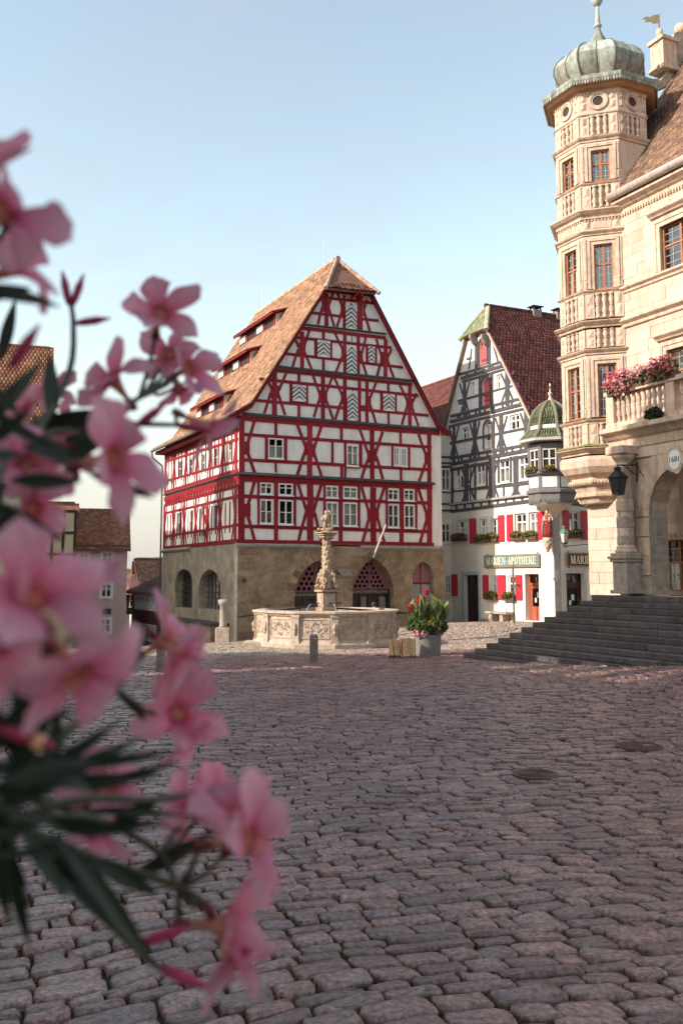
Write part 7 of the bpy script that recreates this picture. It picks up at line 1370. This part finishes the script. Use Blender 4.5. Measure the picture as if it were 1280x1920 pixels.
# cafe chairs and dark tub at the left edge
def chair(u, v, ang, label):
    p = on_ground(u, v); Rt = Root('cafe_chair', label, 'chair', p, R(ang), 'cafe chairs at the left edge')
    for x in (-.2, .2):
        mb = MB(); mb.tube([(x, -.2, 0), (x, -.18, .45)], .018, 6); mb.build('leg', IRON, Rt); mb = MB(); mb.tube([(x, .24, 0), (x, .18, .45), (x * .95, .26, .88)], .018, 6); mb.build('leg', IRON, Rt)
    MB().cbox(-.22, -.22, .43, .22, .21, .46, .01).build('seat', IRON, Rt); mb = MB(); mb.tube([(-.19, .26, .86), (0, .3, .92), (.19, .26, .86)], .02, 6)
    mb.build('top_rail', IRON, Rt)
    for i in range(5): x = -.14 + .07 * i; mb = MB(); mb.tube([(x, .2, .46), (x, .27, .87)], .01, 5); mb.build('back_slat', IRON, Rt)
chair(8, 1300, 30, 'dark cafe chair at the very left edge behind the flowers'); chair(38, 1296, 200, 'dark cafe chair beside the tall dark tub'); chair(-26, 1288, 120, 'dark cafe chair just outside the left edge')
p = on_ground(88, 1312); Rt = Root('tall_tub', 'tall dark tapering plant tub behind the large pink flowers', 'planter', p, 0); mb = MB(); mb.lathe((0, 0, 0), [(.16, -.02), (.18, 0), (.24, .78), (.25, .82), (.22, .82), (.2, .7)], 20, cap=False); mb.build('tub', IRON, Rt, True); leaves((0, 0, .86), (.2, .2, .1), 160, .07, LEAFG, Rt)
# ================================================================ oleander in front of the camera
def petal_mesh(seed):
    r = random.Random(seed); nu, nv = 7, 8; V = []; F = []; tw = r.uniform(.25, .5); cup = r.uniform(.0, .012); rf = r.uniform(-.004, .006)
    for i in range(nv + 1):
        t = i / nv; w_ = (.0035 + 0.0092 * math.sin(math.pi * min(1, .08 + t * .62)) ** 1.2) * (1 - max(0, t - .82) * 2.6); 
        for j in range(nu + 1):
            s = j / nu * 2 - 1; tip = (1 - .16 * s * s * (t > .6) - .07 * s * t); x = s * w_ * (1 + .25 * t * (s > 0)) + .004 * t * t; y = .005 + .034 * t * tip; z = .006 * t + cup * t * (1 - t) * 2 + rf * t * t * 3 + tw * s * w_ * t * .9 + .0016 * math.sin(s * 5 + t * 6 + seed) * t
            V.append((x, y, z))
    for i in range(nv):
        for j in range(nu): a = i * (nu + 1) + j; F.append((a, a + 1, a + nu + 2, a + nu + 1))
    me = bpy.data.meshes.new('petal'); me.from_pydata(V, [], F); me.update(); me.polygons.foreach_set('use_smooth', [True] * len(me.polygons)); return me
def petal_mat():
    m = bpy.data.materials.new('oleander_petal'); m.use_nodes = True; t = m.node_tree; N = t.nodes; L = t.links; b_ = N['Principled BSDF']; b_.inputs['Roughness'].default_value = .55; b_.inputs['Specular IOR Level'].default_value = .25
    tc = N.new('ShaderNodeTexCoord'); sp = N.new('ShaderNodeSeparateXYZ'); L.new(tc.outputs['Object'], sp.inputs[0]); mr = N.new('ShaderNodeMapRange'); mr.inputs[1].default_value = .004; mr.inputs[2].default_value = .034; L.new(sp.outputs['Y'], mr.inputs[0])
    cr_ = N.new('ShaderNodeValToRGB'); e = cr_.color_ramp.elements; e[0].position = 0; e[0].color = (.6, .03, .14, 1); e[1].position = 1; e[1].color = (.95, .47, .56, 1); k = cr_.color_ramp.elements.new(.35); k.color = (.9, .26, .38, 1); L.new(mr.outputs[0], cr_.inputs[0])
    oi = N.new('ShaderNodeObjectInfo'); m2 = N.new('ShaderNodeMapRange'); m2.inputs[3].default_value = .8; m2.inputs[4].default_value = 1.12; L.new(oi.outputs['Random'], m2.inputs[0]); vm = N.new('ShaderNodeVectorMath'); vm.operation = 'SCALE'; L.new(cr_.outputs[0], vm.inputs[0]); vmap = N.new('ShaderNodeMapping'); vmap.inputs['Scale'].default_value = (420, 26, 26); L.new(tc.outputs['Object'], vmap.inputs[0]); vn = N.new('ShaderNodeTexNoise'); vn.inputs['Scale'].default_value = 1; vn.inputs['Detail'].default_value = 4; L.new(vmap.outputs[0], vn.inputs['Vector']); v2 = N.new('ShaderNodeMapRange'); v2.inputs[1].default_value = .35; v2.inputs[2].default_value = .65; v2.inputs[3].default_value = .86; v2.inputs[4].default_value = 1.12; L.new(vn.outputs['Fac'], v2.inputs[0]); vv = N.new('ShaderNodeMath'); vv.operation = 'MULTIPLY'; L.new(m2.outputs[0], vv.inputs[0]); L.new(v2.outputs[0], vv.inputs[1]); L.new(vv.outputs[0], vm.inputs['Scale'])
    L.new(vm.outputs[0], b_.inputs['Base Color']); tr = N.new('ShaderNodeBsdfTranslucent'); L.new(vm.outputs[0], tr.inputs[0]); ms = N.new('ShaderNodeMixShader'); ms.inputs[0].default_value = .5; L.new(b_.outputs[0], ms.inputs[1]); L.new(tr.outputs[0], ms.inputs[2]); L.new(ms.outputs[0], N['Material Output'].inputs[0]); return m
PM = petal_mat(); PET = [petal_mesh(s) for s in range(6)]
for me in PET: me.materials.append(PM)
OLEAF = M('oleander_leaf', (.018, .028, .012), .4, .2, 30, .05, 60, col2=(.022, .03, .014), trans=.08); OSTEM = M('oleander_stem', (.07, .065, .03), .6, .2, 30, .1); OTUBE = M('oleander_tube', (.7, .3, .2), .6, .15, 30, 0, trans=.3); OBUD = M('oleander_bud', (.4, .03, .09), .5, .15, 30, 0); OCAL = M('oleander_calyx', (.2, .05, .04), .6, .1)
OL = Root('oleander_shrub', 'pink oleander shrub with blurred flowers in the left foreground', 'shrub', (-.42, .42, 0), 0)
CR = Vector((1, 0, 0)); CF = Vector((0, CT, ST)); CU = Vector((0, -ST, CT))
def wp(u, v, d): return at_dist(u, v, d) - OL.loc
def cdir(r, up, tc): return (CR * r + CU * up - CF * tc).normalized()       # right, up, towards the camera
def flower(u, v, d, face, sc=1.0, roll=0.0, openn=0.0):
    c = wp(u, v, d); n = cdir(*face); q = n.to_track_quat('Z', 'Y'); tube = MB(); tube.lathe((0, 0, 0), [(.0022, -.03), (.0028, -.018), (.0055, -.006), (.0085, .003)], 10, cap=False); fl = tube.build('flower', OTUBE, OL, True); fl.location = c; fl.rotation_mode = 'QUATERNION'; fl.rotation_quaternion = q; sc *= .88; fl.scale = (sc,) * 3
    cal = MB().lathe((0, 0, 0), [(.0035, -.037), (.0042, -.031), (.0028, -.024)], 8).build('calyx', OCAL, fl, True)
    for k in range(5):
        p = bpy.data.objects.new('petal', random.choice(PET)); COL.objects.link(p); p.parent = fl; p.rotation_euler = (openn + random.uniform(-.22, .22), random.uniform(-.12, .12), roll + k * 2 * math.pi / 5 + random.uniform(-.12, .12)); s = random.uniform(.92, 1.12); p.scale = (s, s, s)
    return c - n * .034 * sc
def leaf_mesh(b_):
    V = []; F = []; n = 12
    for i in range(n + 1): t = i / n; w_ = .0115 * math.sin(math.pi * t ** .85) ** .9 + .0004; z = -b_ * t * t * .05; V += [(-w_, .12 * t, z + w_ * .3), (0, .12 * t, z), (w_, .12 * t, z + w_ * .3)]
    for i in range(n): F += [(3 * i, 3 * i + 1, 3 * i + 4, 3 * i + 3), (3 * i + 1, 3 * i + 2, 3 * i + 5, 3 * i + 4)]
    me = bpy.data.meshes.new('leaf'); me.from_pydata(V, [], F); me.update(); me.polygons.foreach_set('use_smooth', [True] * len(F)); me.materials.append(OLEAF); return me
LFM = [leaf_mesh(x) for x in (.0, .4, .9)]
def leaf(u0, v0, u1, v1, d0, d1=None, wsc=1.0, roll=None):
    a, c = wp(u0, v0, d0), wp(u1, v1, d1 or d0); y = (c - a); L = y.length; y.normalize(); vd = (wp((u0 + u1) / 2, (v0 + v1) / 2, d0) + OL.loc - Vector((0, 0, EYE))).normalized(); n = (-vd - y * (-vd).dot(y)).normalized(); n = Matrix.Rotation(roll if roll is not None else random.uniform(-.7, .7), 3, y) @ n; x = y.cross(n)
    o = bpy.data.objects.new('leaf', random.choice(LFM)); COL.objects.link(o); o.parent = OL.o; M4 = Matrix((x, y, n)).transposed().to_4x4(); M4.translation = a; o.matrix_local = M4 @ Matrix.Diagonal((wsc * L / .12, L / .12, L / .12, 1)); return o
def stem(pts, r0=.003, r1=.0018):
    P = [wp(*p) for p in pts]; n = len(P); Q = []
    for i in range(n - 1):
        for k in range(4):
            t = k / 4; p0, p1, p2, p3 = P[max(i - 1, 0)], P[i], P[i + 1], P[min(i + 2, n - 1)]; Q.append(.5 * ((2 * p1) + (p2 - p0) * t + (2 * p0 - 5 * p1 + 4 * p2 - p3) * t * t + (3 * p1 - p0 - 3 * p2 + p3) * t ** 3))
    Q.append(P[-1]); m = len(Q); mb = MB(); mb.tube(Q, [r0 + (r1 - r0) * i / (m - 1) for i in range(m)], 7); mb.build('stem', OSTEM, OL, True)
def bud(u, v, du, dv, d, L=.028):
    a = wp(u, v, d); c = wp(u + du, v + dv, d); y = (c - a).normalized(); mb = MB(); mb.tube([a, a + y * L * .25, a + y * L * .6, a + y * L], [.0018, .0032, .0034, .0006], 8); mb.build('bud', OBUD, OL, True)
# main stems rise from the ground at the lower left
for k, (u, v, d) in enumerate(((-120, 1500, .5), (-60, 1650, .55), (-160, 1000, .48), (-100, 700, .62))):
    top = wp(u, v, d); b0 = Vector((-.06 + .05 * k, .02 * k, 0)); mb = MB(); mb.tube([b0, b0.lerp(top, .5) + Vector((-.06, .02, 0)), top], [.008, .006, .004], 8); mb.build('stem', OSTEM, OL, True)
FL_ = [  # u, v, distance, facing(right, up, to camera), scale, roll
    (12, 395, .46, (.55, .6, -.3), .95, .2), (30, 500, .52, (.8, .35, .1), .9, .4), (-25, 330, .46, (-.1, .6, .6), .9, .9),
    (300, 588, .78, (.2, .35, .6), 1.05, .35), (318, 665, .84, (-.3, .25, .6), .9, 1.1), (356, 690, .84, (.6, .2, .4), .9, .2), (335, 728, .86, (.35, -.75, .3), .8, .7),
    (212, 712, .72, (-.3, .5, .45), .95, .1), (212, 860, .54, (.6, .1, .35), 1.1, .75), (140, 845, .66, (.1, .6, .5), .8, 1.2),
    (50, 872, .6, (.4, .35, .5), .9, .1), (60, 955, .6, (.65, .0, .4), .9, .8),
    (388, 800, .78, (.75, -.35, -.1), .95, .35), (102, 735, .9, (.2, .4, .6), .7, .5), (50, 768, .9, (-.2, .3, .7), .65, .4), (128, 790, .9, (.0, -.1, .9), .5, .1),
    (60, 1120, .37, (.3, .6, .4), 1.0, .15), (5, 1190, .38, (-.3, .2, .6), .95, .7), (140, 1260, .4, (.45, -.45, .4), 1.0, .25), (160, 1085, .5, (.15, .85, .1), .85, .3),
    (316, 1195, .68, (.75, .5, .05), 1.0, .1), (334, 1232, .66, (.7, -.55, .15), .95, .6), (332, 1340, .66, (.4, .3, .5), .95, .5), (345, 1392, .66, (.5, -.6, .3), .75, .2),
    (200, 1480, .56, (.35, .45, .5), .8, .4), (180, 1560, .58, (.1, -.75, .4), .7, .9), (360, 1515, .66, (.35, .45, .4), .85, .7), (338, 1552, .68, (-.2, -.6, .5), .7, .1), (405, 1500, .66, (.55, .6, .3), .8, .3),
    (470, 1575, .52, (.75, .2, .3), 1.1, .2), (445, 1525, .58, (.25, .8, .15), .95, .1), (425, 1735, .54, (.75, .1, .25), 1.05, .45), (432, 1785, .54, (.45, -.8, .1), .95, .9)]
ends = [flower(*q) for q in FL_]
def hub(idx, u, v, d):
    h = wp(u, v, d)
    for i in idx: mb = MB(); mb.tube([h, h.lerp(ends[i], .55) + Vector((0, 0, -.004)), ends[i]], [.0022, .0019, .0018], 6); mb.build('pedicel', OSTEM, OL, True)
hub(range(0, 3), -20, 450, .48); hub(range(3, 7), 262, 745, .76); hub(range(7, 10), 110, 830, .66); hub(range(10, 12), -5, 900, .55); hub([12], 335, 797, .75); hub(range(13, 16), 40, 800, .8); hub(range(16, 20), 60, 1280, .42); hub(range(20, 24), 215, 1290, .58); hub(range(24, 26), 60, 1500, .52); hub(range(26, 29), 300, 1600, .58); hub(range(29, 33), 335, 1665, .55)
for q in ([(-40, 1000, .55), (60, 830, .62), (150, 800, .67), (262, 745, .72), (300, 690, .74)], [(60, 830, .62), (130, 700, .7), (138, 610, .74), (133, 570, .75)], [(150, 800, .67), (235, 795, .7), (330, 797, .72)], [(-60, 600, .5), (-20, 450, .5)], [(-80, 1100, .5), (60, 1260, .42), (100, 1330, .45)], [(-60, 1600, .5), (60, 1450, .5), (140, 1360, .52), (215, 1290, .56), (262, 1235, .58)], [(-60, 1560, .48), (60, 1540, .48), (180, 1535, .5), (300, 1600, .56), (330, 1660, .54)],
          [(-60, 1580, .46), (60, 1560, .46), (150, 1640, .47), (215, 1740, .48), (300, 1815, .49)], [(60, 1560, .46), (180, 1610, .5), (330, 1660, .54), (380, 1690, .54)], [(20, 1540, .48), (150, 1500, .5), (280, 1500, .54), (350, 1490, .56)], [(-60, 1000, .5), (-5, 900, .52), (40, 800, .75)], [(20, 1560, .5), (28, 1640, .5), (55, 1700, .5)]): stem(q)
for q in ((135, 575, 22, -60, .75), (130, 572, -8, -40, .75), (142, 606, 14, -2, .75), (330, 797, 40, 6, .72), (300, 1815, 55, 22, .5), (260, 1770, 60, -20, .5), (100, 1400, -30, -10, .42), (255, 800, 50, -38, .7), (20, 690, 60, -90, .5)): bud(*q)
mb = MB(); mb.blob(wp(72, 1392, .42), .004, 10, 8, .05); mb.build('bud', M('yellow_bud', (.75, .4, .2), .5, .1), OL, True)
for q in ((-60, 540, 100, 552, .5), (-90, 560, 60, 540, .52), (97, 790, 97, 655, .66), (-30, 835, 60, 770, .5), (20, 900, 150, 905, .5), (-40, 760, 110, 850, .55), (130, 850, 200, 790, .66), (60, 800, 215, 770, .66), (165, 885, 290, 935, .55), (30, 1060, 60, 1130, .5), (0, 680, 30, 560, .7), (-40, 800, 80, 690, .6),
          (100, 1440, 330, 1408, .44), (60, 1470, 300, 1455, .46), (20, 1530, 130, 1380, .42), (0, 1560, 60, 1340, .42), (-30, 1500, 110, 1420, .4), (30, 1500, 210, 1350, .46), (-20, 1420, 70, 1290, .44), (80, 1540, 240, 1560, .46), (-60, 1500, 120, 1540, .4), (-40, 1470, 90, 1510, .38), (90, 1560, 215, 1720, .46), (60, 1550, 160, 1680, .47), (0, 1560, 40, 1690, .48), (130, 1560, 320, 1540, .5), (150, 1520, 350, 1530, .52), (170, 1610, 300, 1680, .5), (-50, 1350, 80, 1400, .42), (-30, 1300, 40, 1450, .42), (40, 1430, 180, 1470, .44), (-60, 1540, 60, 1560, .42), (-40, 1440, 30, 1600, .44), (10, 1420, 150, 1440, .5), (70, 1330, 85, 1230, .5), (95, 1330, 75, 1220, .55), (-30, 1390, 150, 1330, .45), (20, 1480, 120, 1300, .5), (-70, 860, 40, 840, .5), (-60, 1010, 50, 960, .52), (-50, 700, 40, 780, .55), (100, 1560, 310, 1810, .46), (60, 1570, 230, 1760, .5), (40, 1550, 130, 1690, .44), (10, 1590, 60, 1790, .45), (-20, 1560, 20, 1740, .46), (140, 1480, 330, 1440, .48), (-30, 1330, 60, 1230, .5), (40, 1380, 30, 1240, .46), (90, 1470, 110, 1330, .48), (180, 1560, 300, 1500, .55), (-40, 1390, 130, 1395, .43), (-60, 1450, 170, 1420, .42), (-50, 1530, 150, 1470, .41), (250, 1640, 395, 1580, .56), (-60, 1600, 130, 1600, .43), (0, 1500, 250, 1400, .46), (-20, 950, 110, 1010, .55), (20, 820, 180, 860, .6), (110, 830, 210, 805, .66), (215, 800, 130, 870, .6)): leaf(*q, roll=random.uniform(-.5, .5), wsc=random.uniform(.9, 1.25) if math.hypot(q[2] - q[0], q[3] - q[1]) < 170 else random.uniform(.5, .7))
print('objects', len(bpy.data.objects), 'tris', sum(len(m.polygons) for m in bpy.data.meshes))
